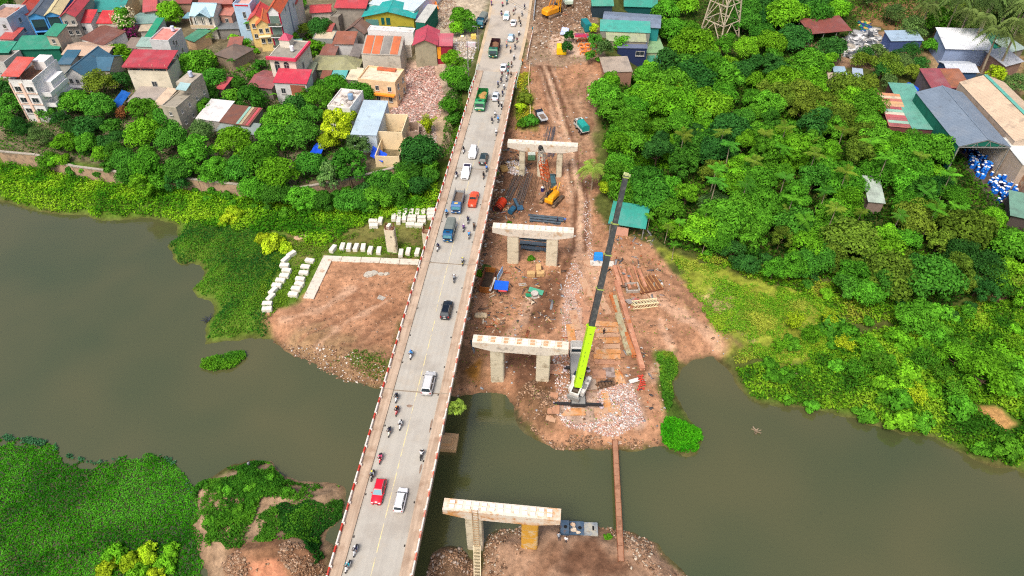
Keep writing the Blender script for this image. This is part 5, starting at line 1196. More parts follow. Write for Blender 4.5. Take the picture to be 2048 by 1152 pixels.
# ---------------------------------------------------------------- lorries
def lorry(cab, label, v, u, head, bed, Ln=7.4, Wd=2.45, yaw=0, at_=None, bedcol=None, load=None, tarp=None, sides=1.2, group='lorries on the road', cabH=2.75, walls=None):
    t = thing('lorry', label, 'lorry', (0, 0, 0), 0, group)
    if at_ is not None: t.location = at_; t.rotation_euler = (0, 0, yaw)
    else: t.location = BR(v, u, DZ + .012); t.rotation_euler = (0, 0, ARZ + (0 if head > 0 else math.pi) + yaw)
    hl = Ln / 2; m_ = M(srgb(*cab), .4, .08, 1.0, coat=.2, name='cab_paint')
    MB().box((0, 0, .95), (.95, Ln - .5, .35)).build('chassis', darkm, t)
    cy = hl - 1.0
    pr = [(-.98, .75), (.95, .75), (1.0, 1.55), (.72, cabH - .35), (.45, cabH), (-.9, cabH), (-.98, cabH - .1)]
    mb = MB(); mb.loft([[(-Wd / 2 + .08, cy + y, z) for y, z in pr], [(-Wd / 2, cy + y * .99, z) for y, z in pr][:], [(Wd / 2, cy + y * .99, z) for y, z in pr], [(Wd / 2 - .08, cy + y, z) for y, z in pr]]); mb.build('cab', m_, t)
    mb = MB(); mb.loft([[(-Wd / 2 + .2, cy + 1.0, 1.62), (Wd / 2 - .2, cy + 1.0, 1.62), (Wd / 2 - .25, cy + .76, cabH - .42), (-Wd / 2 + .25, cy + .76, cabH - .42)], [(-Wd / 2 + .2, cy + 1.03, 1.63), (Wd / 2 - .2, cy + 1.03, 1.63), (Wd / 2 - .25, cy + .79, cabH - .4), (-Wd / 2 + .25, cy + .79, cabH - .4)]]); mb.build('windscreen', glass_glint if cab[2] > 100 else glassm, t)
    MB().box((0, cy + 1.04, 1.25), (Wd - .5, .06, .4), ch=.02).build('grille', dkpl if cab[1] < 120 else paint((190, 206, 190)), t)
    MB().box((0, cy + 1.05, .8), (Wd, .28, .36), ch=.06).build('bumper', M(tuple(0.9 * k for k in srgb(*cab)), .5, .1, 1, name='bumper_paint'), t)
    MB().box((0, cy + 1.2, .72), (.5, .03, .16)).build('number_plate', plate_y, t)
    MB().box((0, cy - .2, cabH + .03), (.9, .5, .06), ch=.02).build('roof_hatch', paint((222, 190, 90)) if bed == 'cage' else darkm, t)
    for s in (-1, 1):
        MB().box((s * (Wd / 2 - .3), cy + 1.12, 1.12), (.4, .16, .22), ch=.04).build('headlight', lampw, t)
        MB().box((s * (Wd / 2 + .14), cy + .8, 1.95), (.12, .16, .5), ch=.03).build('mirror', dkpl, t)
        MB().box((s * (Wd / 2 + .008), cy + .15, 2.0), (.03, .9, .6)).build('side_window', glassm, t)
        for y in (hl - 1.25, -hl + 1.2, -hl + 2.35): wheel(t, s * (Wd / 2 - .18), y, .5, .34)
    b0, b1 = -hl, hl - 2.05; bl_ = b1 - b0; bc_ = M(srgb(*bedcol), .6, .15, 1.0, stain=(tuple(sc3(120, 92, 70)), .25, 1.2), name='bed_paint'); zf = 1.2
    if bed == 'tarp':
        MB().box((0, (b0 + b1) / 2, zf + .1), (Wd, bl_, .2)).build('load_floor', bc_, t)
        n = 6; rings = []
        for k in range(n + 1):
            y = b0 + bl_ * k / n; sg = .04 * (k % 2)
            rings.append([(-Wd / 2 + .02, y, zf + .2), (-Wd / 2 + .02, y, 2.75 - sg), (-Wd / 2 + .35, y, 3.08 - sg), (0, y, 3.16 - sg), (Wd / 2 - .35, y, 3.08 - sg), (Wd / 2 - .02, y, 2.75 - sg), (Wd / 2 - .02, y, zf + .2)])
        mb = MB(); mb.loft(rings); mb.build('tarpaulin_cover', M(tuple(sc3(128, 136, 130)), .85, .1, .8, bump=.2, bsc=2, name='grey_tarp'), t)
        MB().box((0, b1 + .05, 2.3), (Wd - .1, .08, 1.5)).build('headboard', M(srgb(24, 60, 90), .6, name='headboard'), t)
        for s in (-1, 1): MB().box((s * (Wd / 2 + .01), (b0 + b1) / 2, zf + .35), (.04, bl_ - .05, .5)).build('side_board', bc_, t)
    else:
        MB().box((0, (b0 + b1) / 2, zf + .1), (Wd - .1, bl_ - .02, .16)).build('load_floor', bc_ if bed == 'dump' else M2((130, 112, 98), (100, 84, 72), .4), t)
        for s in (-1, 1): MB().box((s * (Wd / 2 - .04), (b0 + b1) / 2, zf + .1 + sides / 2), (.1, bl_, sides)).build('side_board', bc_, t)
        MB().box((0, b1 - .02, zf + .2 + sides / 2), (Wd - .02, .12, sides + .25)).build('headboard', bc_, t)
        MB().box((0, b0 + .05, zf + .1 + sides / 2), (Wd - .2, .1, sides)).build('tailgate', M(srgb(*(walls or bedcol)), .6, .2, 1, name='tailgate_paint'), t)
        if bed == 'cage':
            mb = MB()
            for s in (-1, 1):
                for k in range(9): mb.bar((s * (Wd / 2 - .04), b0 + .1 + k * (bl_ - .2) / 8, zf + sides), (s * (Wd / 2 - .04), b0 + .1 + k * (bl_ - .2) / 8, zf + sides + 1.0), .06)
                for z in (.35, .7, 1.0): mb.bar((s * (Wd / 2 - .04), b0, zf + sides + z), (s * (Wd / 2 - .04), b1, zf + sides + z), .06)
            mb.build('cage_rail', greym, t)
        if bed == 'dump':
            for s in (-1, 1):
                mb = MB()
                for k in range(6): mb.box((s * (Wd / 2 + .04), b0 + .4 + k * (bl_ - .8) / 5, zf + .1 + sides / 2), (.1, .14, sides))
                mb.build('side_rib', bc_, t)
        if load:
            mb = MB(); n = 8
            for k in range(5): mb.blob((rnd.uniform(-.35, .35), b0 + .9 + k * (bl_ - 1.6) / 4, zf + .15), (.95, .9, .45), n=9, jit=.2)
            mb.build('load', M2(load, tuple(int(k * .8) for k in load), .4, name='load_earth'), t)
    return t
v, u = vu(899, 458, 1.5); lorry((20, 84, 130), 'blue lorry with a grey tarpaulin cover', v, u, -1, 'tarp', 7.0, 2.5, bedcol=(200, 206, 200)).scale = (.8, .8, .8)
v, u = vu(916, 400, 1.5); lorry((70, 110, 160), 'blue lorry with an empty open railed bed', v, u, -1, 'cage', 7.8, 2.5, bedcol=(150, 156, 160), sides=.7).scale = (.85, .85, .85)
v, u = vu(963, 198, 1.6); lorry((38, 140, 84), 'bright green dump truck with sand in its green bed', v, u, -1, 'dump', 8.2, 2.6, bedcol=(30, 130, 64), load=(206, 160, 96), sides=1.3, walls=(16, 96, 44))
v, u = vu(989, 95, 1.6); lorry((40, 110, 84), 'dark green dump truck with a brown bed, farther up the road', v, u, -1, 'dump', 8.2, 2.6, bedcol=(84, 56, 50), load=(150, 110, 84), sides=1.3, walls=(52, 28, 36))
p_ = P(964, 44, 10.9); lorry((30, 90, 112), 'dark blue lorry parked under the tree at the roadside', 0, 0, -1, 'tarp', 6.5, 2.3, at_=(p_.x, p_.y, 9.86), yaw=ARZ + math.pi + R(-8), bedcol=(190, 196, 190), group='parked lorries')
g = G(1163, 254, 1.2); lorry((200, 206, 200), 'small lorry with a teal tarpaulin parked on the haul road', 0, 0, 1, 'tarp', 5.6, 2.1, at_=(g.x, g.y, g.z), yaw=R(20), bedcol=(206, 206, 200), group='parked lorries')
for ch in bpy.data.objects['lorry.005'].children:
    if ch.name.startswith('tarpaulin_cover'): ch.data.materials[0] = paint((30, 148, 140), rough=.8, var=.15)
g = G(1082, 236, .6); lorry((30, 44, 60), 'small dark lorry with a white bed parked in the grass below the road', 0, 0, 1, 'open', 5.4, 1.9, at_=(g.x, g.y, g.z), yaw=R(20), bedcol=(214, 220, 226), sides=.5, group='parked lorries', cabH=2.1)
g = G(1951, 157, 1.2); lorry((240, 240, 232), 'white cab lorry with a grey bed in the yard by the big tree', 0, 0, 1, 'open', 7.4, 2.3, at_=(g.x, g.y, g.z), yaw=R(83), bedcol=(90, 96, 96), sides=.9, group='parked lorries', cabH=2.5)

# ---------------------------------------------------------------- people: one continuous mesh grown on a skeleton
def skin_mesh(name, joints, edges, mats, slot):
    me = bpy.data.meshes.new(name); me.from_pydata([j[0] for j in joints], edges, [])
    o = bpy.data.objects.new(name, me); COL.objects.link(o)
    md = o.modifiers.new('Skin', 'SKIN'); md.use_smooth_shade = True
    for i, j in enumerate(joints):
        me.skin_vertices[0].data[i].radius = (j[1], j[1] if len(j) < 3 else j[2])
    me.skin_vertices[0].data[0].use_root = True
    sb = o.modifiers.new('Sub', 'SUBSURF'); sb.levels = 1; sb.render_levels = 1
    dg = bpy.context.evaluated_depsgraph_get()
    out = bpy.data.meshes.new_from_object(o.evaluated_get(dg)); out.name = name
    bpy.data.objects.remove(o, do_unlink=True)
    out.materials.clear()
    for m in mats: out.materials.append(m)
    for p in out.polygons: p.material_index = slot(p.center); p.use_smooth = True
    return out
skinm = M(srgb(206, 150, 116), .6, .05, 4, name='skin'); shirt = M((.5, .5, .5), .85, .1, 5, objcol=True, name='shirt'); trous = M(srgb(50, 52, 66), .85, .15, 5, name='trousers'); shoe = M((.03, .03, .03), .6, name='shoe'); hairm = M((.012, .01, .01), .6, name='hair')
def seated():
    J = [((0, -.12, .82), .16, .14), ((0, -.10, 1.02), .15, .12), ((0, -.04, 1.24), .18, .12), ((0, 0, 1.38), .07, .07), ((0, .03, 1.50), .09, .10), ((0, .04, 1.60), .085, .095)]
    E = [(0, 1), (1, 2), (2, 3), (3, 4), (4, 5)]
    for s in (-1, 1):
        b = len(J); J += [((s * .22, 0, 1.30), .07), ((s * .30, .16, 1.08), .05), ((s * .30, .42, 1.04), .04), ((s * .29, .50, 1.04), .045)]; E += [(2, b), (b, b + 1), (b + 1, b + 2), (b + 2, b + 3)]
        b = len(J); J += [((s * .12, -.06, .80), .105), ((s * .20, .34, .74), .08), ((s * .17, .22, .36), .055), ((s * .17, .34, .30), .05)]; E += [(0, b), (b, b + 1), (b + 1, b + 2), (b + 2, b + 3)]
    def slot(c):
        if c.z > 1.40 or (c.y > .30 and c.z > .95): return 0
        if c.z > .88: return 1
        if c.z < .42 and c.y > .22: return 3
        return 2
    return skin_mesh('rider', J, E, [skinm, shirt, trous, shoe], slot)
def standing():
    J = [((0, 0, .95), .15, .12), ((0, 0, 1.15), .14, .11), ((0, 0, 1.38), .17, .11), ((0, 0, 1.50), .06), ((0, .02, 1.60), .085, .095), ((0, .02, 1.70), .08, .09)]
    E = [(0, 1), (1, 2), (2, 3), (3, 4), (4, 5)]
    for s in (-1, 1):
        b = len(J); J += [((s * .21, 0, 1.42), .065), ((s * .27, -.02, 1.15), .05), ((s * .26, .12, .93), .04), ((s * .25, .16, .86), .042)]; E += [(2, b), (b, b + 1), (b + 1, b + 2), (b + 2, b + 3)]
        b = len(J); J += [((s * .10, 0, .88), .1), ((s * .12, .05 * s, .5), .07), ((s * .12, .02 * s, .1), .05), ((s * .13, .14, .05), .05)]; E += [(0, b), (b, b + 1), (b + 1, b + 2), (b + 2, b + 3)]
    def slot(c):
        if c.z > 1.51 or (abs(c.x) > .2 and c.z < 1.0): return 0
        return 1 if c.z > .93 else (2 if c.z > .12 else 3)
    return skin_mesh('person', J, E, [skinm, shirt, trous, shoe], slot)
rider_me, stand_me = seated(), standing()
helmet = MB(); helmet.blob((0, .035, 1.585), (.145, .165, .15), n=10, k=6, jit=0); helm_me = helmet.me('helmet', M((.5, .5, .5), .35, .05, 4, objcol=True, coat=.4, name='helmet'), True)
nonla = MB(); nonla.tube((0, .03, 1.60), (0, .03, 1.76), .24, .02, n=12); nonla_me = nonla.me('conical_hat', M(srgb(236, 196, 120), .8, .1, 4, name='straw'))
visor = MB(); visor.box((0, .16, 1.55), (.2, .06, .1), ch=.02); visor_me = visor.me('visor', dkpl)
facem = MB(); facem.box((0, .155, 1.545), (.12, .03, .09), ch=.02); face_me = facem.me('face_mask', M(srgb(200, 216, 226), .8, name='mask_cloth'))
hairb = MB(); hairb.blob((0, -.01, 1.72), (.11, .115, .1), n=8, k=5, jit=.05); hair_me = hairb.me('hair', hairm, True)
# motorbike
def bike_parts():
    b = MB()
    b.loft([[(-.10, -.75, .62), (.10, -.75, .62), (.12, -.75, .78), (-.12, -.75, .78)], [(-.17, -.35, .45), (.17, -.35, .45), (.17, -.35, .78), (-.17, -.35, .78)], [(-.15, .1, .32), (.15, .1, .32), (.13, .1, .55), (-.13, .1, .55)], [(-.20, .35, .35), (.20, .35, .35), (.19, .40, .75), (-.19, .40, .75)], [(-.17, .55, .55), (.17, .55, .55), (.13, .48, 1.0), (-.13, .48, 1.0)], [(-.06, .68, .65), (.06, .68, .65), (.05, .58, .98), (-.05, .58, .98)]])
    b.box((0, .72, .62), (.14, .42, .1), ch=.03)
    body = b.me('body', M((.5, .5, .5), .35, .05, 2, objcol=True, coat=.4, name='bike_paint'), True)
    s = MB().box((0, -.32, .82), (.28, .86, .12), ch=.05).me('seat', dkpl)
    h = MB().bar((-.36, .42, 1.03), (.36, .42, 1.03), .04).bar((-.22, .45, 1.0), (-.30, .47, 1.25), .02).bar((.22, .45, 1.0), (.30, .47, 1.25), .02).box((-.31, .47, 1.26), (.13, .03, .09)).box((.31, .47, 1.26), (.13, .03, .09)).me('handlebar', dkpl)
    l = MB().box((0, .62, .93), (.2, .1, .14), ch=.03).me('headlight', lampw)
    w_ = MB().tube((-.06, 0, 0), (.06, 0, 0), .29, n=14).me('wheel', tyre)
    r_ = MB().tube((-.07, 0, 0), (.07, 0, 0), .17, n=8).me('rim', rim)
    f = MB().bar((0, .50, .9), (0, .74, .3), .08).me('fork', greym)
    e = MB().tube((.14, -.1, .32), (.16, -.8, .42), .06, n=6).me('exhaust', greym)
    return body, s, h, l, w_, r_, f, e
BP = bike_parts()
COLN = {'white': (240, 240, 240), 'black': (24, 24, 28), 'teal': (20, 150, 170), 'navy': (30, 34, 70), 'red': (210, 40, 50), 'pink': (226, 90, 130), 'blue': (60, 120, 210), 'sky blue': (80, 160, 230), 'brown': (92, 70, 52), 'grey': (150, 156, 164), 'yellow': (226, 206, 80), 'orange': (240, 140, 50), 'maroon': (104, 36, 48), 'silver': (200, 204, 208), 'green': (60, 130, 84), 'purple': (110, 70, 140), 'cream': (232, 222, 200), 'beige': (206, 176, 150)}
def rgba(n): return (*srgb(*COLN[n]), 1)
def biker(px, py, head, bikec, shirtc, helmc, where, extra='', hat=False, yaw=None):
    v, u = vu(px, py, .75); q = BR(v, u, DZ + .012)
    rz = ARZ + (0 if head > 0 else math.pi) + (R(rnd.uniform(-5, 5)) if yaw is None else R(yaw))
    t = thing('motorbike', f'{bikec} motorbike {where}', 'motorbike', q, rz, 'motorbikes on the road')
    for nm, me_ in zip(('body', 'seat', 'handlebar', 'headlight'), BP[:4]):
        o = link(nm, me_, t)
        if nm == 'body': o.color = rgba(bikec)
    for y in (-.62, .74):
        w_ = link('wheel', BP[4], t, (0, y, .29)); link('rim', BP[5], w_)
    link('fork', BP[6], t); link('exhaust', BP[7], t)
    p = link('person', rider_me, None, q, (0, 0, rz)); p.color = rgba(shirtc)
    tag(p, f'person riding in {shirtc}, {"straw hat" if hat else helmc + " helmet"}, {where}', 'person', 'riders on motorbikes')
    if hat: link('conical_hat', nonla_me, p)
    else:
        h = link('helmet', helm_me, p); h.color = rgba(helmc); link('visor', visor_me, h)
    link('face_mask', face_me, p)
BK = [
 (696, 1130, -1, 'white', 'teal', 'silver', 'lowest on the bridge', -12), (711, 1098, -1, 'silver', 'navy', 'white', 'just above the lowest one'), (745, 948, -1, 'black', 'grey', 'yellow', 'passing the red car'),
 (761, 914, -1, 'red', 'pink', 'black', 'up the lane from the red car'), (843, 908, 1, 'black', 'white', 'black', 'alone at the right kerb'), (779, 861, -1, 'cream', 'navy', 'black', 'second below the third joint'), (801, 847, -1, 'white', 'silver', 'white', 'nearest mid-road below the third joint'),
 (794, 819, -1, 'red', 'black', 'orange', 'just below the third joint'), (793, 793, -1, 'white', 'black', 'navy', 'on the third joint'), (822, 707, -1, 'white', 'sky blue', 'blue', 'opposite the silver estate car'),
 (908, 556, 1, 'grey', 'grey', 'white', 'just below the second joint'), (925, 522, 1, 'yellow', 'grey', 'yellow', 'just above the second joint'), (876, 493, -1, 'white', 'navy', 'navy', 'in front of the tarpaulin lorry'),
 (927, 455, 1, 'silver', 'purple', 'white', 'beside the tarpaulin lorry'), (938, 469, 1, 'white', 'sky blue', 'red', 'lowest of four by the tarpaulin lorry'), (936, 439, 1, 'silver', 'navy', 'black', 'highest of four by the tarpaulin lorry'), (948, 452, 1, 'brown', 'brown', 'black', 'nearest the kerb by the tarpaulin lorry'),
 (893, 425, -1, 'black', 'sky blue', 'sky blue', 'squeezed between kerb and railed lorry'), (967, 350, 1, 'beige', 'black', 'black', 'lower of two behind the dark car'), (973, 336, 1, 'silver', 'blue', 'beige', 'upper of two behind the dark car'), (913, 349, -1, 'white', 'navy', 'black', 'beside the white pickup'), (927, 299, -1, 'white', 'black', 'black', 'beside the white sunroof car'),
 (992, 264, 1, 'silver', 'white', 'silver', 'alone above the dark car'), (984, 240, 1, 'cream', 'navy', 'black', 'lowest of three by the dump truck'), (996, 238, 1, 'silver', 'sky blue', 'blue', 'nearest the kerb by the dump truck'), (990, 228, 1, 'cream', 'white', 'navy', 'highest of three by the dump truck'),
 (1003, 212, 1, 'white', 'black', 'white', 'lower of two behind the hatchback'), (997, 206, 1, 'cream', 'black', 'black', 'upper of two behind the hatchback'), (1005, 186, 1, 'silver', 'navy', 'black', 'beside the hatchback'), (1008, 173, 1, 'silver', 'white', 'navy', 'ahead of the hatchback'), (996, 169, 1, 'cream', 'navy', 'blue', 'in front of the hatchback, mid-road'), (1002, 160, 1, 'beige', 'navy', 'navy', 'second from the saloon, mid-road'),
 (1004, 148, 1, 'cream', 'maroon', 'maroon', 'right behind the white saloon'), (1013, 157, 1, 'white', 'grey', 'white', 'second from the saloon, near the kerb'), (1016, 144, 1, 'red', 'teal', 'teal', 'behind the saloon, teal against the sand'), (1022, 149, 1, 'cream', 'brown', 'brown', 'at the sandy edge by the saloon'), (1017, 131, 1, 'pink', 'green', 'black', 'beside the white saloon'), (1023, 129, 1, 'white', 'brown', 'maroon', 'outermost beside the white saloon'),
 (1028, 114, 1, 'black', 'silver', 'white', 'between saloon and pale blue car'), (1021, 100, 1, 'black', 'beige', 'orange', 'lowest behind the pale blue car'), (1030, 93, 1, 'silver', 'navy', 'navy', 'outermost behind the pale blue car'), (1013, 89, 1, 'blue', 'beige', 'pink', 'between dump truck and pale blue car'), (1034, 80, 1, 'cream', 'maroon', 'black', 'beside the pale blue car'),
 (1038, 66, 1, 'black', 'white', 'cream', 'ahead of the pale blue car'), (1041, 47, 1, 'silver', 'black', 'black', 'beside the small white saloon'), (1038, 38, 1, 'cream', 'brown', 'black', 'ahead of the small white saloon'), (1044, 27, 1, 'silver', 'grey', 'black', 'under the hanging wires'), (1027, 24, -1, 'cream', 'maroon', 'maroon', 'between the wires and the larger white car'), (1003, 25, -1, 'purple', 'black', 'white', 'beside the larger white car'), (1005, 8, -1, 'black', 'pink', 'beige', 'ahead of the larger white car'), (1014, 4, -1, 'black', 'teal', 'black', 'topmost on the road'), (1049, 13, 1, 'silver', 'navy', 'navy', 'topmost at the site wall'), (983, 6, -1, 'purple', 'purple', 'pink', 'topmost at the plaza edge'), (1030, 15, -1, 'beige', 'white', 'cream', 'with a straw hat near the wires'),
]
for b in BK: biker(*b[:7], yaw=b[7] if len(b) > 7 else None, hat=(b[0], b[1]) == (1030, 15))
def person(px, py, shirtc, label, rz=0, bend=0, z=None):
    g = G(px, py, .9) if z is None else P(px, py, z + .9)
    q = (g.x, g.y, g.z if z is None else z)
    p = link('person', stand_me, None, q, (R(bend), 0, R(rz))); p.color = rgba(shirtc); tag(p, label, 'person'); link('hair', hair_me, p); return p
person(1120, 1077, 'grey', 'person in grey bending over near the dark float box', 20, -25); person(1132, 1079, 'white', 'person in white shirt standing by the float boxes', 160)
person(498, 928, 'grey', 'person in grey standing at the lower left shore', 60); person(1095, 466, 'navy', 'worker in navy on the girders behind the middle pier', 30)
person(1130, 440, 'blue', 'worker in blue sitting by the girder ends', 10); person(956, 180, 'pink', 'person in pink walking on the bridge footway', 170, 0, 10.25); person(1093, 389, 'silver', 'worker in pale top beside the crawler crane cab', 90); person(1045, 122, 'orange', 'worker in orange vest at the end of the guard rail', 90); person(1208, 663, 'black', 'worker in black standing on the steel mats', 200)
person(1065, 58, 'teal', 'worker in teal beside the site barrier', 60); person(1115, 440, 'navy', 'worker in dark clothes crouching on the girders', 60)
# ---------------------------------------------------------------- buildings
FOOT = []      # footprints, kept free of trees
_wm = {}
winframe = M(tuple(sc3(206, 204, 198)), .6, .08, 2, name='window_frame'); winglass = M((.03, .04, .05), .12, .1, 2, spec=.7, name='window_glass')
def win_mesh(w_, h_):
    k = (round(w_, 2), round(h_, 2))
    if k not in _wm:
        f = MB()
        for s in (-1, 1): f.box((s * (w_ / 2 - .05), 0, 0), (.1, .14, h_)); f.box((0, 0, s * (h_ / 2 - .05)), (w_ - .2, .14, .1))
        f.box((0, 0, 0), (.07, .12, h_ - .2)); f.box((0, -.1, -h_ / 2 - .06), (w_ + .2, .3, .09))
        _wm[k] = (f.me('window', winframe), MB().box((0, .02, 0), (w_ - .1, .06, h_ - .1)).me('pane', winglass))
    return _wm[k]
def window(t, face, L_, D, u, z, w_, h_):
    fm, pm_ = win_mesh(w_, h_)
    loc, rz = {'f': ((u, -.02, z), 0), 'r': ((L_ + .02, u, z), math.pi / 2), 'l': ((-.02, u, z), -math.pi / 2)}[face]
    o = link('window', fm, t, loc, (0, 0, rz)); link('pane', pm_, o)
def roofmat(rc, ribs=True, ax=0, st=.22):
    k_ = sum(rc) / 3; rc = tuple(.84 * c + .16 * (.6 * k_ + 66) for c in rc); st = st + .1
    return M(tuple(sc3(*rc, .86)), .55, .13, .35, stain=((tuple(np.array(sc3(*rc, .86)) * .62 + .03), st, .5) , (tuple(np.array(sc3(*rc, .86)) * .8 + .06), .3, .18)), ribs=(ax, .6, .25) if ribs else None, name='roof_sheet')
def wallmat(wc, st=.22): return M(tuple(sc3(*wc, .88)), .85, .1, .4, stain=((tuple(np.array(sc3(*wc, .88)) * .72), st, .45), (tuple(np.array(sc3(*wc, .88)) * .5), .08, 1.3)), name='wall_render')
def slabq(mb, q, th=.12):
    q = [Vector(k) for k in q]; n = (q[1] - q[0]).cross(q[2] - q[0]).normalized()
    if n.z < 0: n = -n
    mb.loft([[tuple(k - n * th) for k in q], [tuple(k) for k in q]])
def bld(label, A, B, depth, h, roof, rc, wc, rise=1.2, over=.45, nf=0, fl=0, ns=0, name='house', cat='house', base=None, walls='all', par=.9, tile=False, group=None, wst=.22, rst=.22, ww=1.1, wh=1.4):
    g = base if base is not None else 4.0
    for _ in range(10):
        a = P(*A, g + h); b = P(*B, g + h); m = (a + b) / 2
        if base is None: g = .5 * g + .5 * H(m.x, m.y + min(depth, 8) / 2)
    L_ = Vector((b.x - a.x, b.y - a.y, 0)).length; rz = math.atan2(b.y - a.y, b.x - a.x)
    t = thing(name, label, cat, (a.x, a.y, g), rz, group); D = depth
    c, s_ = math.cos(rz), math.sin(rz)
    W_ = lambda x, y: (a.x + x * c - y * s_, a.y + x * s_ + y * c)
    FOOT.append([W_(-.6, -.6), W_(L_ + .6, -.6), W_(L_ + .6, D + .6), W_(-.6, D + .6)])
    wm_ = wallmat(wc, wst); rm = roofmat(rc, not tile and roof != 'flat', 0 if roof in ('gx', 'shed', 'hip') else 1, rst)
    th = .22
    if walls != 'none' and walls != 'posts':
        mb = MB()
        if 'f' in walls or walls == 'all': mb.box((L_ / 2, th / 2, h / 2 - 1), (L_, th, h + 2))
        if 'b' in walls or walls == 'all': mb.box((L_ / 2, D - th / 2, h / 2 - 1), (L_, th, h + 2))
        if 'l' in walls or walls == 'all': mb.box((th / 2, D / 2, h / 2 - 1), (th - .004, D - 2 * th, h + 2))
        if 'r' in walls or walls == 'all': mb.box((L_ - th / 2, D / 2, h / 2 - 1), (th - .004, D - 2 * th, h + 2))
        mb.build('wall', wm_, t)
    if walls == 'posts' or walls == 'bposts':
        nx_ = max(2, int(L_ / 4) + 1)
        for k in range(nx_):
            for y in (.2, D - .2): MB().box((.2 + (L_ - .4) * k / (nx_ - 1), y, h / 2 - .5), (.2, .2, h + 1)).build('post', greym, t)
    o = over
    mb = MB()
    if roof == 'flat':
        mb.box((L_ / 2, D / 2, h - .12), (L_ - 2 * th + .01, D - 2 * th + .01, .22)); mb.build('roof', M(tuple(sc3(*rc, .86)), .9, .16, .6, stain=((tuple(np.array(sc3(*rc)) * .6), .3, .8),), name='terrace'), t)
        if par > 0:
            mb = MB()
            for q, sz in (((L_ / 2, .08), (L_ + .1, .2)), ((L_ / 2, D - .08), (L_ + .1, .2)), ((.08, D / 2), (.2, D - .3)), ((L_ - .08, D / 2), (.2, D - .3))): mb.box((q[0], q[1], h + par / 2), (sz[0], sz[1], par))
            mb.build('parapet', wm_, t)
    elif roof == 'shed':
        slabq(mb, [(-o, -o, h + .12), (L_ + o, -o, h + .12), (L_ + o, D + o, h + .12 + rise), (-o, D + o, h + .12 + rise)]); mb.build('roof', rm, t)
        if rise > .4 and walls not in ('none', 'posts'):
            for x in (.1, L_ - .1): MB().loft([[(x - .1, .0, h), (x - .1, D, h), (x - .1, D, h + rise - .06), (x - .1, .05, h + .02)], [(x + .1, .0, h), (x + .1, D, h), (x + .1, D, h + rise - .06), (x + .1, .05, h + .02)]]).build('gable', wm_, t)
    elif roof == 'gx':
        slabq(mb, [(-o, -o, h), (L_ + o, -o, h), (L_ + o, D / 2, h + rise), (-o, D / 2, h + rise)]); mb.build('roof', rm, t); mb = MB()
        slabq(mb, [(-o, D + o, h), (L_ + o, D + o, h), (L_ + o, D / 2, h + rise), (-o, D / 2, h + rise)]); mb.build('roof', rm, t)
        MB().bar((-o, D / 2, h + rise + .02), (L_ + o, D / 2, h + rise + .02), .35, .1).build('ridge_cap', rm, t)
        if walls != 'posts':
            for x in (.11, L_ - .11): MB().loft([[(x - .1, .05, h - .05), (x - .1, D - .05, h - .05), (x - .1, D / 2, h + rise - .14)], [(x + .1, .05, h - .05), (x + .1, D - .05, h - .05), (x + .1, D / 2, h + rise - .14)]]).build('gable', wm_, t)
    elif roof == 'gy':
        for (x0, x1) in ((-o, L_ / 2), (L_ + o, L_ / 2)):
            mb = MB(); slabq(mb, [(x0, -o, h), (x1, -o, h + rise), (x1, D + o, h + rise), (x0, D + o, h)]); mb.build('roof', rm, t)
        MB().bar((L_ / 2, -o, h + rise + .02), (L_ / 2, D + o, h + rise + .02), .35, .1).build('ridge_cap', rm, t)
        if walls != 'posts':
            for y in (.11, D - .11): MB().loft([[(.05, y - .1, h - .05), (L_ - .05, y - .1, h - .05), (L_ / 2, y - .1, h + rise - .14)], [(.05, y + .1, h - .05), (L_ - .05, y + .1, h - .05), (L_ / 2, y + .1, h + rise - .14)]]).build('gable', wm_, t)
    elif roof == 'hip':
        i = min(D, L_) / 2; x0, x1 = -o, L_ + o; y0, y1 = -o, D + o
        for q in ([(x0, y0, h), (x1, y0, h), (L_ - i, D / 2, h + rise), (i, D / 2, h + rise)], [(x1, y1, h), (x0, y1, h), (i, D / 2, h + rise), (L_ - i, D / 2, h + rise)], [(x0, y1, h), (x0, y0, h), (i, D / 2, h + rise)], [(x1, y0, h), (x1, y1, h), (L_ - i, D / 2, h + rise)]):
            mb = MB(); slabq(mb, q); mb.build('roof', rm, t)
    for f_ in range(fl):
        z = h - 1.75 - f_ * 3.2
        if z < .8: break
        for k in range(nf): window(t, 'f', L_, D, L_ * (k + .5) / nf, z, min(ww, L_ / nf * .6), wh)
        for k in range(ns): window(t, 'r' if A[0] < 1024 else 'l', L_, D, D * (k + .5) / ns, z, min(ww, 1.1), wh)
    return t, L_, D, h, wm_, rm
def tank(t, x, y, z, label, col=(226, 230, 236), r_=.55, hh=1.3):
    q = Matrix.Translation(t.location) @ Matrix.Rotation(t.rotation_euler.z, 4, 'Z') @ Vector((x, y, z))
    o = thing('water_tank', label, 'water tank', q)
    MB().tube((0, 0, .35), (0, 0, .35 + hh), r_, n=14).build('barrel', paint(col, rough=.3), o); MB().tube((0, 0, .35 + hh), (0, 0, .5 + hh), r_, .15, n=14).build('lid', paint(col, rough=.3), o)
    mb = MB()
    for s in (-1, 1):
        for q in (-1, 1): mb.box((s * r_ * .6, q * r_ * .6, .17), (.07, .07, .35))
    mb.build('stand', darkm, o)
WHT = (240, 238, 234)
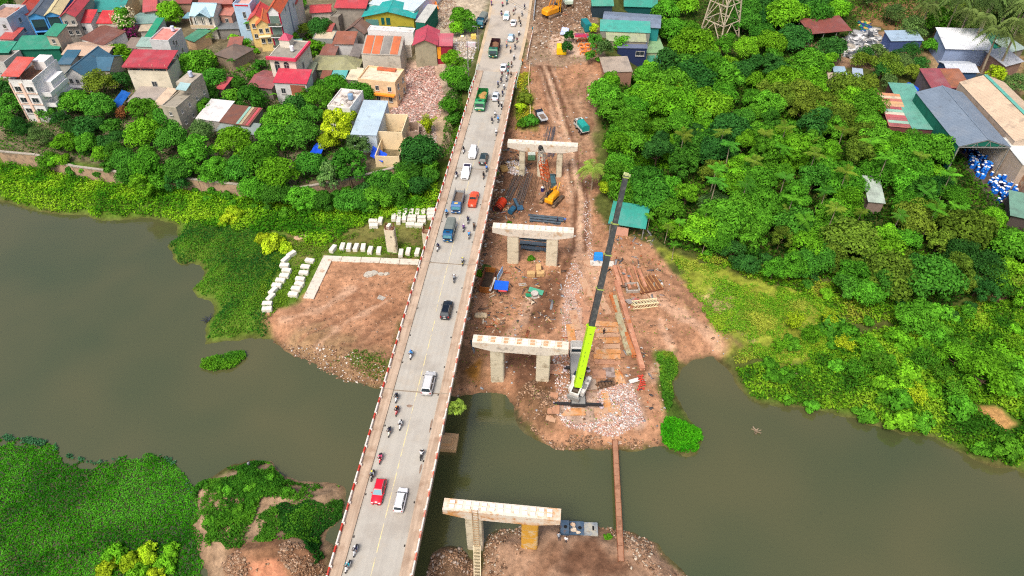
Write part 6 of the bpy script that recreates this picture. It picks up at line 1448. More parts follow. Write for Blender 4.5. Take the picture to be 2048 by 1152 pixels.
# --- the town left of the bridge
bld('white two storey house with a long red orange roof, leftmost of the terrace', (22, 31), (53, 30), 16, 7.0, 'gy', (214, 66, 44), (238, 232, 222), 1.6, nf=2, fl=2)
t, L_, D, h, w_, r_ = bld('blue narrow house with a slate grey roof and dark glazed front', (56, 34), (88, 32), 16, 9.5, 'gy', (84, 98, 116), (84, 162, 226), 1.3); MB().box((L_ / 2, -.08, h - 2.6), (L_ * .8, .12, 3.4)).build('glazed_front', glassm, t); MB().box((L_ / 2, -.08, h - 6.8), (L_ * .8, .12, 3.8)).build('glazed_front', M(srgb(20, 40, 52), .3, name='dark_front'), t); MB().box((L_ / 2, -.35, h - 4.6), (L_ * .9, .7, .18)).build('balcony', w_, t)
t, L_, D, h, w_, r_ = bld('blue narrow house with a pale yellow roof and dark glazed front', (90, 31), (118, 29), 15, 9.5, 'gy', (226, 208, 150), (84, 162, 226), 1.2); MB().box((L_ / 2, -.08, h - 2.4), (L_ * .82, .12, 3.6)).build('glazed_front', glassm, t); MB().box((L_ / 2, -.4, h - 4.5), (L_ * .95, .8, .2)).build('balcony', w_, t); MB().box((L_ / 2, -.08, h - 6.6), (L_ * .7, .12, 3.2)).build('glazed_front', M(srgb(26, 36, 70), .3, name='dark_front2'), t)
t, L_, D, h, w_, r_ = bld('grey house with a crimson and orange roof beside the blue houses', (121, 34), (149, 33), 16, 9, 'gy', (206, 66, 74), (176, 168, 158), 1.6, nf=2, fl=2); MB().box((L_ / 2, -.5, h - 2.6), (L_, 1.0, .2)).build('balcony', w_, t)
bld('small white house with a red roof framed in white', (147, 46), (181, 46), 6, 6, 'shed', (220, 52, 58), WHT, 1.6, .25, nf=1, fl=1)
bld('beige house with a plain red sloping roof by the flowering tree', (194, 47), (234, 47), 6, 5.5, 'shed', (222, 48, 52), (214, 204, 186), 1.5, .25)
bld('wide teal roofed building behind the red roofed houses', (181, 23), (244, 22), 14, 5, 'gx', (46, 156, 146), (238, 214, 160), 1.6)
bld('long low shed with a green roof and dark green wall', (28, 99), (117, 97), 7, 4.6, 'shed', (46, 156, 122), (20, 108, 86), .9, nf=0)
bld('small green shed at the left edge of the town', (-14, 105), (16, 105), 5, 4.6, 'shed', (40, 160, 126), (16, 92, 74), .9)
t, L_, D, h, w_, r_ = bld('little tower with a green and white lean-to roof above the green shed', (92, 70), (113, 72), 5, 8, 'shed', (46, 150, 114), (196, 180, 160), 1.2, nf=1, fl=1)
bld('white walled house with a brown tiled diamond roof', (162, 77), (206, 91), 8.5, 4.2, 'shed', (128, 76, 62), (240, 236, 230), 1.0, .3)
bld('long tan corrugated roof between the brown and the slate blue roofs', (126, 108), (211, 113), 8, 4.0, 'gx', (212, 178, 150), (160, 148, 136), 1.0)
t, L_, D, h, w_, r_ = bld('white house with slate blue roof and gable facing the river', (131, 150), (170, 153), 13, 5.0, 'gy', (58, 106, 134), (238, 234, 230), 2.6, nf=3, fl=1); MB().box((L_ / 2, -1.0, 2.2), (L_ * .9, 1.6, .2)).build('porch', w_, t)
bld('blue cross wing of the white gabled house', (166, 140), (218, 140), 9, 4.4, 'gx', (56, 108, 138), (200, 190, 176), 2.0)
bld('low blue roof at the back of the white modern house', (117, 128), (140, 128), 7, 4, 'shed', (48, 104, 134), (180, 180, 176), .8)
# white modern three storey house
t, L_, D, h, w_, r_ = bld('white modern three storey house with roof garden near the left edge', (19, 165), (66, 167), 12, 11.5, 'flat', (150, 112, 84), (246, 244, 242), nf=2, fl=3, par=.9, wst=.08, ww=1.9, wh=1.5)
pk = paint((240, 206, 186), rough=.8)
MB().box((L_ * .46, -.14, h / 2 - .5), (.75, .3, h + 1)).build('pilaster', pk, t); MB().box((.02, -.1, h / 2 - .5), (.35, .25, h + 1)).build('pilaster', pk, t)
for z in (h - 2.95, h - 6.15): MB().box((L_ / 2, -.1, z), (L_, .16, .3)).build('string_course', pk, t)
for z in (h - 4.3, h - 7.4):
    mb = MB(); mb.box((L_ + 1.2, 5.5, z), (2.6, 8.5, .25)); mb.box((L_ + 2.45, 5.5, z + .6), (.16, 8.5, 1.0)); mb.box((L_ + 1.2, 1.3, z + .6), (2.5, .16, 1.0)); mb.build('balcony', w_, t)
MB().box((L_ + .9, 7, h / 2 - 1), (1.9, 6, h - 1)).build('bay', w_, t)
mb = MB(); slabq(mb, [(-.8, -.8, h + 2.2), (4.2, -.8, h + 2.2), (4.2, 7.5, h + 3.6), (-.8, 7.5, h + 3.6)]); cn = mb.build('canopy', roofmat((224, 84, 70)), t)
for x in (0, 3.8):
    for y in (0, 6.8): MB().box((x, y, h + 1.3), (.1, .1, 2.6)).build('post', greym, cn)
MB().box((L_ - 2.0, D - 2.5, h + 1.2), (3.6, 4, 2.4)).build('stair_head', w_, t)
bld('grey white house cut by the left edge', (-30, 40), (15, 42), 10, 9, 'flat', (190, 150, 130), (208, 210, 216), nf=2, fl=2, ns=1)
bld('low grey house under the left edge below the green shed', (-30, 128), (10, 130), 8, 4, 'flat', (150, 140, 130), (206, 204, 200), nf=1, fl=1)
# cream house with crimson canopy
t, L_, D, h, w_, r_ = bld('cream house with a wide crimson canopy roof over its terrace', (258, 147), (337, 149), 7.5, 7.5, 'flat', (150, 190, 176), (234, 224, 200), par=1.0, wst=.15)
mb = MB(); slabq(mb, [(-1.0, -.6, h + 2.3), (L_ + .6, -.6, h + 2.3), (L_ + .6, D + .6, h + 3.3), (-1.0, D + .6, h + 3.3)]); cn = mb.build('canopy', roofmat((196, 58, 70)), t)
MB().box((L_ / 2, -.62, h + 2.15), (L_ + 1.6, .08, .35)).build('fascia', roofmat((176, 44, 58)), cn)
for k in range(4):
    for y in (.1, D - .1): MB().box((.2 + k * (L_ - .4) / 3, y, h + 1.5), (.16, .16, 2.6)).build('post', paint((220, 170, 150)), cn)
window(t, 'f', L_, D, L_ * .56, h - 3.0, 1.5, 1.7); window(t, 'f', L_, D, L_ * .62, .9, 1.3, 1.5)
t, L_, D, h, w_, r_ = bld('pale grey three storey house with a pink terrace', (299, 81), (337, 83), 8.5, 9.8, 'flat', (232, 150, 138), (216, 216, 216), par=.35, wst=.1)
for (u_, z_) in ((2.2, h - 1.4), (3.6, h - 2.0), (2.0, h - 5.6), (5.4, h - 5.2)): window(t, 'r', L_, D, u_, z_, .9, 1.5)
tank(t, L_ - 1.6, D - 2, h, 'blue and white water tank on the pink terrace', (206, 216, 240))
bld('bright green lean-to roof behind the pink terrace', (288, 78), (302, 78), 12, 7.4, 'shed', (26, 158, 112), (180, 190, 180), 1.2, .2)
bld('grey green awning roof in front of the pink terrace house', (273, 93), (334, 96), 4.0, 7.0, 'shed', (150, 182, 170), (190, 190, 180), 1.0, .2)
t, L_, D, h, w_, r_ = bld('white house with light blue gabled roof and front balcony', (381, 31), (425, 32), 9, 7.4, 'gx', (182, 222, 236), (234, 228, 214), 2.2, nf=3, fl=1, ww=.9, wh=2.2)
for s in (0, 1): mb = MB(); slabq(mb, [(L_ * .2 if not s else L_ * .95, -1.6, h), (L_ * .575, -1.6, h + 1.7), (L_ * .575, 4, h + 1.7), (L_ * .2 if not s else L_ * .95, 4, h)]); mb.build('roof', r_, t)
MB().box((L_ / 2, -.8, h - 3.3), (L_ + .4, 1.7, .25)).build('balcony', w_, t); MB().box((L_ / 2, -1.6, h - 2.8), (L_ + .4, .1, .9)).build('balustrade', paint((206, 180, 150)), t)
for x in (.1, L_ * .3, L_ * .62): MB().box((x, -1.5, h - 1.5), (.18, .18, 3.0)).build('post', w_, t)
MB().box((-1.2, 1, h - .4), (2.2, 4.5, .12)).build('lean_to', roofmat((110, 170, 186)), t)
bld('red brown roofed house behind the light blue one', (398, 8), (462, 7), 12, 8, 'gx', (182, 104, 90), (150, 78, 66), 1.8)
bld('low slate grey roof between light blue and tall blue house', (437, 58), (477, 57), 9, 3.2, 'shed', (118, 126, 130), (150, 146, 140), .8)
t, L_, D, h, w_, r_ = bld('tall pale blue house with a white parapet', (467, 14), (500, 15), 8, 10.5, 'flat', (226, 180, 166), (186, 216, 242), par=1.1, wst=.06); window(t, 'f', L_, D, L_ * .55, h - 2.4, 1.0, 2.0); window(t, 'f', L_, D, L_ * .55, h - 6, 1.0, 2.0); MB().box((L_ / 2, -.04, h + .55), (L_ - 1, .1, .4)).build('red_band', paint((206, 50, 60)), t)
bld('old house with a mossy brown tiled hip roof', (431, 108), (467, 119), 8, 3.6, 'hip', (122, 100, 86), (160, 140, 118), 1.8, tile=True, rst=.5)
bld('small green roof by the palm tufts', (372, 77), (389, 83), 6, 3.2, 'shed', (66, 146, 112), (226, 190, 150), 1.0)
bld('patchwork grey green roof left of the bright tree', (268, 47), (312, 45), 8, 4, 'gx', (126, 166, 156), (170, 160, 146), 1.0)
bld('small tan roof among the patchwork sheds', (280, 62), (304, 61), 5, 3.2, 'shed', (206, 186, 156), (190, 180, 170), .8)
bld('long pinkish red roof behind the bright tree', (288, 24), (312, 21), 16, 5.2, 'shed', (212, 90, 88), (170, 150, 140), .8)
bld('brown red roof at the top edge left of the light blue house', (352, 6), (380, 6), 9, 6, 'gx', (160, 78, 70), (170, 140, 120), 1.2)
bld('yellow house with red roof between the tall houses', (497, 41), (529, 40), 9, 8.5, 'gy', (222, 62, 58), (240, 206, 136), 2.0, nf=2, fl=2)
t, L_, D, h, w_, r_ = bld('ornate yellow house with an orange roof', (513, 51), (538, 49), 8, 8.2, 'gy', (230, 110, 54), (240, 212, 146), 1.8, nf=2, fl=2); MB().box((L_ / 2, -.5, h - 3.4), (L_, 1.0, .22)).build('balcony', paint((246, 226, 190)), t)
t, L_, D, h, w_, r_ = bld('tall narrow white house with orange tiles and crimson trim', (534, 26), (559, 26), 24, 13.5, 'gy', (228, 92, 46), (240, 240, 240), 2.2, wst=.05)
crim = paint((158, 34, 64))
for x in (.12, L_ - .12): MB().box((x, -.12, h / 2), (.4, .25, h)).build('pilaster', crim, t)
for z in (h - 3.6, h - 7, h - 10.4): MB().box((L_ / 2, -.6, z), (L_ + .3, 1.2, .25)).build('balcony', w_, t); MB().box((L_ / 2, -.06, z + 1.6), (L_ - 1.0, .1, 2.2)).build('glazed_front', M(srgb(110, 130, 120), .2, .2, 3, name='green_glass'), t); MB().box((L_ / 2, -1.15, z + .55), (L_ + .3, .08, .8)).build('balustrade', M2((90, 100, 90), (200, 190, 160), .4), t)
MB().box((L_ + .02, D * .42, h / 2), (.08, .9, h)).build('wall_strip', M(tuple(sc3(160, 166, 186)), .9, name='grey_band'), t)  # upright blue grey strip on the side wall
for (y_, z_) in ((D * .62, h - 3.6), (D * .25, h - 1)): window(t, 'r', L_, D, y_, z_, .8, 1.4)
t, L_, D, h, w_, r_ = bld('weathered grey house under a red roof', (672, 15), (729, 16), 8, 8, 'shed', (210, 62, 68), (164, 156, 144), 1.2, .6, wst=.55)
bld('small red canopy roof beside the weathered house', (622, 25), (660, 23), 6, 3.4, 'gx', (216, 64, 66), (210, 200, 190), 1.0)
bld('grey concrete annex of the weathered house', (660, 34), (676, 36), 6, 6, 'flat', (150, 144, 132), (150, 142, 130), par=.3, wst=.5)
t, L_, D, h, w_, r_ = bld('olive yellow building with a turquoise roof', (728, 32), (827, 35), 8, 6.6, 'gy', (28, 178, 170), (186, 174, 60), 1.9, .7)
for (x0, x1, z0, z1, cc) in ((.02, .28, .2, .85, (84, 150, 140)), (.66, .97, .05, .55, (12, 110, 90)), (.34, .40, .62, .95, (10, 100, 90)), (.44, .52, .62, .95, (10, 100, 90))): MB().box((L_ * (x0 + x1) / 2, -.06, h * (z0 + z1) / 2), (L_ * (x1 - x0), .1, h * (z1 - z0))).build('cladding', roofmat(cc), t)
bld('house with a brown tiled roof left of the olive building', (691, 62), (728, 67), 9, 4.2, 'gy', (136, 100, 84), (140, 136, 130), 2.2, tile=True, rst=.4)
bld('white walled house with a rust brown roof', (668, 87), (705, 88), 6, 4.6, 'shed', (166, 96, 70), (214, 212, 210), 1.0)
bld('flat tan roofed low house beside the dark trees', (625, 78), (665, 79), 6, 3.6, 'flat', (212, 196, 168), (160, 164, 160), par=.15)
t, L_, D, h, w_, r_ = bld('tall cream house with mouldy side wall and crimson eaves', (537, 114), (589, 118), 11, 10.5, 'flat', (160, 154, 142), (230, 222, 206), par=.2, wst=.3)
for q, sz in (((L_ / 2, -.3), (L_ + 1.2, .7)), ((L_ + .3, D / 2 - .1), (.7, D + .2))): MB().box((q[0], q[1], h - .1), (sz[0], sz[1], .75)).build('eaves_band', paint((214, 64, 92)), t)
for u_ in (.27, .63): 
    window(t, 'f', L_, D, L_ * u_, h - 3.2, 1.6, 2.6); MB().tube((L_ * u_, -.03, h - 1.9), (L_ * u_, .04, h - 1.9), .8, n=16).build('arch_light', winglass, t)
window(t, 'f', L_, D, L_ * .3, h - 7.5, 1.4, 1.8); window(t, 'r', L_, D, D * .4, h - 4, 1.1, 2.0)
mb = MB(); mb.box((2.4, D - 3.2, h + 1.1), (3.0, 3.0, 2.2)); mb.build('stair_head', w_, t); mb = MB(); mb.loft([[(.7, D - 4.9, h + 2.2), (4.1, D - 4.9, h + 2.2), (4.1, D - 1.5, h + 2.2), (.7, D - 1.5, h + 2.2)], [(2.3, D - 3.3, h + 3.7), (2.5, D - 3.3, h + 3.7), (2.5, D - 3.1, h + 3.7), (2.3, D - 3.1, h + 3.7)]]); mb.build('stair_roof', roofmat((214, 66, 98)), t)
tank(t, 5.4, 4.2, h, 'white steel water tank on the tall cream house', (236, 238, 244))
t, L_, D, h, w_, r_ = bld('white and grey house with a crimson roof and brown balcony', (548, 165), (612, 168), 5.5, 6.4, 'shed', (214, 48, 72), (214, 214, 212), 1.3, .3, wst=.35)
window(t, 'f', L_, D, L_ * .24, h - 2.4, 1.3, 1.7); MB().box((L_ * .72, -.05, h - 2.0), (L_ * .46, .12, 3.0)).build('loggia', M(srgb(150, 90, 70), .8, .2, 2, name='loggia'), t); MB().box((L_ * .72, -.6, h - 3.6), (L_ * .5, 1.3, .25)).build('balcony', paint((226, 190, 150)), t)
bld('long olive green hip roof behind the awnings', (623, 138), (714, 139), 8.5, 3.4, 'hip', (164, 162, 112), (120, 130, 110), 1.8, .6, rst=.35)
for (A, B, rc, lb) in (((641, 157), (660, 157), (146, 84, 62), 'brown awning roof, first of three before the olive roof'), ((661, 157), (690, 158), (84, 190, 186), 'turquoise awning roof in the middle of three'), ((692, 159), (716, 161), (236, 220, 184), 'cream awning roof, nearest the peach house')): bld(lb, A, B, 6, 3.0, 'shed', rc, (150, 140, 130), .7, .1, name='awning_shed', cat='awning')
t, L_, D, h, w_, r_ = bld('bare concrete house with orange tiled roof panels', (723, 109), (800, 112), 7.5, 7.5, 'shed', (176, 168, 154), (206, 198, 182), 2.4, .1, wst=.3)
for k, cc in enumerate(((230, 108, 54), (236, 112, 56), (146, 140, 132), (220, 110, 60))): MB().loft([[(L_ * (.03 + k * .235), .3, h + .22), (L_ * (.23 + k * .235), .3, h + .22), (L_ * (.23 + k * .235), D - .3, h + .16 + 2.26), (L_ * (.03 + k * .235), D - .3, h + .16 + 2.26)], [(L_ * (.03 + k * .235), .3, h + .34), (L_ * (.23 + k * .235), .3, h + .34), (L_ * (.23 + k * .235), D - .3, h + .28 + 2.26), (L_ * (.03 + k * .235), D - .3, h + .28 + 2.26)]]).build('tile_panel', roofmat(cc, st=.3), t)
window(t, 'f', L_, D, L_ * .53, h - 5, .6, .7); window(t, 'f', L_, D, L_ * .6, h - 5, .6, .7)
t, L_, D, h, w_, r_ = bld('half demolished peach house with an open top floor', (716, 160), (790, 168), 8, 7.0, 'flat', (240, 218, 190), (244, 208, 164), par=.5, nf=3, fl=2, ns=2); MB().box((L_ * .55, D - 1, h + .4), (L_ * .5, 1.2, .5)).build('tile_heap', roofmat((226, 106, 60), False, 0, .5), t); MB().box((L_ * .62, -.5, h - 3.4), (L_ * .7, 1.1, .4)).build('orange_ledge', paint((246, 150, 50)), t)
bld('grey gabled house with a crimson roof by the rubble field', (829, 89), (872, 89), 9, 5, 'gy', (206, 66, 86), (170, 162, 136), 1.7, .6, wst=.35)
t, L_, D, h, w_, r_ = bld('low crimson roofed shop beside the grey gabled house', (873, 92), (903, 92), 6, 4.2, 'shed', (210, 96, 110), (160, 40, 62), .9, .3); MB().box((L_ * .15, -.08, h / 2), (L_ * .25, .12, h - .6)).build('shutter', paint((240, 160, 50)), t)
bld('roofless pale rooms between concrete house and white wall', (766, 86), (822, 91), 8, 4.2, 'none', (206, 196, 180), (226, 214, 196), wst=.3)
bld('little red roofed hut in front of the white wall', (752, 84), (784, 86), 5, 4.0, 'shed', (178, 90, 62), (206, 50, 60), 1.2, .2)
bld('long white wall with rooms under the olive building', (735, 60), (826, 66), 3, 6, 'flat', (226, 222, 216), (238, 238, 236), par=.2, wst=.1)
bld('big pale blue roofed hall at the top of the town', (738, 8), (828, 22), 22, 7.5, 'shed', (212, 230, 238), (236, 236, 232), .6, .2, rst=.06)
bld('narrow dark green and white building beside the tarpaulins', (831, 44), (850, 46), 12, 6, 'shed', (206, 206, 196), (14, 112, 92), .6, .1)
t, L_, D, h, w_, r_ = bld('roofless white house full of rubble above the yellow green tree', (655, 214), (700, 219), 9.5, 8, 'flat', (232, 222, 212), (236, 232, 228), par=.4, wst=.25); mb = MB(); [mb.blob((rnd.uniform(1, L_ - 1), rnd.uniform(1, D - 1), h + .1), (.9, .8, .5)) for _ in range(16)]; mb.build('rubble', M2((236, 228, 218), (150, 140, 132), .5), t)
for (u_, z_) in ((D * .3, h - 4),): window(t, 'r', L_, D, u_, z_, .8, 1.0)
tank(t, L_ * .75, D * .5, h, 'steel blue water tank in the roofless white house', (130, 160, 190), .7)
t, L_, D, h, w_, r_ = bld('long pale blue roofed shed beside the roofless peach rooms', (702, 269), (752, 271), 15.5, 5.2, 'shed', (190, 214, 230), (206, 220, 226), 1.0, .15, rst=.05)
bld('roofless peach room nearest the rubble field', (752, 263), (804, 265), 9, 5.2, 'none', (220, 200, 170), (246, 222, 180), wst=.15)
bld('roofless peach room with an orange floor nearest the river', (749, 312), (798, 314), 9, 3.2, 'none', (220, 200, 170), (244, 218, 176), wst=.2)
bld('small roofless brown walled pen right of the peach rooms', (806, 265), (838, 263), 5, 2.6, 'none', (150, 130, 120), (176, 150, 132), wst=.4)
bld('white corrugated low shed beside the brown one', (392, 238), (438, 243), 9, 3.6, 'shed', (236, 232, 230), (190, 184, 176), .9, .2)
t, L_, D, h, w_, r_ = bld('low shed with rust brown roof and coloured sheets', (440, 244), (498, 252), 7.5, 3.6, 'shed', (130, 78, 60), (150, 140, 130), .9, .2)
for k, cc in enumerate(((140, 196, 176), (196, 176, 136), (150, 90, 70), (206, 76, 84))): MB().loft([[(L_ * (.55 + k * .11), 0, h + .16), (L_ * (.64 + k * .11), 0, h + .16), (L_ * (.64 + k * .11), D, h + .16 + .9), (L_ * (.55 + k * .11), D, h + .16 + .9)], [(L_ * (.55 + k * .11), 0, h + .2), (L_ * (.64 + k * .11), 0, h + .2), (L_ * (.64 + k * .11), D, h + .2 + .9), (L_ * (.55 + k * .11), D, h + .2 + .9)]]).build('roof_sheet', roofmat(cc), t)
bld('low grey green patchwork roof at the foot of the brown shed', (432, 262), (508, 270), 4.5, 3.0, 'shed', (140, 156, 150), (150, 140, 130), .6, .1)
t, L_, D, h, w_, r_ = bld('unfinished grey concrete house of two heights', (323, 213), (352, 217), 14, 8, 'flat', (164, 156, 140), (188, 178, 160), par=.3, wst=.4, nf=1, fl=2, ns=4, ww=.8, wh=1.0); MB().box((L_ / 2, D - 3, h + 1.4), (L_, 6, 2.8)).build('upper_block', w_, t); mb = MB(); slabq(mb, [(L_ * .3, 5.5, h + 2.2), (L_ + .2, 5.5, h + 2.2), (L_ + .2, 8.2, h + 2.9), (L_ * .3, 8.2, h + 2.9)]); mb.build('canopy', roofmat((164, 204, 206)), t)
tank(t, L_ * .6, D - 2.5, h + 2.8, 'steel and blue water tank on the unfinished concrete house', (190, 200, 226))
bld('low grey roof with two white skylights below the cream house', (258, 203), (306, 207), 7, 3.2, 'shed', (170, 158, 148), (180, 170, 160), .7)
bld('tan lean-to against the unfinished house', (306, 209), (326, 211), 8, 5.0, 'shed', (226, 196, 164), (220, 200, 170), .6, .1)
bld('low dark red roofs between the trees by the crimson house', (498, 171), (542, 176), 9, 3.6, 'gx', (170, 84, 84), (140, 130, 120), 1.0, rst=.5)
bld('small red roof corner under the palms', (430, 176), (446, 178), 5, 3.2, 'shed', (206, 70, 80), (140, 120, 110), .8)
for (A, B, D_, h_, rc, wc, lb) in (((250, 96), (272, 97), 5, 3.2, (150, 130, 116), (190, 180, 170), 'small grey shed below the flowering tree'), ((455, 98), (480, 97), 6, 3.2, (170, 96, 80), (206, 196, 180), 'small reddish roof beside the old tiled house'), ((575, 100), (600, 99), 5, 3.4, (96, 150, 140), (160, 150, 140), 'small grey green roof behind the tall cream house'), ((640, 112), (668, 113), 6, 3.2, (150, 88, 70), (150, 140, 130), 'small rust roof before the flat tan house'), ((700, 112), (718, 113), 6, 4.2, (130, 120, 112), (170, 164, 156), 'narrow grey lean-to beside the concrete house'), ((640, 62), (662, 63), 5, 3.4, (196, 84, 76), (206, 200, 190), 'little red roof between dark trees and weathered house'), ((0, 78), (26, 79), 6, 5.0, (206, 76, 70), (206, 196, 190), 'red roofed house above the left green sheds'), ((440, 30), (462, 31), 7, 6.0, (214, 130, 110), (196, 150, 130), 'pinkish house behind the slate roof'), ((600, 150), (622, 151), 6, 4.0, (140, 150, 120), (170, 160, 150), 'mossy shed beside the cream tower house'), ((560, 8), (592, 8), 8, 9.0, (214, 90, 70), (236, 226, 206), 'cream house behind the tall white house')): bld(lb, A, B, D_, h_, 'shed', rc, wc, .9, .3, nf=1, fl=1, rst=.35)
# --- right of the bridge
bld('long slate blue roofed workshop at the top of the site', (1207, 47), (1318, 55), 9, 6, 'gx', (120, 138, 162), (40, 140, 140), 1.0, .5, name='workshop', cat='workshop')
bld('turquoise roofed annex of the workshop', (1201, 62), (1300, 66), 6, 4.6, 'shed', (66, 180, 160), (150, 150, 140), .9, .2, name='workshop', cat='workshop')
bld('tan green low roof below the turquoise annex', (1214, 82), (1292, 84), 7, 4.0, 'shed', (176, 182, 138), (150, 140, 120), .6, .2, name='workshop', cat='workshop')
t, L_, D, h, w_, r_ = bld('dark blue box house with a slate roof before the workshop', (1236, 96), (1294, 97), 6, 4.2, 'shed', (104, 116, 146), (40, 54, 96), .8, .2); window(t, 'f', L_, D, L_ * .78, h - 1.6, 2.6, 1.5)
t, L_, D, h, w_, r_ = bld('long pale green roofed shed with teal gates', (1293, 106), (1330, 105), 15, 4.4, 'shed', (140, 184, 128), (176, 186, 150), .6, .2, name='workshop', cat='workshop')
for k in range(2): MB().box((L_ * (.27 + .46 * k), -.08, h * .42), (L_ * .4, .12, h * .8)).build('gate', roofmat((96, 210, 172)), t)
bld('teal gabled shed above the workshop', (1250, 12), (1313, 14), 9, 4.4, 'gx', (50, 158, 136), (14, 84, 84), 1.6)
bld('small teal shed beside the excavator', (1186, 11), (1225, 11), 6, 4, 'gx', (56, 168, 140), (40, 60, 70), 1.0)
bld('low dusty tan shed at the end of the dirt lane', (1209, 145), (1264, 143), 8, 3.0, 'shed', (182, 164, 144), (160, 120, 100), .6, .2, rst=.4)
bld('open shed with a rusty red brown roof in the scrap yard', (1622, 68), (1702, 61), 8.5, 4.4, 'shed', (146, 72, 62), (150, 130, 110), 1.2, .3, walls='posts', name='open_shed', cat='shed')
bld('pale blue roofed pair of lean-tos beyond the scrap yard', (1783, 82), (1845, 81), 5.5, 3.6, 'shed', (160, 188, 212), (70, 90, 140), .8, .3, name='shed', cat='shed')
bld('large white roofed hall among the trees', (1893, 97), (1984, 100), 10, 5.2, 'shed', (232, 236, 242), (150, 170, 206), 2.0, .5, name='shed', cat='shed', rst=.06)
bld('dark green roofed shed beside the white hall', (1978, 90), (2018, 90), 7, 4, 'shed', (18, 128, 108), (40, 70, 70), .9, name='shed', cat='shed')
bld('low dark green roof below the white hall', (1976, 112), (2022, 111), 5, 3.2, 'shed', (24, 140, 116), (90, 80, 80), .7, name='shed', cat='shed')
bld('tilted silver roofed hut with brick wall at the right edge', (2011, 132), (2044, 123), 7, 4, 'shed', (196, 200, 208), (150, 120, 106), 1.4, name='shed', cat='shed')
bld('pale grey green hut behind the tilted silver roof', (2020, 104), (2048, 97), 6, 4, 'shed', (170, 194, 186), (150, 140, 130), 1.0, name='shed', cat='shed')
bld('silver roofed shed beside the yellow sheet', (1897, 143), (1955, 144), 6.5, 3.6, 'gx', (206, 214, 224), (60, 90, 130), .9, name='shed', cat='shed', rst=.1)
t, L_, D, h, w_, r_ = bld('shed with half crimson half rusty roof behind the warehouse', (1864, 176), (1941, 176), 9, 4.6, 'shed', (160, 74, 82), (110, 100, 100), 1.2, .3, name='shed', cat='shed'); MB().loft([[(L_ * .5, 0, h + .16), (L_ + .3, 0, h + .16), (L_ + .3, D, h + .16 + 1.14), (L_ * .5, D, h + .16 + 1.14)], [(L_ * .5, 0, h + .2), (L_ + .3, 0, h + .2), (L_ + .3, D, h + .2 + 1.14), (L_ * .5, D, h + .2 + 1.14)]]).build('rusty_sheet', roofmat((176, 100, 62), st=.5), t)
t, L_, D, h, w_, r_ = bld('shed roofed with red, white and green striped sheets', (1779, 252), (1824, 256), 17, 4.4, 'shed', (206, 120, 110), (120, 70, 66), .5, .2, name='shed', cat='shed')
for k, cc in enumerate(((176, 84, 84), (160, 206, 180), (190, 90, 92), (206, 96, 100), (226, 214, 190), (150, 206, 180), (190, 84, 90), (232, 178, 130), (236, 180, 120), (214, 120, 100), (230, 206, 170), (226, 150, 100))): 
    y0 = D * k / 12 + .05; y1 = D * (k + 1) / 12 - .05; zf = lambda y: h + .14 + .5 * (y + .2) / (D + .4)
    MB().loft([[(0, y0, zf(y0)), (L_, y0, zf(y0)), (L_, y1, zf(y1)), (0, y1, zf(y1))], [(0, y0, zf(y0) + .07), (L_, y0, zf(y0) + .07), (L_, y1, zf(y1) + .07), (0, y1, zf(y1) + .07)]]).build('roof_sheet', roofmat(cc, True, 1), t)
bld('long sea green roofed shed against the warehouse wall', (1825, 257), (1877, 260), 24, 4.6, 'shed', (100, 178, 156), (110, 70, 70), .4, .2, name='shed', cat='shed')
# slate blue warehouse with drums
a_ = P(1918, 292, 10); b_ = P(2021, 293, 10); d_ = P(1843, 182, 10)
nrm = Vector((-(b_ - a_).y, (b_ - a_).x, 0)).normalized()
t, L_, D, h, w_, r_ = bld('big warehouse with a slate blue gable roof and open front full of drums', (1918, 292), (2021, 293), (d_ - a_).length * .97, 8.0, 'gy', (122, 140, 160), (22, 112, 92), 2.0, .15, name='warehouse', cat='warehouse', walls='lb', rst=.08); WH_t = t
MB().box((L_ - .1, D / 2, h / 2 - .6), (.2, D - .5, h + 1)).build('wall', wallmat((206, 190, 170)), t)
mb = MB(); mb.bar((0, -.05, h - .3), (L_, -.05, h - .3), .2); mb.bar((0, -.05, h - .2), (L_ / 2, -.05, h + 1.7), .18); mb.bar((L_, -.05, h - .2), (L_ / 2, -.05, h + 1.7), .18)
for k in range(7): x = L_ * (k + 1) / 8; mb.bar((x, -.05, h - .3), (x + L_ / 16 * (1 if k % 2 else -1), -.05, h - .3 + 1.9 * (1 - abs(x / L_ * 2 - 1))), .1)
mb.build('front_truss', greym, t)
for x in (.1, L_ - .1): MB().box((x, -.05, h / 2 - .5), (.25, .25, h)).build('post', greym, t)
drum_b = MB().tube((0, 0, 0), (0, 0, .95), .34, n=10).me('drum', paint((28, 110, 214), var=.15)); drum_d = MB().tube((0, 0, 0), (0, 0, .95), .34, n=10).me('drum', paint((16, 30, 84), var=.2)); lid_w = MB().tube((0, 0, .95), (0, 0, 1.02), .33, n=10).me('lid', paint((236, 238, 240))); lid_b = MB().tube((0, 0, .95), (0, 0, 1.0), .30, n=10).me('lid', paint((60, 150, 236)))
def drum(q, k, lb, grp):
    o = link('drum', (drum_b, drum_d)[k], None, q, (0, 0, rnd.random() * 6)); wl_ = rnd.random() < .45; link('lid', lid_w if wl_ else lid_b, o); tag(o, ('white lidded ' if wl_ else 'blue lidded ') + lb, 'drum', grp + (' with white lids' if wl_ else ' with blue lids'))
n_ = 0
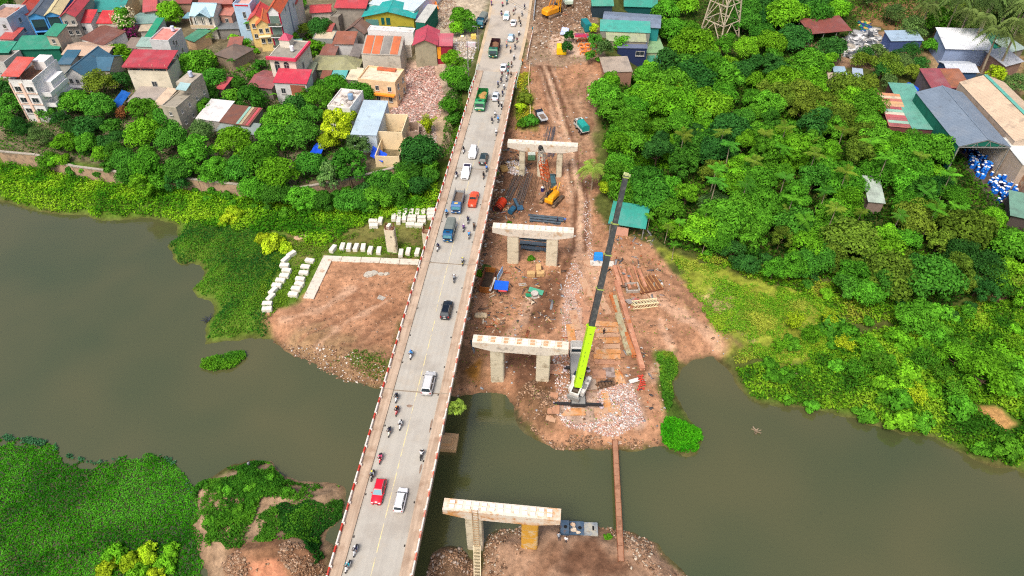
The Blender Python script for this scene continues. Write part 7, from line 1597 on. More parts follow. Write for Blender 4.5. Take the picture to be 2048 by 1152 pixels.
for (pts, n, lv, lb, grp) in (([(1935, 325), (1965, 318), (1985, 350), (1960, 360), (1945, 345)], 70, 2, 'blue drum stacked before the open warehouse', 'drums stacked before the warehouse'), ([(1972, 362), (2010, 358), (2035, 390), (1995, 412), (1985, 395)], 80, 2, 'blue plastic drum in the heap beside the long beige wall', 'drums heaped by the beige wall'), ([(1925, 305), (1990, 300), (1995, 330), (1930, 318)], 40, 1, 'dark blue drum inside the shade of the open warehouse', 'drums inside the warehouse')):
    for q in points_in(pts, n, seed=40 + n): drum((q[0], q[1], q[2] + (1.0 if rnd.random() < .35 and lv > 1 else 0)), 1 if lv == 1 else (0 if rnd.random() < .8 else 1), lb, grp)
t, L_, D, h, w_, r_ = bld('big warehouse with a pale beige corrugated gable roof', (2030, 282), (2130, 282), 30, 8.4, 'gy', (226, 196, 162), (200, 180, 160), 2.2, .1, name='warehouse', cat='warehouse', rst=.15); MB().box((L_ / 2, D / 2, h + 2.25), (1.0, D, .08)).build('ridge_strip', roofmat((90, 190, 170)), t)
bld('white and pale green roofed annex of the beige warehouse', (2046, 330), (2130, 330), 11, 7.0, 'shed', (226, 230, 226), (200, 180, 160), .6, .1, name='warehouse', cat='warehouse')
bld('small green roofed hut below the drums at the right edge', (2024, 430), (2070, 440), 9, 3.4, 'shed', (110, 160, 136), (90, 80, 76), .6, name='shed', cat='shed')
wl = thing('yard_wall', 'tall beige panelled wall running down beside the drums', 'wall', (0, 0, 0)); a = G(2005, 330); b = G(2055, 420)
for k in range(8): MB().bar(a + (b - a) * k / 8 + Vector((0, 0, 1.8)), a + (b - a) * (k + .96) / 8 + Vector((0, 0, 1.8)), .25, 4.6).build('panel', M2((196, 152, 118), (206, 186, 160), .4), wl)
for k in range(3): slab('board_stack', ['first', 'second', 'third'][k] + ' stack of dusty boards beside the drums, counted from the warehouse', 'board stack', (1988 + k * 8, 318 + k * 12), (4.5, 1.8, .7), -8, M2((206, 186, 156), (170, 130, 100), .4), 'board stacks by the warehouse')
bld('pale green roofed hut hidden in the right wood', (1738, 403), (1768, 406), 9, 3.2, 'shed', (182, 200, 184), (150, 130, 120), 1.0, .3, name='hut', cat='hut', rst=.4)
t, L_, D, h, w_, r_ = bld('teal roofed hut behind the crane boom', (1219, 446), (1289, 457), 6.8, 3.2, 'shed', (46, 166, 146), (226, 178, 150), 1.0, .3, walls='bposts', name='hut', cat='hut', base=1.0)
MB().box((L_ * .36, .3, 1.1), (L_ * .4, .2, 2.4)).build('brick_wall', wallmat((222, 170, 146)), t)
for (A, B, rc, lb) in (((1672, 157), (1695, 158), (150, 184, 206), 'small pale blue roof in the wood below the scrap yard'), ((1707, 160), (1726, 162), (166, 184, 206), 'narrow pale blue roof beside the stone heap'), ((1660, 170), (1690, 172), (196, 176, 150), 'low tan roof in the wood below the scrap yard')): bld(lb, A, B, 5.5, 3.0, 'shed', rc, (150, 150, 150), 1.0, .2, name='hut', cat='hut')
# river wall of the town
rw = thing('river_wall', 'long grey brown retaining wall between town and river bank', 'wall', (0, 0, 0))
tp_ = TOWN[1:10]; wmat_ = M2((206, 172, 142), (150, 128, 110), .5, name='river_wall_stone'); cop = M2((190, 180, 166), (150, 140, 126), .3)
for a, b in zip(tp_[:-1], tp_[1:]):
    a = Vector((a[0], a[1] - .4, 0)); b = Vector((b[0], b[1] - .4, 0)); n = max(1, int((b - a).length / 6))
    for k in range(n):
        q0 = a + (b - a) * k / n; q1 = a + (b - a) * (k + .985) / n
        MB().bar(q0 + Vector((0, 0, 1.6)), q1 + Vector((0, 0, 1.6)), .5, 4.4).build('wall_panel', wmat_, rw); MB().bar(q0 + Vector((0, 0, 3.9)), q1 + Vector((0, 0, 3.9)), .7, .22).build('coping', cop, rw)
# tarpaulins and small things
btar = paint((24, 84, 220), rough=.6, var=.2, sc=1.0); otar = paint((250, 140, 50), rough=.6, var=.2, sc=1.0)
def tarp(label, pts, m_, hz=1.0):
    q = [G(x, y, hz) + Vector((0, 0, hz)) for x, y in pts]; c = sum(q, Vector()) / len(q); n = 6; mb = MB()
    def S_(i, j):
        u_, v_ = i / n, j / n
        p_ = (q[0] * (1 - u_) + q[1] * u_) * (1 - v_) + (q[3] * (1 - u_) + q[2] * u_) * v_
        return p_ - c + Vector((0, 0, rnd.uniform(-.15, .15) - .5 * math.sin(math.pi * u_) * math.sin(math.pi * v_)))
    g_ = [[S_(i, j) for i in range(n + 1)] for j in range(n + 1)]
    V = [tuple(k) for r_ in g_ for k in r_] + [(k.x, k.y, k.z - .06) for r_ in g_ for k in r_]; m = (n + 1) ** 2
    Fq = []
    for j in range(n):
        for i in range(n):
            a = j * (n + 1) + i; Fq += [(a, a + 1, a + n + 2, a + n + 1), (m + a + n + 1, m + a + n + 2, m + a + 1, m + a)]
    for k in range(n):
        for (a, b) in ((k, k + 1), (m - n - 1 + k + 1, m - n - 1 + k), ((k + 1) * (n + 1), k * (n + 1)), (k * (n + 1) + n, (k + 1) * (n + 1) + n)): Fq.append((a, m + a, m + b, b))
    mb.mesh(V, Fq)
    return tag(mb.build('tarpaulin', m_, None, c), label, 'tarpaulin')
tarp('blue tarpaulin pitched among the trees left of the pale blue shed', [(620, 306), (642, 308), (650, 290), (632, 286)], btar, 2.5)
tarp('blue tarpaulin hanging at the corner of the roofless peach room', [(740, 312), (764, 324), (775, 308), (746, 292)], btar, 2.0)
tarp('blue roof sheet beneath the trees left of the unfinished house', [(218, 212), (238, 218), (262, 186), (244, 180)], paint((26, 90, 170), var=.2), 3.0)
tarp('blue tarpaulin on rubble beside the turquoise roof', [(832, 38), (852, 54), (838, 30), (828, 28)], btar, 2.5)
tarp('blue tarpaulin half under the orange one by the plaza', [(856, 22), (868, 26), (864, 2), (855, 0)], btar, 1.8)
tarp('orange tarpaulin over the rubble by the plaza', [(864, 14), (878, 18), (872, 2), (858, -2)], otar, 1.6)
tarp('orange tarpaulin slipping off the striped roof', [(1753, 222), (1764, 224), (1770, 198), (1758, 196)], otar, 3.8)
tarp('white and blue sacks under a tarpaulin at the stall', [(1120, 68), (1136, 70), (1138, 56), (1124, 54)], paint((186, 196, 222), var=.3, sc=1.5), 1.0)
slab('blue_barrel_row', 'bright blue tanks lying behind the sea green roof', 'tanks', (1824, 176), (1.8, 4.6, 1.4), 18, paint((30, 90, 220), var=.2), ch=.4)
slab('yellow_sheet', 'yellow sheet on the ground beside the silver shed', 'sheet', (1949, 121), (4.5, 3.0, .3), 4, paint((240, 206, 40), var=.15))
slab('yellow_kiosk', 'yellow kiosk roof at the stall beside the sandy yard', 'kiosk', (1123, 98), (2.9, 3.2, 2.2), -2, paint((246, 200, 30), var=.1), ch=.1)
slab('yellow_box', 'small yellow box at the roadside rubble', 'box', (947, 73), (1.6, 1.4, 1.2), 6, paint((236, 206, 110)))
slab('white_box', 'white and pink cabinets at the roadside rubble', 'cabinets', (942, 89), (2.8, 1.2, 1.3), -4, M2((236, 230, 232), (230, 150, 180), .4))
slab('teal_box', 'dark teal container box in the site by the workshop', 'container', (1172, 50), (2.0, 4.6, 2.4), 14, paint((20, 120, 124), var=.15), ch=.06)
slab('red_awning', 'red and dark blue awning over the orange tables', 'awning', (1169, 71), (6.0, 2.0, .2), -4, M2((206, 40, 76), (90, 96, 130), .5), None, 2.2, tilt=(8, 0))
tabm = paint((244, 130, 40), rough=.5); 
tb_ = MB().box((0, 0, .7), (1.1, .8, .06)).me('table_top', tabm); sb_ = MB().box((0, 0, .22), (.34, .34, .44), taper=.8).me('stool', tabm); lg_ = MB().box((0, 0, .34), (.12, .12, .68)).me('leg', tabm)
for k, (x, y) in enumerate(((1160, 82), (1173, 82), (1162, 92), (1175, 92), (1165, 99), (1177, 99), (1166, 107), (1178, 107), (1188, 93), (1189, 106))):
    g = G(x, y); t = thing('cafe_table', f'orange plastic table with stools, {ORD[k // 2]} row from the red awning, {"bridge" if k % 2 == 0 else "far"} side', 'table', g, rnd.uniform(-.2, .2), 'orange tables at the stall')
    link('table_top', tb_, t); link('leg', lg_, t)
    for q in range(4): link('stool', sb_, t, (math.cos(q * 1.57 + .6) * .95, math.sin(q * 1.57 + .6) * .8, 0))
# ---------------------------------------------------------------- plants
def leafmat(name, attr=None):
    m = bpy.data.materials.new(name); m.use_nodes = True
    nt = m.node_tree; N = nt.nodes; L = nt.links; N.remove(N['Principled BSDF'])
    if attr:
        at = N.new('ShaderNodeAttribute'); at.attribute_name = attr; col = at.outputs['Color']
    else:
        oi = N.new('ShaderNodeObjectInfo'); at = N.new('ShaderNodeAttribute'); at.attribute_name = 'leaf_tone'
        cr = N.new('ShaderNodeValToRGB'); e = cr.color_ramp.elements
        e[0].color = (.46, .52, .62, 1); e[1].color = (1.5, 1.52, 1.3, 1); cr.color_ramp.elements.new(.55).color = (1, 1, 1, 1)
        L.new(at.outputs['Fac'], cr.inputs[0])
        mx = N.new('ShaderNodeMix'); mx.data_type = 'RGBA'; mx.blend_type = 'MULTIPLY'; mx.inputs[0].default_value = 1
        L.new(oi.outputs['Color'], mx.inputs[6]); L.new(cr.outputs[0], mx.inputs[7]); col = mx.outputs[2]
    d = N.new('ShaderNodeBsdfDiffuse'); t = N.new('ShaderNodeBsdfTranslucent'); s = N.new('ShaderNodeMixShader'); s.inputs[0].default_value = .22
    L.new(col, d.inputs[0]); L.new(col, t.inputs[0]); L.new(d.outputs[0], s.inputs[1]); L.new(t.outputs[0], s.inputs[2])
    L.new(s.outputs[0], N['Material Output'].inputs['Surface'])
    return m
LEAF = leafmat('leaves'); COVER = leafmat('ground_leaves', 'leaf_colour')
bark = M2((120, 100, 80), (80, 66, 54), .4, name='bark'); bark_p = M2((186, 170, 146), (140, 124, 104), .4, name='pale_bark')
def leaves(C, Nrm, size, rs, asp=.55):
    """one four-sided leaf per centre, facing Nrm"""
    n = len(C)
    Nrm = Nrm / (np.linalg.norm(Nrm, axis=1, keepdims=True) + 1e-9)
    r_ = rs.normal(size=(n, 3)); a = np.cross(Nrm, r_); a /= np.linalg.norm(a, axis=1, keepdims=True) + 1e-9
    b = np.cross(Nrm, a); s = np.asarray(size).reshape(-1, 1) * np.ones((n, 1))
    bend = Nrm * s * .12
    V = np.stack([C - a * s * .5, C - b * s * asp * .5 + bend, C + a * s * .5, C + b * s * asp * .5 + bend], 1)
    return V.reshape(-1, 3), np.arange(4 * n).reshape(n, 4)
def crown(name, seed, Rr, Hh, ncl, nl, leaf, z0, loose=0.0, flat=1.0):
    rs = np.random.RandomState(seed); C = []; Nn = []; T = []
    cs = []
    for k in range(ncl * 6):
        v = rs.normal(size=3); v /= np.linalg.norm(v)
        if v[2] < -.35: continue
        rad = rs.uniform(.45, .78); cs.append(v * rad * np.array([Rr, Rr, Hh * flat]))
        if len(cs) >= ncl: break
    cs = np.array(cs)
    for c in cs:
        rc = Rr * rs.uniform(.26, .42); m = max(20, int(nl / ncl * (rc / (.34 * Rr)) ** 2))
        v = rs.normal(size=(m, 3)); v /= np.linalg.norm(v, axis=1, keepdims=True)
        v[:, 2] = np.where(v[:, 2] < -.4, -v[:, 2], v[:, 2])
        rr_ = rc * (1 - np.abs(rs.normal(0, .10 + loose, (m, 1))))
        C.append(c + v * rr_ * np.array([1, 1, .8])); Nn.append(v + rs.normal(0, .45, (m, 3)) + np.array([0, 0, .25]))
        T.append(np.clip(.5 + rs.normal(0, .14) + rs.normal(0, .2, m), 0, 1))
    C = np.concatenate(C); Nn = np.concatenate(Nn); T = np.concatenate(T)
    C[:, 2] += z0 + Hh * .45
    V, F = leaves(C, Nn, leaf * rs.uniform(.6, 1.25, len(C)), rs)
    return np_mesh(name, V, F, LEAF, {'leaf_tone': np.repeat(T, 4)})
def trunk(name, h, r_, spread, m_, seed):
    rg = random.Random(seed); mb = MB(); top = Vector((rg.uniform(-.3, .3), rg.uniform(-.3, .3), h * .62))
    mb.tube((0, 0, -.4), top, r_, r_ * .7, n=7)
    for k in range(5):
        a = k * 1.256 + rg.uniform(-.4, .4); e = Vector((math.cos(a) * spread, math.sin(a) * spread, h * rg.uniform(.95, 1.25)))
        mid = top * .45 + e * .55 + Vector((0, 0, -.3)); mb.tube(top, mid, r_ * .5, r_ * .32, n=5); mb.tube(mid, e, r_ * .32, r_ * .12, n=5)
    return mb.me(name, m_)
# tree kinds: (crown meshes, trunk mesh, nominal radius, centre height)
KIND = {}
def kind(key, n, Rr, Hh, ncl, nl, leaf, z0, loose=0, th=None, tr=.22, m_=None, flat=1.0):
    KIND[key] = ([crown('crown', 100 + len(KIND) * 17 + k, Rr, Hh, ncl, nl, leaf, z0, loose, flat) for k in range(n)], trunk('trunk', th or (z0 + Hh * .4), tr, Rr * .5, m_ or bark, len(KIND)), Rr, z0 + Hh * .55)
kind('round', 4, 4.0, 3.6, 30, 4600, .52, 1.4)
kind('broad', 3, 5.0, 3.6, 44, 6000, .58, 2.0)
kind('tall', 3, 3.2, 5.0, 30, 4200, .5, 1.6, .05)
kind('fine', 2, 4.0, 4.0, 36, 5600, .36, 1.6, .12)
kind('loose', 2, 3.6, 4.4, 20, 2600, .56, 2.4, .16, tr=.18)
kind('bush', 4, 1.7, 1.5, 14, 1300, .42, .0, .05, th=.8, tr=.08)
kind('shrub', 3, 2.4, 1.7, 20, 1500, .62, -.1, .10, th=.9, tr=.08)
def bamboo(seed):
    rs = np.random.RandomState(seed); C = []; T = []; Nn = []
    for k in range(46):
        a = rs.uniform(0, 6.28); L_ = rs.uniform(3.2, 6.0); out = rs.uniform(.6, 2.6)
        t = np.linspace(.2, 1, 30) + rs.uniform(-.02, .02, 30)
        x = np.cos(a) * out * t ** 2; y = np.sin(a) * out * t ** 2; z = L_ * (t - .28 * t ** 3)
        for q in range(2):
            C.append(np.c_[x, y, z] + rs.normal(0, .13 + .14 * q, (30, 3))); T.append(np.clip(.5 + rs.normal(0, .12) + rs.normal(0, .14, 30), 0, 1)); Nn.append(rs.normal(0, .6, (30, 3)) + np.array([np.cos(a) * .4, np.sin(a) * .4, .9]))
    C = np.concatenate(C); V, F = leaves(C, np.concatenate(Nn), .55 * rs.uniform(.6, 1.2, len(C)), rs, .3)
    return np_mesh('foliage', V, F, LEAF, {'leaf_tone': np.repeat(np.concatenate(T), 4)})
def culms(seed):
    rg = random.Random(seed); mb = MB()
    for k in range(9):
        a = rg.uniform(0, 6.28); mb.tube((math.cos(a) * .3, math.sin(a) * .3, -.3), (math.cos(a) * 1.1, math.sin(a) * 1.1, 3.8), .06, .03, n=5)
    return mb.me('stem', M(srgb(150, 160, 70), .6, name='culm'))
KIND['bamboo'] = ([bamboo(k) for k in range(3)], culms(3), 2.4, 2.6)
def palm(seed, nf, L_, droop, lw, z, name='crown', dens=26):
    rs = np.random.RandomState(seed); Vs = []; Fs = []; T = []; o = 0
    for k in range(nf):
        a = 6.28 * k / nf + rs.uniform(-.25, .25); up = rs.uniform(.15, 1.0)
        t = np.linspace(.06, 1, dens)
        rad = L_ * (t * math.cos(up * .9)); zz_ = L_ * (math.sin(up) * t - droop * t ** 2.2)
        d = np.array([math.cos(a), math.sin(a), 0]); side = np.array([-math.sin(a), math.cos(a), 0])
        P_ = d[None] * rad[:, None] + np.array([0, 0, 1])[None] * zz_[:, None]
        w_ = lw * np.sin(np.clip(t * 1.06, 0, 1) * math.pi * .92 + .12)
        for s in (-1, 1):
            tip = P_ + side * s * w_[:, None] + d * .25 * w_[:, None] + np.array([0, 0, -1]) * (w_ * rs.uniform(.25, .75, dens))[:, None]
            hw = d * L_ / dens * .42
            V = np.stack([P_ - hw, P_ + hw, tip + hw * .5, tip - hw * .5], 1); Vs.append(V.reshape(-1, 3)); Fs.append(np.arange(4 * dens).reshape(-1, 4) + o); o += 4 * dens
            T.append(np.repeat(np.clip(.5 + rs.normal(0, .12) + rs.normal(0, .1, dens), 0, 1), 4))
    V = np.concatenate(Vs); V[:, 2] += z
    return np_mesh(name, V, np.concatenate(Fs), LEAF, {'leaf_tone': np.concatenate(T)})
def ptrunk(h, r_, lean, m_):
    mb = MB(); pr = Vector((0, 0, -.4))
    for k in range(1, 6):
        q = Vector((lean * (k / 5) ** 2, 0, h * k / 5)); mb.tube(pr, q, r_ * (1.15 - .1 * k), r_ * (1.05 - .1 * k), n=7, caps=k == 5); pr = q
    return mb.me('trunk', m_)
KIND['areca'] = ([palm(200 + k, 9, 2.6, .5, .6, 7.6, dens=14) for k in range(3)], ptrunk(7.7, .13, 0, bark_p), 2.2, 7.6)
KIND['coconut'] = ([palm(210, 17, 4.6, .8, .95, 6.0, dens=30)], ptrunk(6.1, .2, 0, bark_p), 4.4, 6.0)
KIND['tallpalm'] = ([palm(220 + k, 20, 5.2, 1.25, 1.1, 11.0, dens=24) for k in range(2)], ptrunk(11.1, .26, 0, bark_p), 4.6, 10)
GRN = {'bright green': (104, 168, 36), 'fresh green': (84, 152, 40), 'mid green': (68, 132, 42), 'dark green': (52, 108, 46), 'dull green': (94, 130, 70), 'yellow green': (156, 186, 36), 'olive green': (100, 128, 42)}
LM = [(40, 200, 'white modern house'), (150, 150, 'white gabled house'), (300, 160, 'cream crimson-canopy house'), (350, 215, 'unfinished concrete house'), (470, 225, 'striped brown shed'), (580, 180, 'crimson-roofed white house'), (560, 110, 'tall cream house'), (680, 225, 'roofless rubble house'), (728, 240, 'pale blue shed'), (635, 298, 'blue tarpaulin'), (785, 285, 'roofless peach rooms'), (330, 70, 'pink terrace house'), (405, 40, 'light blue roof house'), (450, 105, 'old tiled house'), (215, 50, 'plain red roof'), (600, 20, 'tall white house'), (690, 70, 'rust brown roof'), (860, 90, 'crimson gabled house'), (840, 190, 'rubble field'), (933, 60, 'lit street lamp'), (440, 375, 'exposed river wall'), (200, 345, 'river wall notch'), (40, 315, 'left end of river wall'), (780, 470, 'bare column'), (690, 420, 'block row'), (880, 330, 'bridge parapet'), (60, 60, 'blue narrow houses'), (755, 110, 'orange tiled concrete house'),
      (1437, 50, 'steel pylon'), (1260, 70, 'workshop'), (1310, 110, 'pale green shed'), (1255, 430, 'teal roofed hut'), (1660, 60, 'rusty open shed'), (1720, 95, 'scrap heap'), (1815, 75, 'pale blue lean-tos'), (1935, 85, 'white hall'), (1925, 130, 'silver shed'), (1900, 160, 'half rusty shed'), (1800, 220, 'striped roof shed'), (1930, 230, 'slate blue warehouse'), (1970, 370, 'blue drums'), (1755, 385, 'hidden green hut'), (1685, 150, 'small pale blue roofs'), (1187, 340, 'coconut palm'), (1240, 360, 'crane boom tip'), (1290, 320, 'bright clearing'), (1330, 135, 'dirt lane'), (1285, 565, 'timber heap'), (1480, 600, 'sandy slope'), (1420, 730, 'pond'), (1585, 745, 'driftwood pile'), (1990, 840, 'bare sandy patch'), (2015, 610, 'stony bare earth'), (1100, 280, 'farthest pier'), (1163, 250, 'teal lorry'), (1150, 95, 'orange tables'), (1085, 230, 'small dark lorry'), (1040, 660, 'white pier'), (910, 820, 'old pile cap'), (560, 960, 'lower left shore'), (250, 1090, 'lotus field edge'), (1340, 860, 'grassy spit')]
VEG = []
NAMES = {'round': ('broadleaf_tree', 'round-crowned tree'), 'broad': ('broadleaf_tree', 'wide-crowned tree'), 'tall': ('broadleaf_tree', 'tall-crowned tree'), 'fine': ('broadleaf_tree', 'fine-leaved tree'), 'loose': ('broadleaf_tree', 'loose open tree'), 'bush': ('bush', 'bush'), 'shrub': ('shrub', 'large-leaved shrub'), 'bamboo': ('bamboo', 'bamboo clump'), 'areca': ('palm_tree', 'slim palm'), 'coconut': ('palm_tree', 'coconut palm'), 'tallpalm': ('palm_tree', 'tall drooping palm')}
def plant(px, py, rpx, k, colr, label=None, at_=None, tint=None):
    crs, tm_, Rn, zc = KIND[k]
    if at_ is None:
        s = 1.0
        for _ in range(2):
            g = G(px, py, zc * s, True); dep = g.y * _ct - (g.z + zc * s - CAM_Z) * _st; s = rpx * dep / FPX / Rn
            s = min(max(s, .45), 2.2)
        g = G(px, py, zc * s, True); g.z = max(g.z, WZ)
    else: g, s = at_
    nm, ph = NAMES[k]
    t = bpy.data.objects.new(nm, None); t.empty_display_size = .3; COL.objects.link(t)
    t.location = g; t.rotation_euler = (rnd.uniform(-.05, .05), rnd.uniform(-.05, .05), rnd.uniform(0, 6.28))
    e = rnd.uniform(.92, 1.1); t.scale = (s * rnd.uniform(.92, 1.08), s * rnd.uniform(.92, 1.08), s * e)
    c = link('crown' if nm not in ('bush', 'shrub', 'bamboo') else 'foliage', rnd.choice(crs), t)
    b = srgb(*(tint or GRN[colr])); y_ = .07 * (.3 * b[0] + .6 * b[1] + .1 * b[2]); b = tuple(.95 * q + y_ * f_ for q, f_ in zip(b, (1.1, .9, .15))); j = rnd.uniform(.68, 1.22); j *= 1.14; c.color = (b[0] * j * rnd.uniform(.9, 1.12), b[1] * j, b[2] * j, 1)
    link('trunk' if nm not in ('bush', 'shrub', 'bamboo') else 'stem', tm_, t)
    qx, qy = pix(g.x, g.y, g.z + zc * s * .9)
    VEG.append((t, colr, ph, qx, qy, nm, label)); return t
def seen(x, y, r_, h):
    """does this plant stand in, or right before, a building?"""
    for (ax, ay) in ((x, y), (x + x / max(y, 1) * h * .9, y + h * .95), (x + x / max(y, 1) * h * .4, y + h * .45), (x - r_ * .8, y + .3 * h), (x + r_ * .8, y + .3 * h), (x - r_ * .7, y + .8 * h), (x + r_ * .7, y + .8 * h)):
        for f in FOOT:
            if abs(f[0][0] - ax) < 45 and abs(f[0][1] - ay) < 45 and inpoly(np.array([ax]), np.array([ay]), f)[0]: return True
    return False
KEEP = [(1754, 392, 42), (1960, 345, 36), (2005, 390, 36), (1988, 838, 46), (2018, 612, 26), (1290, 325, 22)]   # open spots the photograph shows bare
def fill(pts, n, dist, ks, cols, rng, seed, z=0.0, strict=True, wet=False):
    rg = random.Random(seed); W_ = GP(pts); got = []
    cand = points_in(pts, n * 14, wet, seed)
    for q in cand:
        if len(got) >= n: break
        if any((q[0] - a) ** 2 + (q[1] - b) ** 2 < dist ** 2 for a, b in got): continue
        k = rg.choices([a for a, b in ks], [b for a, b in ks])[0]; s = rg.uniform(*rng)
        if strict and seen(q[0], q[1], KIND[k][2] * s, KIND[k][3] * s * 1.4): continue
        qx, qy = pix(q[0], q[1], q[2] + KIND[k][3] * s)
        if any((qx - a) ** 2 + (qy - b) ** 2 < (c + 12) ** 2 for a, b, c in KEEP): continue
        v = float(fbm(np.array([q[0]]), np.array([q[1]]), 18, seed + 3, 3)[0]) + rg.uniform(-.16, .16)
        got.append((q[0], q[1])); i = min(len(cols) - 1, max(0, int((v - .25) / .5 * len(cols))))
        plant(0, 0, 0, k, cols[i], at_=(Vector((q[0], q[1], max(q[2], WZ - .2 if wet else q[2]))), s))
BG, FG, MG, DG, DU, YG, OG = 'bright green', 'fresh green', 'mid green', 'dark green', 'dull green', 'yellow green', 'olive green'
for a in [(342, 28, 29, 'round', BG), (238, 104, 22, 'round', BG), (298, 107, 17, 'round', BG), (322, 112, 15, 'bush', FG), (395, 128, 34, 'round', FG), (425, 158, 32, 'round', MG), (378, 160, 20, 'fine', DU), (358, 118, 20, 'round', BG), (147, 203, 34, 'broad', FG), (196, 165, 36, 'fine', OG), (238, 160, 24, 'broad', DG), (200, 215, 32, 'round', MG), (20, 215, 34, 'round', MG), (4, 180, 26, 'broad', DG), (45, 255, 26, 'fine', DG), (128, 286, 26, 'round', BG), (172, 288, 24, 'round', FG), (206, 312, 24, 'round', BG), (246, 222, 18, 'fine', None), (288, 218, 34, 'round', FG), (328, 240, 32, 'round', MG), (285, 268, 38, 'broad', BG), (345, 280, 36, 'broad', MG), (395, 300, 38, 'round', FG), (252, 318, 30, 'broad', MG), (300, 330, 36, 'round', FG), (358, 335, 34, 'broad', MG), (400, 262, 30, 'fine', DU), (500, 196, 34, 'round', MG), (470, 285, 38, 'round', BG), (520, 318, 42, 'broad', FG), (560, 345, 38, 'round', BG), (474, 335, 34, 'broad', MG), (432, 335, 30, 'round', FG), (600, 268, 42, 'broad', MG), (560, 238, 36, 'broad', FG), (622, 232, 30, 'round', MG), (590, 212, 30, 'broad', DG), (640, 198, 30, 'round', FG), (672, 172, 26, 'round', FG), (720, 188, 32, 'broad', MG), (545, 275, 36, 'round', FG), (620, 330, 34, 'broad', MG), (660, 350, 32, 'loose', DU), (700, 335, 40, 'loose', MG), (672, 255, 32, 'tall', YG), (694, 240, 24, 'tall', YG), (655, 285, 24, 'round', YG), (716, 290, 26, 'loose', DU), (760, 365, 30, 'round', MG), (800, 368, 28, 'round', FG), (838, 300, 42, 'broad', DG), (815, 340, 30, 'broad', MG), (862, 330, 20, 'loose', FG), (735, 385, 28, 'broad', DG), (680, 395, 24, 'shrub', MG), (100, 322, 24, 'round', FG), (128, 318, 18, 'bush', BG), (262, 348, 32, 'broad', MG), (310, 352, 32, 'broad', FG), (355, 362, 28, 'round', DG), (285, 372, 22, 'tall', BG), (510, 378, 38, 'broad', FG), (556, 390, 34, 'broad', MG), (606, 396, 32, 'round', FG), (648, 402, 28, 'round', MG), (700, 400, 34, 'broad', MG), (752, 398, 32, 'round', FG), (792, 384, 30, 'broad', MG), (838, 372, 28, 'round', DG), (862, 352, 20, 'round', MG), (430, 350, 30, 'round', FG), (80, 270, 26, 'fine', DU), (95, 225, 20, 'round', MG), (165, 250, 26, 'broad', DG), (225, 258, 24, 'round', MG), (410, 215, 24, 'round', FG), (440, 210, 20, 'round', DG), (475, 165, 20, 'broad', MG), (460, 190, 18, 'round', FG), (415, 190, 26, 'round', MG), (520, 130, 14, 'round', MG), (505, 150, 14, 'round', FG), (265, 125, 16, 'round', FG), (245, 120, 16, 'round', BG), (425, 120, 16, 'round', BG), (640, 175, 18, 'round', MG), (610, 195, 20, 'round', FG), (745, 180, 22, 'round', MG), (700, 200, 18, 'round', DG), (856, 250, 19, 'bamboo', YG), (905, 118, 22, 'round', BG), (912, 150, 28, 'round', FG), (925, 172, 20, 'broad', MG), (898, 212, 22, 'broad', FG), (908, 236, 18, 'round', MG), (925, 38, 26, 'round', FG), (938, 52, 20, 'broad', MG), (914, 55, 18, 'round', BG), (640, 55, 28, 'broad', DG), (612, 62, 20, 'fine', OG), (578, 74, 18, 'round', BG), (630, 96, 22, 'round', BG), (650, 30, 10, 'bush', BG), (10, 8, 20, 'fine', MG), (600, 6, 14, 'round', FG), (470, 80, 14, 'round', BG), (452, 62, 12, 'bush', FG), (490, 90, 14, 'round', FG), (415, 80, 8, 'bush', MG), (350, 60, 8, 'bush', YG), (100, 145, 8, 'bush', FG), (60, 152, 8, 'bush', YG),
          (1050, 196, 18, 'bush', OG), (1042, 215, 14, 'bush', YG), (1060, 240, 18, 'bush', MG), (1046, 248, 13, 'bush', FG), (1138, 72, 11, 'tall', DG), (1134, 95, 12, 'tall', DG), (1190, 82, 18, 'loose', MG), (1206, 95, 20, 'loose', DU), (1180, 112, 13, 'loose', MG), (1244, 88, 19, 'round', FG), (1186, 56, 8, 'round', YG), (1198, 120, 9, 'bush', FG), (1383, 92, 46, 'broad', BG), (1342, 58, 34, 'round', FG), (1330, 20, 28, 'round', FG), (1374, 60, 34, 'broad', FG), (1410, 100, 30, 'round', BG), (1540, 85, 34, 'broad', BG), (1570, 30, 44, 'broad', BG), (1630, 30, 38, 'broad', MG), (1672, 22, 30, 'round', BG), (1660, 100, 34, 'broad', DG), (1620, 165, 36, 'round', BG), (1870, 90, 22, 'broad', FG), (1915, 92, 22, 'round', YG), (1945, 90, 18, 'fine', DU), (1780, 130, 36, 'fine', OG), (1990, 150, 22, 'round', YG), (2030, 165, 26, 'fine', DU), (1825, 55, 30, 'fine', DU), (1880, 40, 26, 'tall', FG), (1700, 205, 38, 'round', BG), (1740, 250, 36, 'broad', FG), (1640, 220, 36, 'broad', FG), (1590, 300, 36, 'tall', BG), (1470, 365, 38, 'broad', BG), (1430, 410, 34, 'broad', DU), (1700, 475, 30, 'round', BG), (1560, 275, 30, 'round', BG), (1870, 300, 42, 'broad', FG), (1820, 305, 38, 'round', FG), (1785, 290, 36, 'broad', BG), (1930, 510, 44, 'fine', DG), (1980, 540, 44, 'fine', DG), (1900, 550, 40, 'fine', DG),
          (912, 826, 19, 'loose', YG), (988, 348, 10, 'bush', BG), (972, 536, 11, 'bush', DU), (958, 548, 9, 'bush', BG), (1018, 446, 6, 'bush', FG), (1062, 516, 9, 'bush', FG)]:
    if a[4] is None: plant(*a[:4], 'reddish brown', tint=(150, 100, 64))
    elif (a[0], a[1]) == (912, 826):
        kk = KIND['loose']; pz = P(912, 826, 8.2); plant(0, 0, 0, 'bush', YG, 'yellow green sapling growing out of the bridge side above the water', at_=(pz, 1.1), tint=(140, 172, 70))
    else: plant(*a)
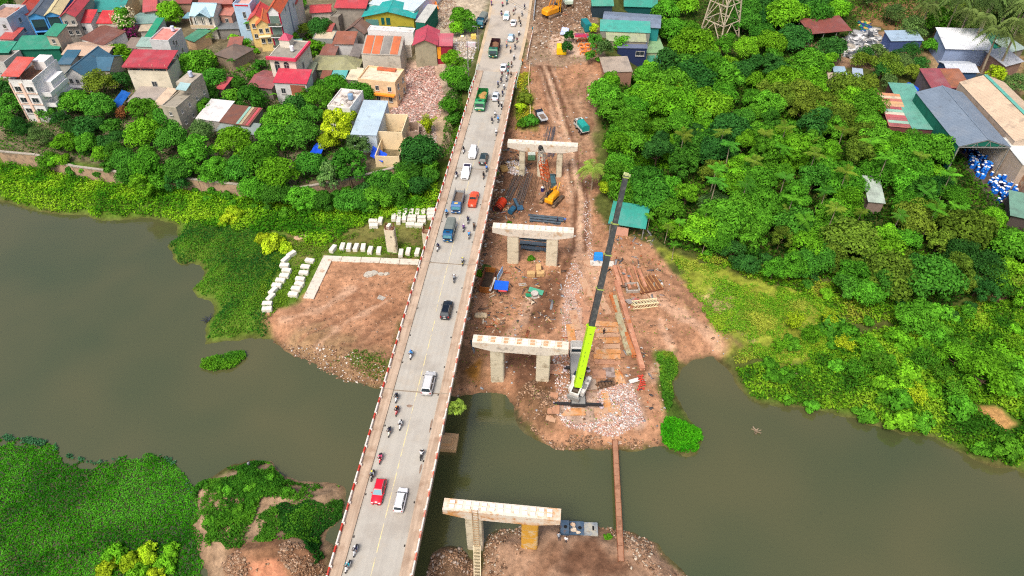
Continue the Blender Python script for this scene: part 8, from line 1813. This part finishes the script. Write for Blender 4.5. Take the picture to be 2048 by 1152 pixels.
# flowering tree: green with cream and pink blossom
f0 = plant(250, 45, 24, 'tall', FG, 'flowering tree with cream and pink blossom beside the plain red roof')
rs_ = np.random.RandomState(5)
for nm, cc, zlo, zhi in (('cream_blossom', (240, 226, 190), 4.0, 7.0), ('pink_blossom', (170, 60, 130), 1.2, 3.6)):
    v = rs_.normal(size=(420, 3)); v /= np.linalg.norm(v, axis=1, keepdims=True); C = v * np.array([3.3, 3.3, 1]) ; C[:, 2] = rs_.uniform(zlo, zhi, 420)
    V, F = leaves(C, v + rs_.normal(0, .3, (420, 3)), .4, rs_, .9); link(nm, np_mesh(nm, V, F, COVER, {'leaf_colour': np.tile(srgb(*cc), (len(V), 1))}), f0)
plant(1187, 338, 38, 'coconut', DU, 'coconut palm with long arching fronds at the edge of the haul road', tint=(128, 150, 60))
for a in [(1440, 335, 15), (1452, 342, 13), (1540, 350, 14), (1500, 330, 13), (1415, 300, 12), (1520, 385, 13), (1290, 370, 13), (1262, 375, 11), (1340, 360, 12), (1355, 375, 11), (1300, 430, 12), (1335, 455, 13), (1362, 440, 14), (1395, 460, 13), (1410, 480, 12), (1350, 490, 12), (1520, 420, 14), (1555, 445, 12), (1722, 425, 15), (1800, 432, 17), (1812, 425, 14), (1880, 405, 14), (1905, 412, 13), (1930, 415, 13), (1905, 455, 13), (1850, 395, 14), (1575, 420, 13), (1590, 470, 11), (1610, 470, 11), (460, 120, 9), (445, 140, 9), (428, 60, 9), (420, 75, 9), (498, 45, 11), (480, 140, 11), (492, 130, 10), (610, 180, 10), (545, 190, 8), (1712, 520, 13), (1640, 395, 12)]:
    plant(a[0], a[1], a[2], 'areca', rnd.choice((FG, FG, OG, MG)))
for a in [(1880, -8, 36), (1915, 8, 38), (1950, 2, 40), (1985, 12, 40), (2020, 4, 42), (1935, 30, 34), (1970, 34, 36), (2050, 28, 40), (2000, 70, 42), (2035, 62, 44), (1860, 12, 32), (2060, -14, 40), (1995, -20, 40)]:
    plant(a[0], a[1], a[2], 'tallpalm', DG, tint=(96, 122, 66))
WOOD = [(1208, 150), (1420, 145), (1440, 112), (1520, 120), (1600, 135), (1700, 165), (1750, 190), (1765, 260), (1900, 285), (1960, 360), (2060, 460), (2120, 640), (1980, 590), (1900, 620), (1650, 560), (1480, 520), (1335, 500), (1300, 470), (1215, 380), (1200, 300)]
fill(WOOD, 165, 4.3, [('round', 5), ('broad', 5), ('tall', 4), ('fine', 2), ('loose', 2)], [DG, MG, FG, FG, BG, BG, FG, OG], (.62, 1.34), 301)
fill([(1300, 340), (1560, 300), (1900, 380), (2000, 470), (1600, 500), (1340, 480)], 26, 5.5, [('areca', 1)], [FG, MG, OG, FG], (1.0, 1.3), 320, strict=False)
fill([(1200, 150), (1330, 150), (1420, 220), (1400, 330), (1330, 470), (1215, 390), (1200, 300)], 34, 3.2, [('round', 3), ('tall', 2), ('bush', 3)], [FG, BG, BG, YG, FG], (.5, .9), 302)
fill([(1480, -30), (1600, -30), (1700, 10), (1690, 60), (1560, 110), (1480, 70)], 16, 4.5, [('round', 3), ('broad', 3)], [DG, MG, FG], (.8, 1.2), 303)
fill([(1320, -40), (1400, -40), (1400, 30), (1340, 130), (1322, 80)], 10, 4.5, [('round', 3), ('broad', 3)], [MG, FG, BG], (.8, 1.1), 304)
fill([(1690, 5), (1850, -40), (2080, -40), (2080, 60), (1900, 62), (1840, 60), (1780, 50)], 26, 4.6, [('fine', 3), ('broad', 2), ('loose', 2)], [DG, DU, MG, OG], (.7, 1.1), 305)
fill([(1690, 120), (1860, 90), (1880, 150), (1760, 190)], 12, 4.0, [('fine', 2), ('round', 2)], [DG, DU, OG], (.6, .9), 306)
fill([(0, 230), (200, 240), (330, 350), (600, 380), (760, 330), (860, 330), (640, 380), (330, 356), (0, 310)], 16, 4.0, [('round', 3), ('fine', 2), ('bush', 2)], [DG, MG, FG], (.55, .85), 307)
fill([(480, 130), (520, 150), (500, 110), (640, 90), (620, 75), (480, 100)], 10, 2.6, [('bush', 3), ('round', 1)], [MG, FG, BG], (.5, .8), 308)
fill([(60, 320), (250, 352), (480, 395), (640, 395), (860, 340), (880, 400), (640, 440), (330, 400)], 40, 2.6, [('bush', 3), ('shrub', 3), ('round', .5)], [MG, FG, BG, FG], (.6, 1.0), 309)
SCRUB = [(1450, 730), (1540, 730), (1600, 650), (1700, 640), (1850, 620), (2100, 600), (2100, 950), (1980, 920), (1900, 890), (1700, 832), (1520, 800)]
fill(SCRUB, 60, 2.7, [('bush', 3), ('shrub', 4), ('round', 1)], [MG, FG, FG, BG, FG], (.8, 1.35), 310, strict=False)
fill([(1400, 505), (1480, 545), (1650, 600), (1900, 640), (2080, 620), (2080, 560), (1700, 545), (1500, 505)], 44, 2.8, [('bush', 3), ('loose', 1), ('round', 1)], [DG, MG, FG, BG], (.6, 1.1), 311, strict=False)
for a in [(1590, 640, 24), (1625, 668, 24), (1660, 640, 20), (1690, 690, 22), (1712, 735, 24), (1735, 690, 22), (1760, 725, 22), (1850, 715, 26), (1880, 745, 22), (1925, 700, 26), (1985, 720, 24), (1835, 790, 22), (1910, 780, 22), (1560, 690, 20), (2020, 690, 22)]:
    plant(*a, 'bamboo', rnd.choice((FG, YG, BG)))
for a in [(548, 488, 26), (528, 478, 18), (572, 496, 16), (470, 425, 22), (455, 440, 20)]: plant(*a, 'shrub', YG)
for a in [(230, 1110, 26), (262, 1120, 24), (300, 1105, 26), (330, 1128, 24), (500, 975, 16), (540, 960, 16), (575, 985, 14), (455, 985, 15), (480, 1020, 15), (420, 1040, 14), (440, 975, 12), (215, 1135, 22), (280, 1145, 24), (345, 1100, 20), (310, 1150, 24)]: plant(*a, 'shrub', FG if a[1] < 1060 else rnd.choice((YG, BG)))
# labels: by look, and by the landmark each plant stands nearest to
# only the 295 trees that show largest stay single; the small far rest is one mass of leaves
rank = sorted([v for v in VEG if v[5] == 'broadleaf_tree' and not v[6]], key=lambda v: -v[0].scale.x * KIND['round'][2] / (v[0].location.y * _ct - (v[0].location.z - CAM_Z) * _st) * (.3 if not (-40 < v[3] < 2090 and -30 < v[4] < 1180) else 1))
rest = rank[290:]; VV = []; CC = []; rs_ = np.random.RandomState(77); bpy.context.view_layer.update()
for v in rest:
    t = v[0]; mt = Matrix.LocRotScale(t.location, t.rotation_euler, t.scale); A_ = np.array(mt)
    for ch in list(t.children):
        if ch.name.startswith('crown'):
            me = ch.data; n = len(me.vertices); co = np.empty(n * 3, np.float32); me.vertices.foreach_get('co', co); tn = np.empty(n, np.float32); me.attributes['leaf_tone'].data.foreach_get('value', tn)
            q = co.reshape(-1, 4, 3); k = rs_.rand(len(q)) < .38; q = q[k]; c = q.mean(1, keepdims=True); q = c + (q - c) * 1.5
            VV.append(q.reshape(-1, 3) @ A_[:3, :3].T + A_[:3, 3]); f = (.55 + .95 * tn.reshape(-1, 4)[k][:, :1]); CC.append(np.repeat(np.array(ch.color[:3])[None] * f, 4, 0))
        bpy.data.objects.remove(ch, do_unlink=True)
    bpy.data.objects.remove(t, do_unlink=True)
if VV:
    V = np.concatenate(VV); tag(link('woodland', np_mesh('woodland', V, np.arange(len(V)).reshape(-1, 4), COVER, {'leaf_colour': np.concatenate(CC)})), 'smaller trees filling the gaps of the woods', None, None, 'stuff')
_r = set(id(v) for v in rest); VEG = [v for v in VEG if id(v) not in _r]
cnt = {}
for i, (t, colr, ph, qx, qy, nm, lb) in enumerate(VEG):
    d = sorted((((qx - a) ** 2 + ((qy - b) * 1.3) ** 2, a, b, c) for a, b, c in LM))[0]
    dx, dy = qx - d[1], (qy - d[2]) * 1.3
    side = ('right of' if dx > 0 else 'left of') if abs(dx) > abs(dy) else ('before' if dy > 0 else 'behind')
    cnt.setdefault((colr, ph, side, d[3]), []).append((d[0], i))
for (colr, ph, side, lm), lst in cnt.items():
    for r_, (_, i) in enumerate(sorted(lst)):
        t, _, _, _, _, nm, lb = VEG[i]
        wd = '' if len(lst) == 1 else (', nearest one' if r_ == 0 else f', {ORD[min(r_, 19)]} nearest')
        tag(t, lb or f'{colr} {ph}{wd} {side} the {lm}', {'broadleaf_tree': 'tree', 'palm_tree': 'palm tree', 'bush': 'bush', 'shrub': 'shrub', 'bamboo': 'bamboo'}[nm], {'broadleaf_tree': 'broadleaf trees', 'palm_tree': 'palm trees', 'bush': 'bushes', 'shrub': 'large-leaved shrubs', 'bamboo': 'bamboo clumps'}[nm])
# ---------------------------------------------------------------- ground cover nobody could count
def cover(name, label, pts, n, size, h, cols, seed, wet=False, clump=0, up=1.0, asp=.55, tilt=.6, base=.05, rag=1.0):
    p = points_in(pts, n, wet, seed, clump); d_ = sdist(p[:, 0], p[:, 1], GP(pts, wet)); p = p[d_ < -rag * 2.2 * np.clip(fbm(p[:, 0], p[:, 1], 2.2, seed + 60, 4) - .38, 0, 1) * 2]; n = len(p); rs = np.random.RandomState(seed)
    if not wet: p = p[Hn(p[:, 0], p[:, 1]) > WZ + .1]; n = len(p)
    if name == 'scrub': p = p[sdist(p[:, 0], p[:, 1], GP([(1942, 814), (1992, 812), (2040, 850), (2012, 864)])) > .3]; n = len(p)
    hh = h * (.35 + 1.1 * fbm(p[:, 0], p[:, 1], 2.4, seed + 7, 3)) * rs.uniform(.1, 1, n)
    C = p + np.c_[np.zeros((n, 2)), hh + base]
    Nn = rs.normal(0, tilt, (n, 3)) + np.array([0, 0, up])
    V, F = leaves(C, Nn, size * rs.uniform(.55, 1.3, n), rs, asp)
    cc = np.array([srgb(*c) for c in cols]); w1 = fbm(p[:, 0], p[:, 1], 5, seed + 31, 3) + rs.normal(0, .09, n)
    f = np.clip((w1 - .28) / .44, 0, .999) * (len(cols) - 1); i = f.astype(int); u_ = (f - i)[:, None]
    c = (cc[i] * (1 - u_) + cc[np.minimum(i + 1, len(cols) - 1)] * u_) * rs.uniform(.75, 1.2, (n, 1))
    return tag(link(name, np_mesh(name, V, F, COVER, {'leaf_colour': np.repeat(c, 4, 0)})), label, None, None, 'stuff')
LOTUS = [(-120, 866), (0, 874), (60, 878), (110, 890), (150, 918), (190, 928), (240, 914), (300, 906), (340, 919), (368, 946), (395, 985), (408, 1020), (402, 1052), (415, 1085), (410, 1112), (440, 1200), (300, 1260), (-120, 1260)]
cover('lotus_leaves', 'dense floating mat of green leaves covering the lower left water', LOTUS, 70000, .33, .2, [(44, 110, 22), (58, 132, 22), (70, 148, 26), (88, 166, 44)], 401, True, tilt=.8)
cover('lotus_leaves', 'bluish ragged edge of the floating leaf mat', [(0, 868), (60, 874), (110, 886), (150, 912), (190, 922), (240, 908), (300, 900), (345, 914), (375, 945), (392, 990), (380, 992), (360, 950), (335, 925), (300, 914), (240, 922), (190, 936), (148, 926), (105, 900), (55, 888), (0, 884)], 2200, .4, .3, [(70, 120, 80), (60, 110, 70), (90, 130, 90)], 402, True, 2.0)
BANKL = [(-60, 318), (0, 325), (230, 356), (480, 390), (640, 400), (880, 330), (880, 400), (850, 440), (740, 450), (640, 500), (560, 470), (420, 460), (360, 452), (345, 444), (300, 436), (230, 441), (185, 436), (165, 429), (130, 431), (80, 424), (0, 402), (-60, 398)]
cover('bank_plants', 'lush creepers and taro leaves on the upper left bank', BANKL, 42000, .55, 1.3, [(60, 122, 26), (92, 152, 30), (122, 178, 34), (150, 194, 44)], 403, tilt=.5)
cover('water_hyacinth', 'dark water hyacinth mat spreading into the left bay', [(345, 446), (358, 455), (356, 476), (338, 490), (346, 515), (363, 530), (402, 528), (412, 545), (406, 560), (386, 578), (400, 590), (430, 598), (440, 610), (415, 680), (545, 676), (540, 600), (570, 520), (590, 480), (480, 440), (400, 440)], 22000, .36, .5, [(40, 92, 36), (54, 110, 36), (70, 128, 38), (96, 148, 40)], 404, True)
cover('grass', 'grass and weeds between the rows of white blocks', [(560, 470), (640, 480), (860, 430), (845, 520), (650, 505), (600, 610), (520, 650), (500, 600), (540, 530)], 16000, .32, .45, [(84, 128, 34), (120, 154, 44), (100, 142, 40)], 405, clump=3)
cover('floating_plants', 'small floating island of plants in the left river', [(400, 738), (405, 722), (430, 712), (470, 704), (492, 704), (495, 716), (470, 738), (430, 745)], 2600, .42, .7, [(70, 128, 34), (96, 152, 36)], 406, True, rag=.25)
cover('shore_plants', 'plants and creepers on the lower left shore', [(372, 985), (430, 955), (470, 934), (535, 920), (560, 945), (590, 975), (640, 975), (600, 1010), (560, 1060), (500, 1085), (440, 1130), (430, 1200), (375, 1200)], 17000, .42, .9, [(50, 104, 30), (70, 128, 34), (90, 146, 36)], 407, clump=5, rag=.4)
cover('water_hyacinth', 'dark hyacinth patch beside the bridge at the lower left', [(552, 1010), (600, 1000), (650, 1005), (690, 995), (688, 1040), (650, 1062), (640, 1100), (665, 1120), (630, 1130), (600, 1080), (550, 1065)], 7500, .36, .45, [(34, 80, 30), (48, 100, 32), (62, 116, 36)], 408, True, 0, rag=.5)
cover('weeds', 'patchy weeds on the lower left earth', [(400, 960), (690, 970), (660, 1090), (450, 1110), (400, 1060)], 13000, .36, .6, [(60, 112, 32), (84, 140, 38)], 409, clump=2.4, rag=.4)
cover('shore_plants', 'leafy plants on the grassy spit beside the pond', [(1308, 702), (1345, 704), (1362, 730), (1348, 765), (1350, 800), (1335, 830), (1325, 800)], 5200, .4, .8, [(70, 120, 36), (96, 150, 40), (130, 150, 50)], 410, rag=.4)
cover('reeds', 'bright green reeds at the tip of the spit', [(1320, 838), (1345, 832), (1372, 846), (1400, 862), (1405, 882), (1395, 905), (1375, 918), (1345, 905), (1322, 885)], 4200, .7, 1.0, [(58, 150, 24), (84, 178, 28), (64, 140, 26)], 411, True, asp=.22, tilt=.9, rag=.5)
cover('scrub', 'creepers and scrub along the right river bank', [(1470, 740), (1560, 735), (1650, 690), (1800, 640), (2100, 580), (2100, 958), (1980, 928), (1920, 903), (1870, 880), (1760, 856), (1640, 822), (1510, 803), (1490, 790)], 46000, .58, 1.3, [(54, 104, 28), (82, 136, 30), (114, 164, 36), (142, 182, 46)], 412, tilt=.5)
cover('grass', 'yellow green grass on the slope right of the site', [(1325, 500), (1480, 545), (1650, 600), (1740, 680), (1640, 720), (1560, 735), (1470, 730), (1430, 680), (1400, 620), (1370, 570)], 34000, .42, .55, [(160, 190, 54), (122, 180, 42), (98, 160, 36), (176, 188, 70)], 413, clump=5, asp=.3)
cover('undergrowth', 'undergrowth on the floor of the right wood', WOOD, 60000, .75, 1.2, [(34, 66, 22), (48, 88, 24), (66, 114, 26), (90, 146, 30)], 414, tilt=.5)
cover('grass', 'bright grass of the clearing in the right wood', [(1240, 200), (1320, 220), (1370, 300), (1330, 350), (1240, 345), (1210, 300)], 15000, .5, .7, [(90, 150, 30), (116, 178, 32), (130, 190, 40)], 415)
cover('undergrowth', 'grassy edge below the right wood', [(1330, 495), (1480, 520), (1650, 560), (1900, 615), (2090, 590), (2090, 660), (1850, 650), (1700, 650), (1620, 600), (1470, 552)], 14000, .55, .9, [(70, 120, 28), (98, 150, 30), (130, 176, 40), (150, 160, 56)], 423)
cover('undergrowth', 'undergrowth in the wood by the pylon and palms', [(1325, -40), (2090, -40), (2090, 70), (1860, 70), (1720, 40), (1690, 110), (1540, 130), (1420, 135), (1330, 130)], 26000, .8, 1.2, [(44, 78, 30), (60, 100, 32), (84, 124, 40)], 416)
cover('undergrowth', 'weeds and hedges between the houses of the town', [(0, 140), (160, 150), (320, 140), (420, 100), (520, 120), (640, 80), (720, 160), (720, 330), (600, 376), (240, 346), (0, 304)], 30000, .6, 1.1, [(40, 84, 28), (58, 108, 30), (80, 132, 34)], 417)
cover('weeds', 'weeds on the embankment below the road', [(905, 130), (945, 120), (925, 250), (900, 310), (880, 320), (890, 200)], 6000, .45, .8, [(60, 112, 32), (90, 140, 36)], 418)
cover('weeds', 'flowering weeds on the slope right of the road', [(1035, 150), (1060, 145), (1068, 250), (1030, 262)], 4000, .4, .6, [(84, 130, 36), (150, 170, 50), (190, 180, 50)], 419)
cover('weeds', 'scattered weeds over the building site', SITE, 1500, .34, .35, [(96, 130, 40), (130, 150, 60)], 420, clump=3)
cover('weeds', 'weeds on the bare bank under the bridge left side', [(690, 700), (775, 700), (770, 770), (700, 760), (640, 720)], 1500, .3, .4, [(70, 110, 36), (96, 130, 44)], 421, clump=3)
cover('weeds', 'grass tufts beside the float boxes', [(1196, 1055), (1225, 1075), (1232, 1095), (1200, 1075)], 900, .4, .5, [(70, 140, 34), (100, 160, 40)], 422)

cover('undergrowth', 'scrub and wood carrying on beyond the right edge', [(2060, 440), (2300, 380), (2560, 700), (2560, 1000), (2090, 955), (2090, 580)], 24000, .95, 1.6, [(40, 78, 24), (62, 112, 28), (92, 146, 34), (120, 168, 40)], 430)
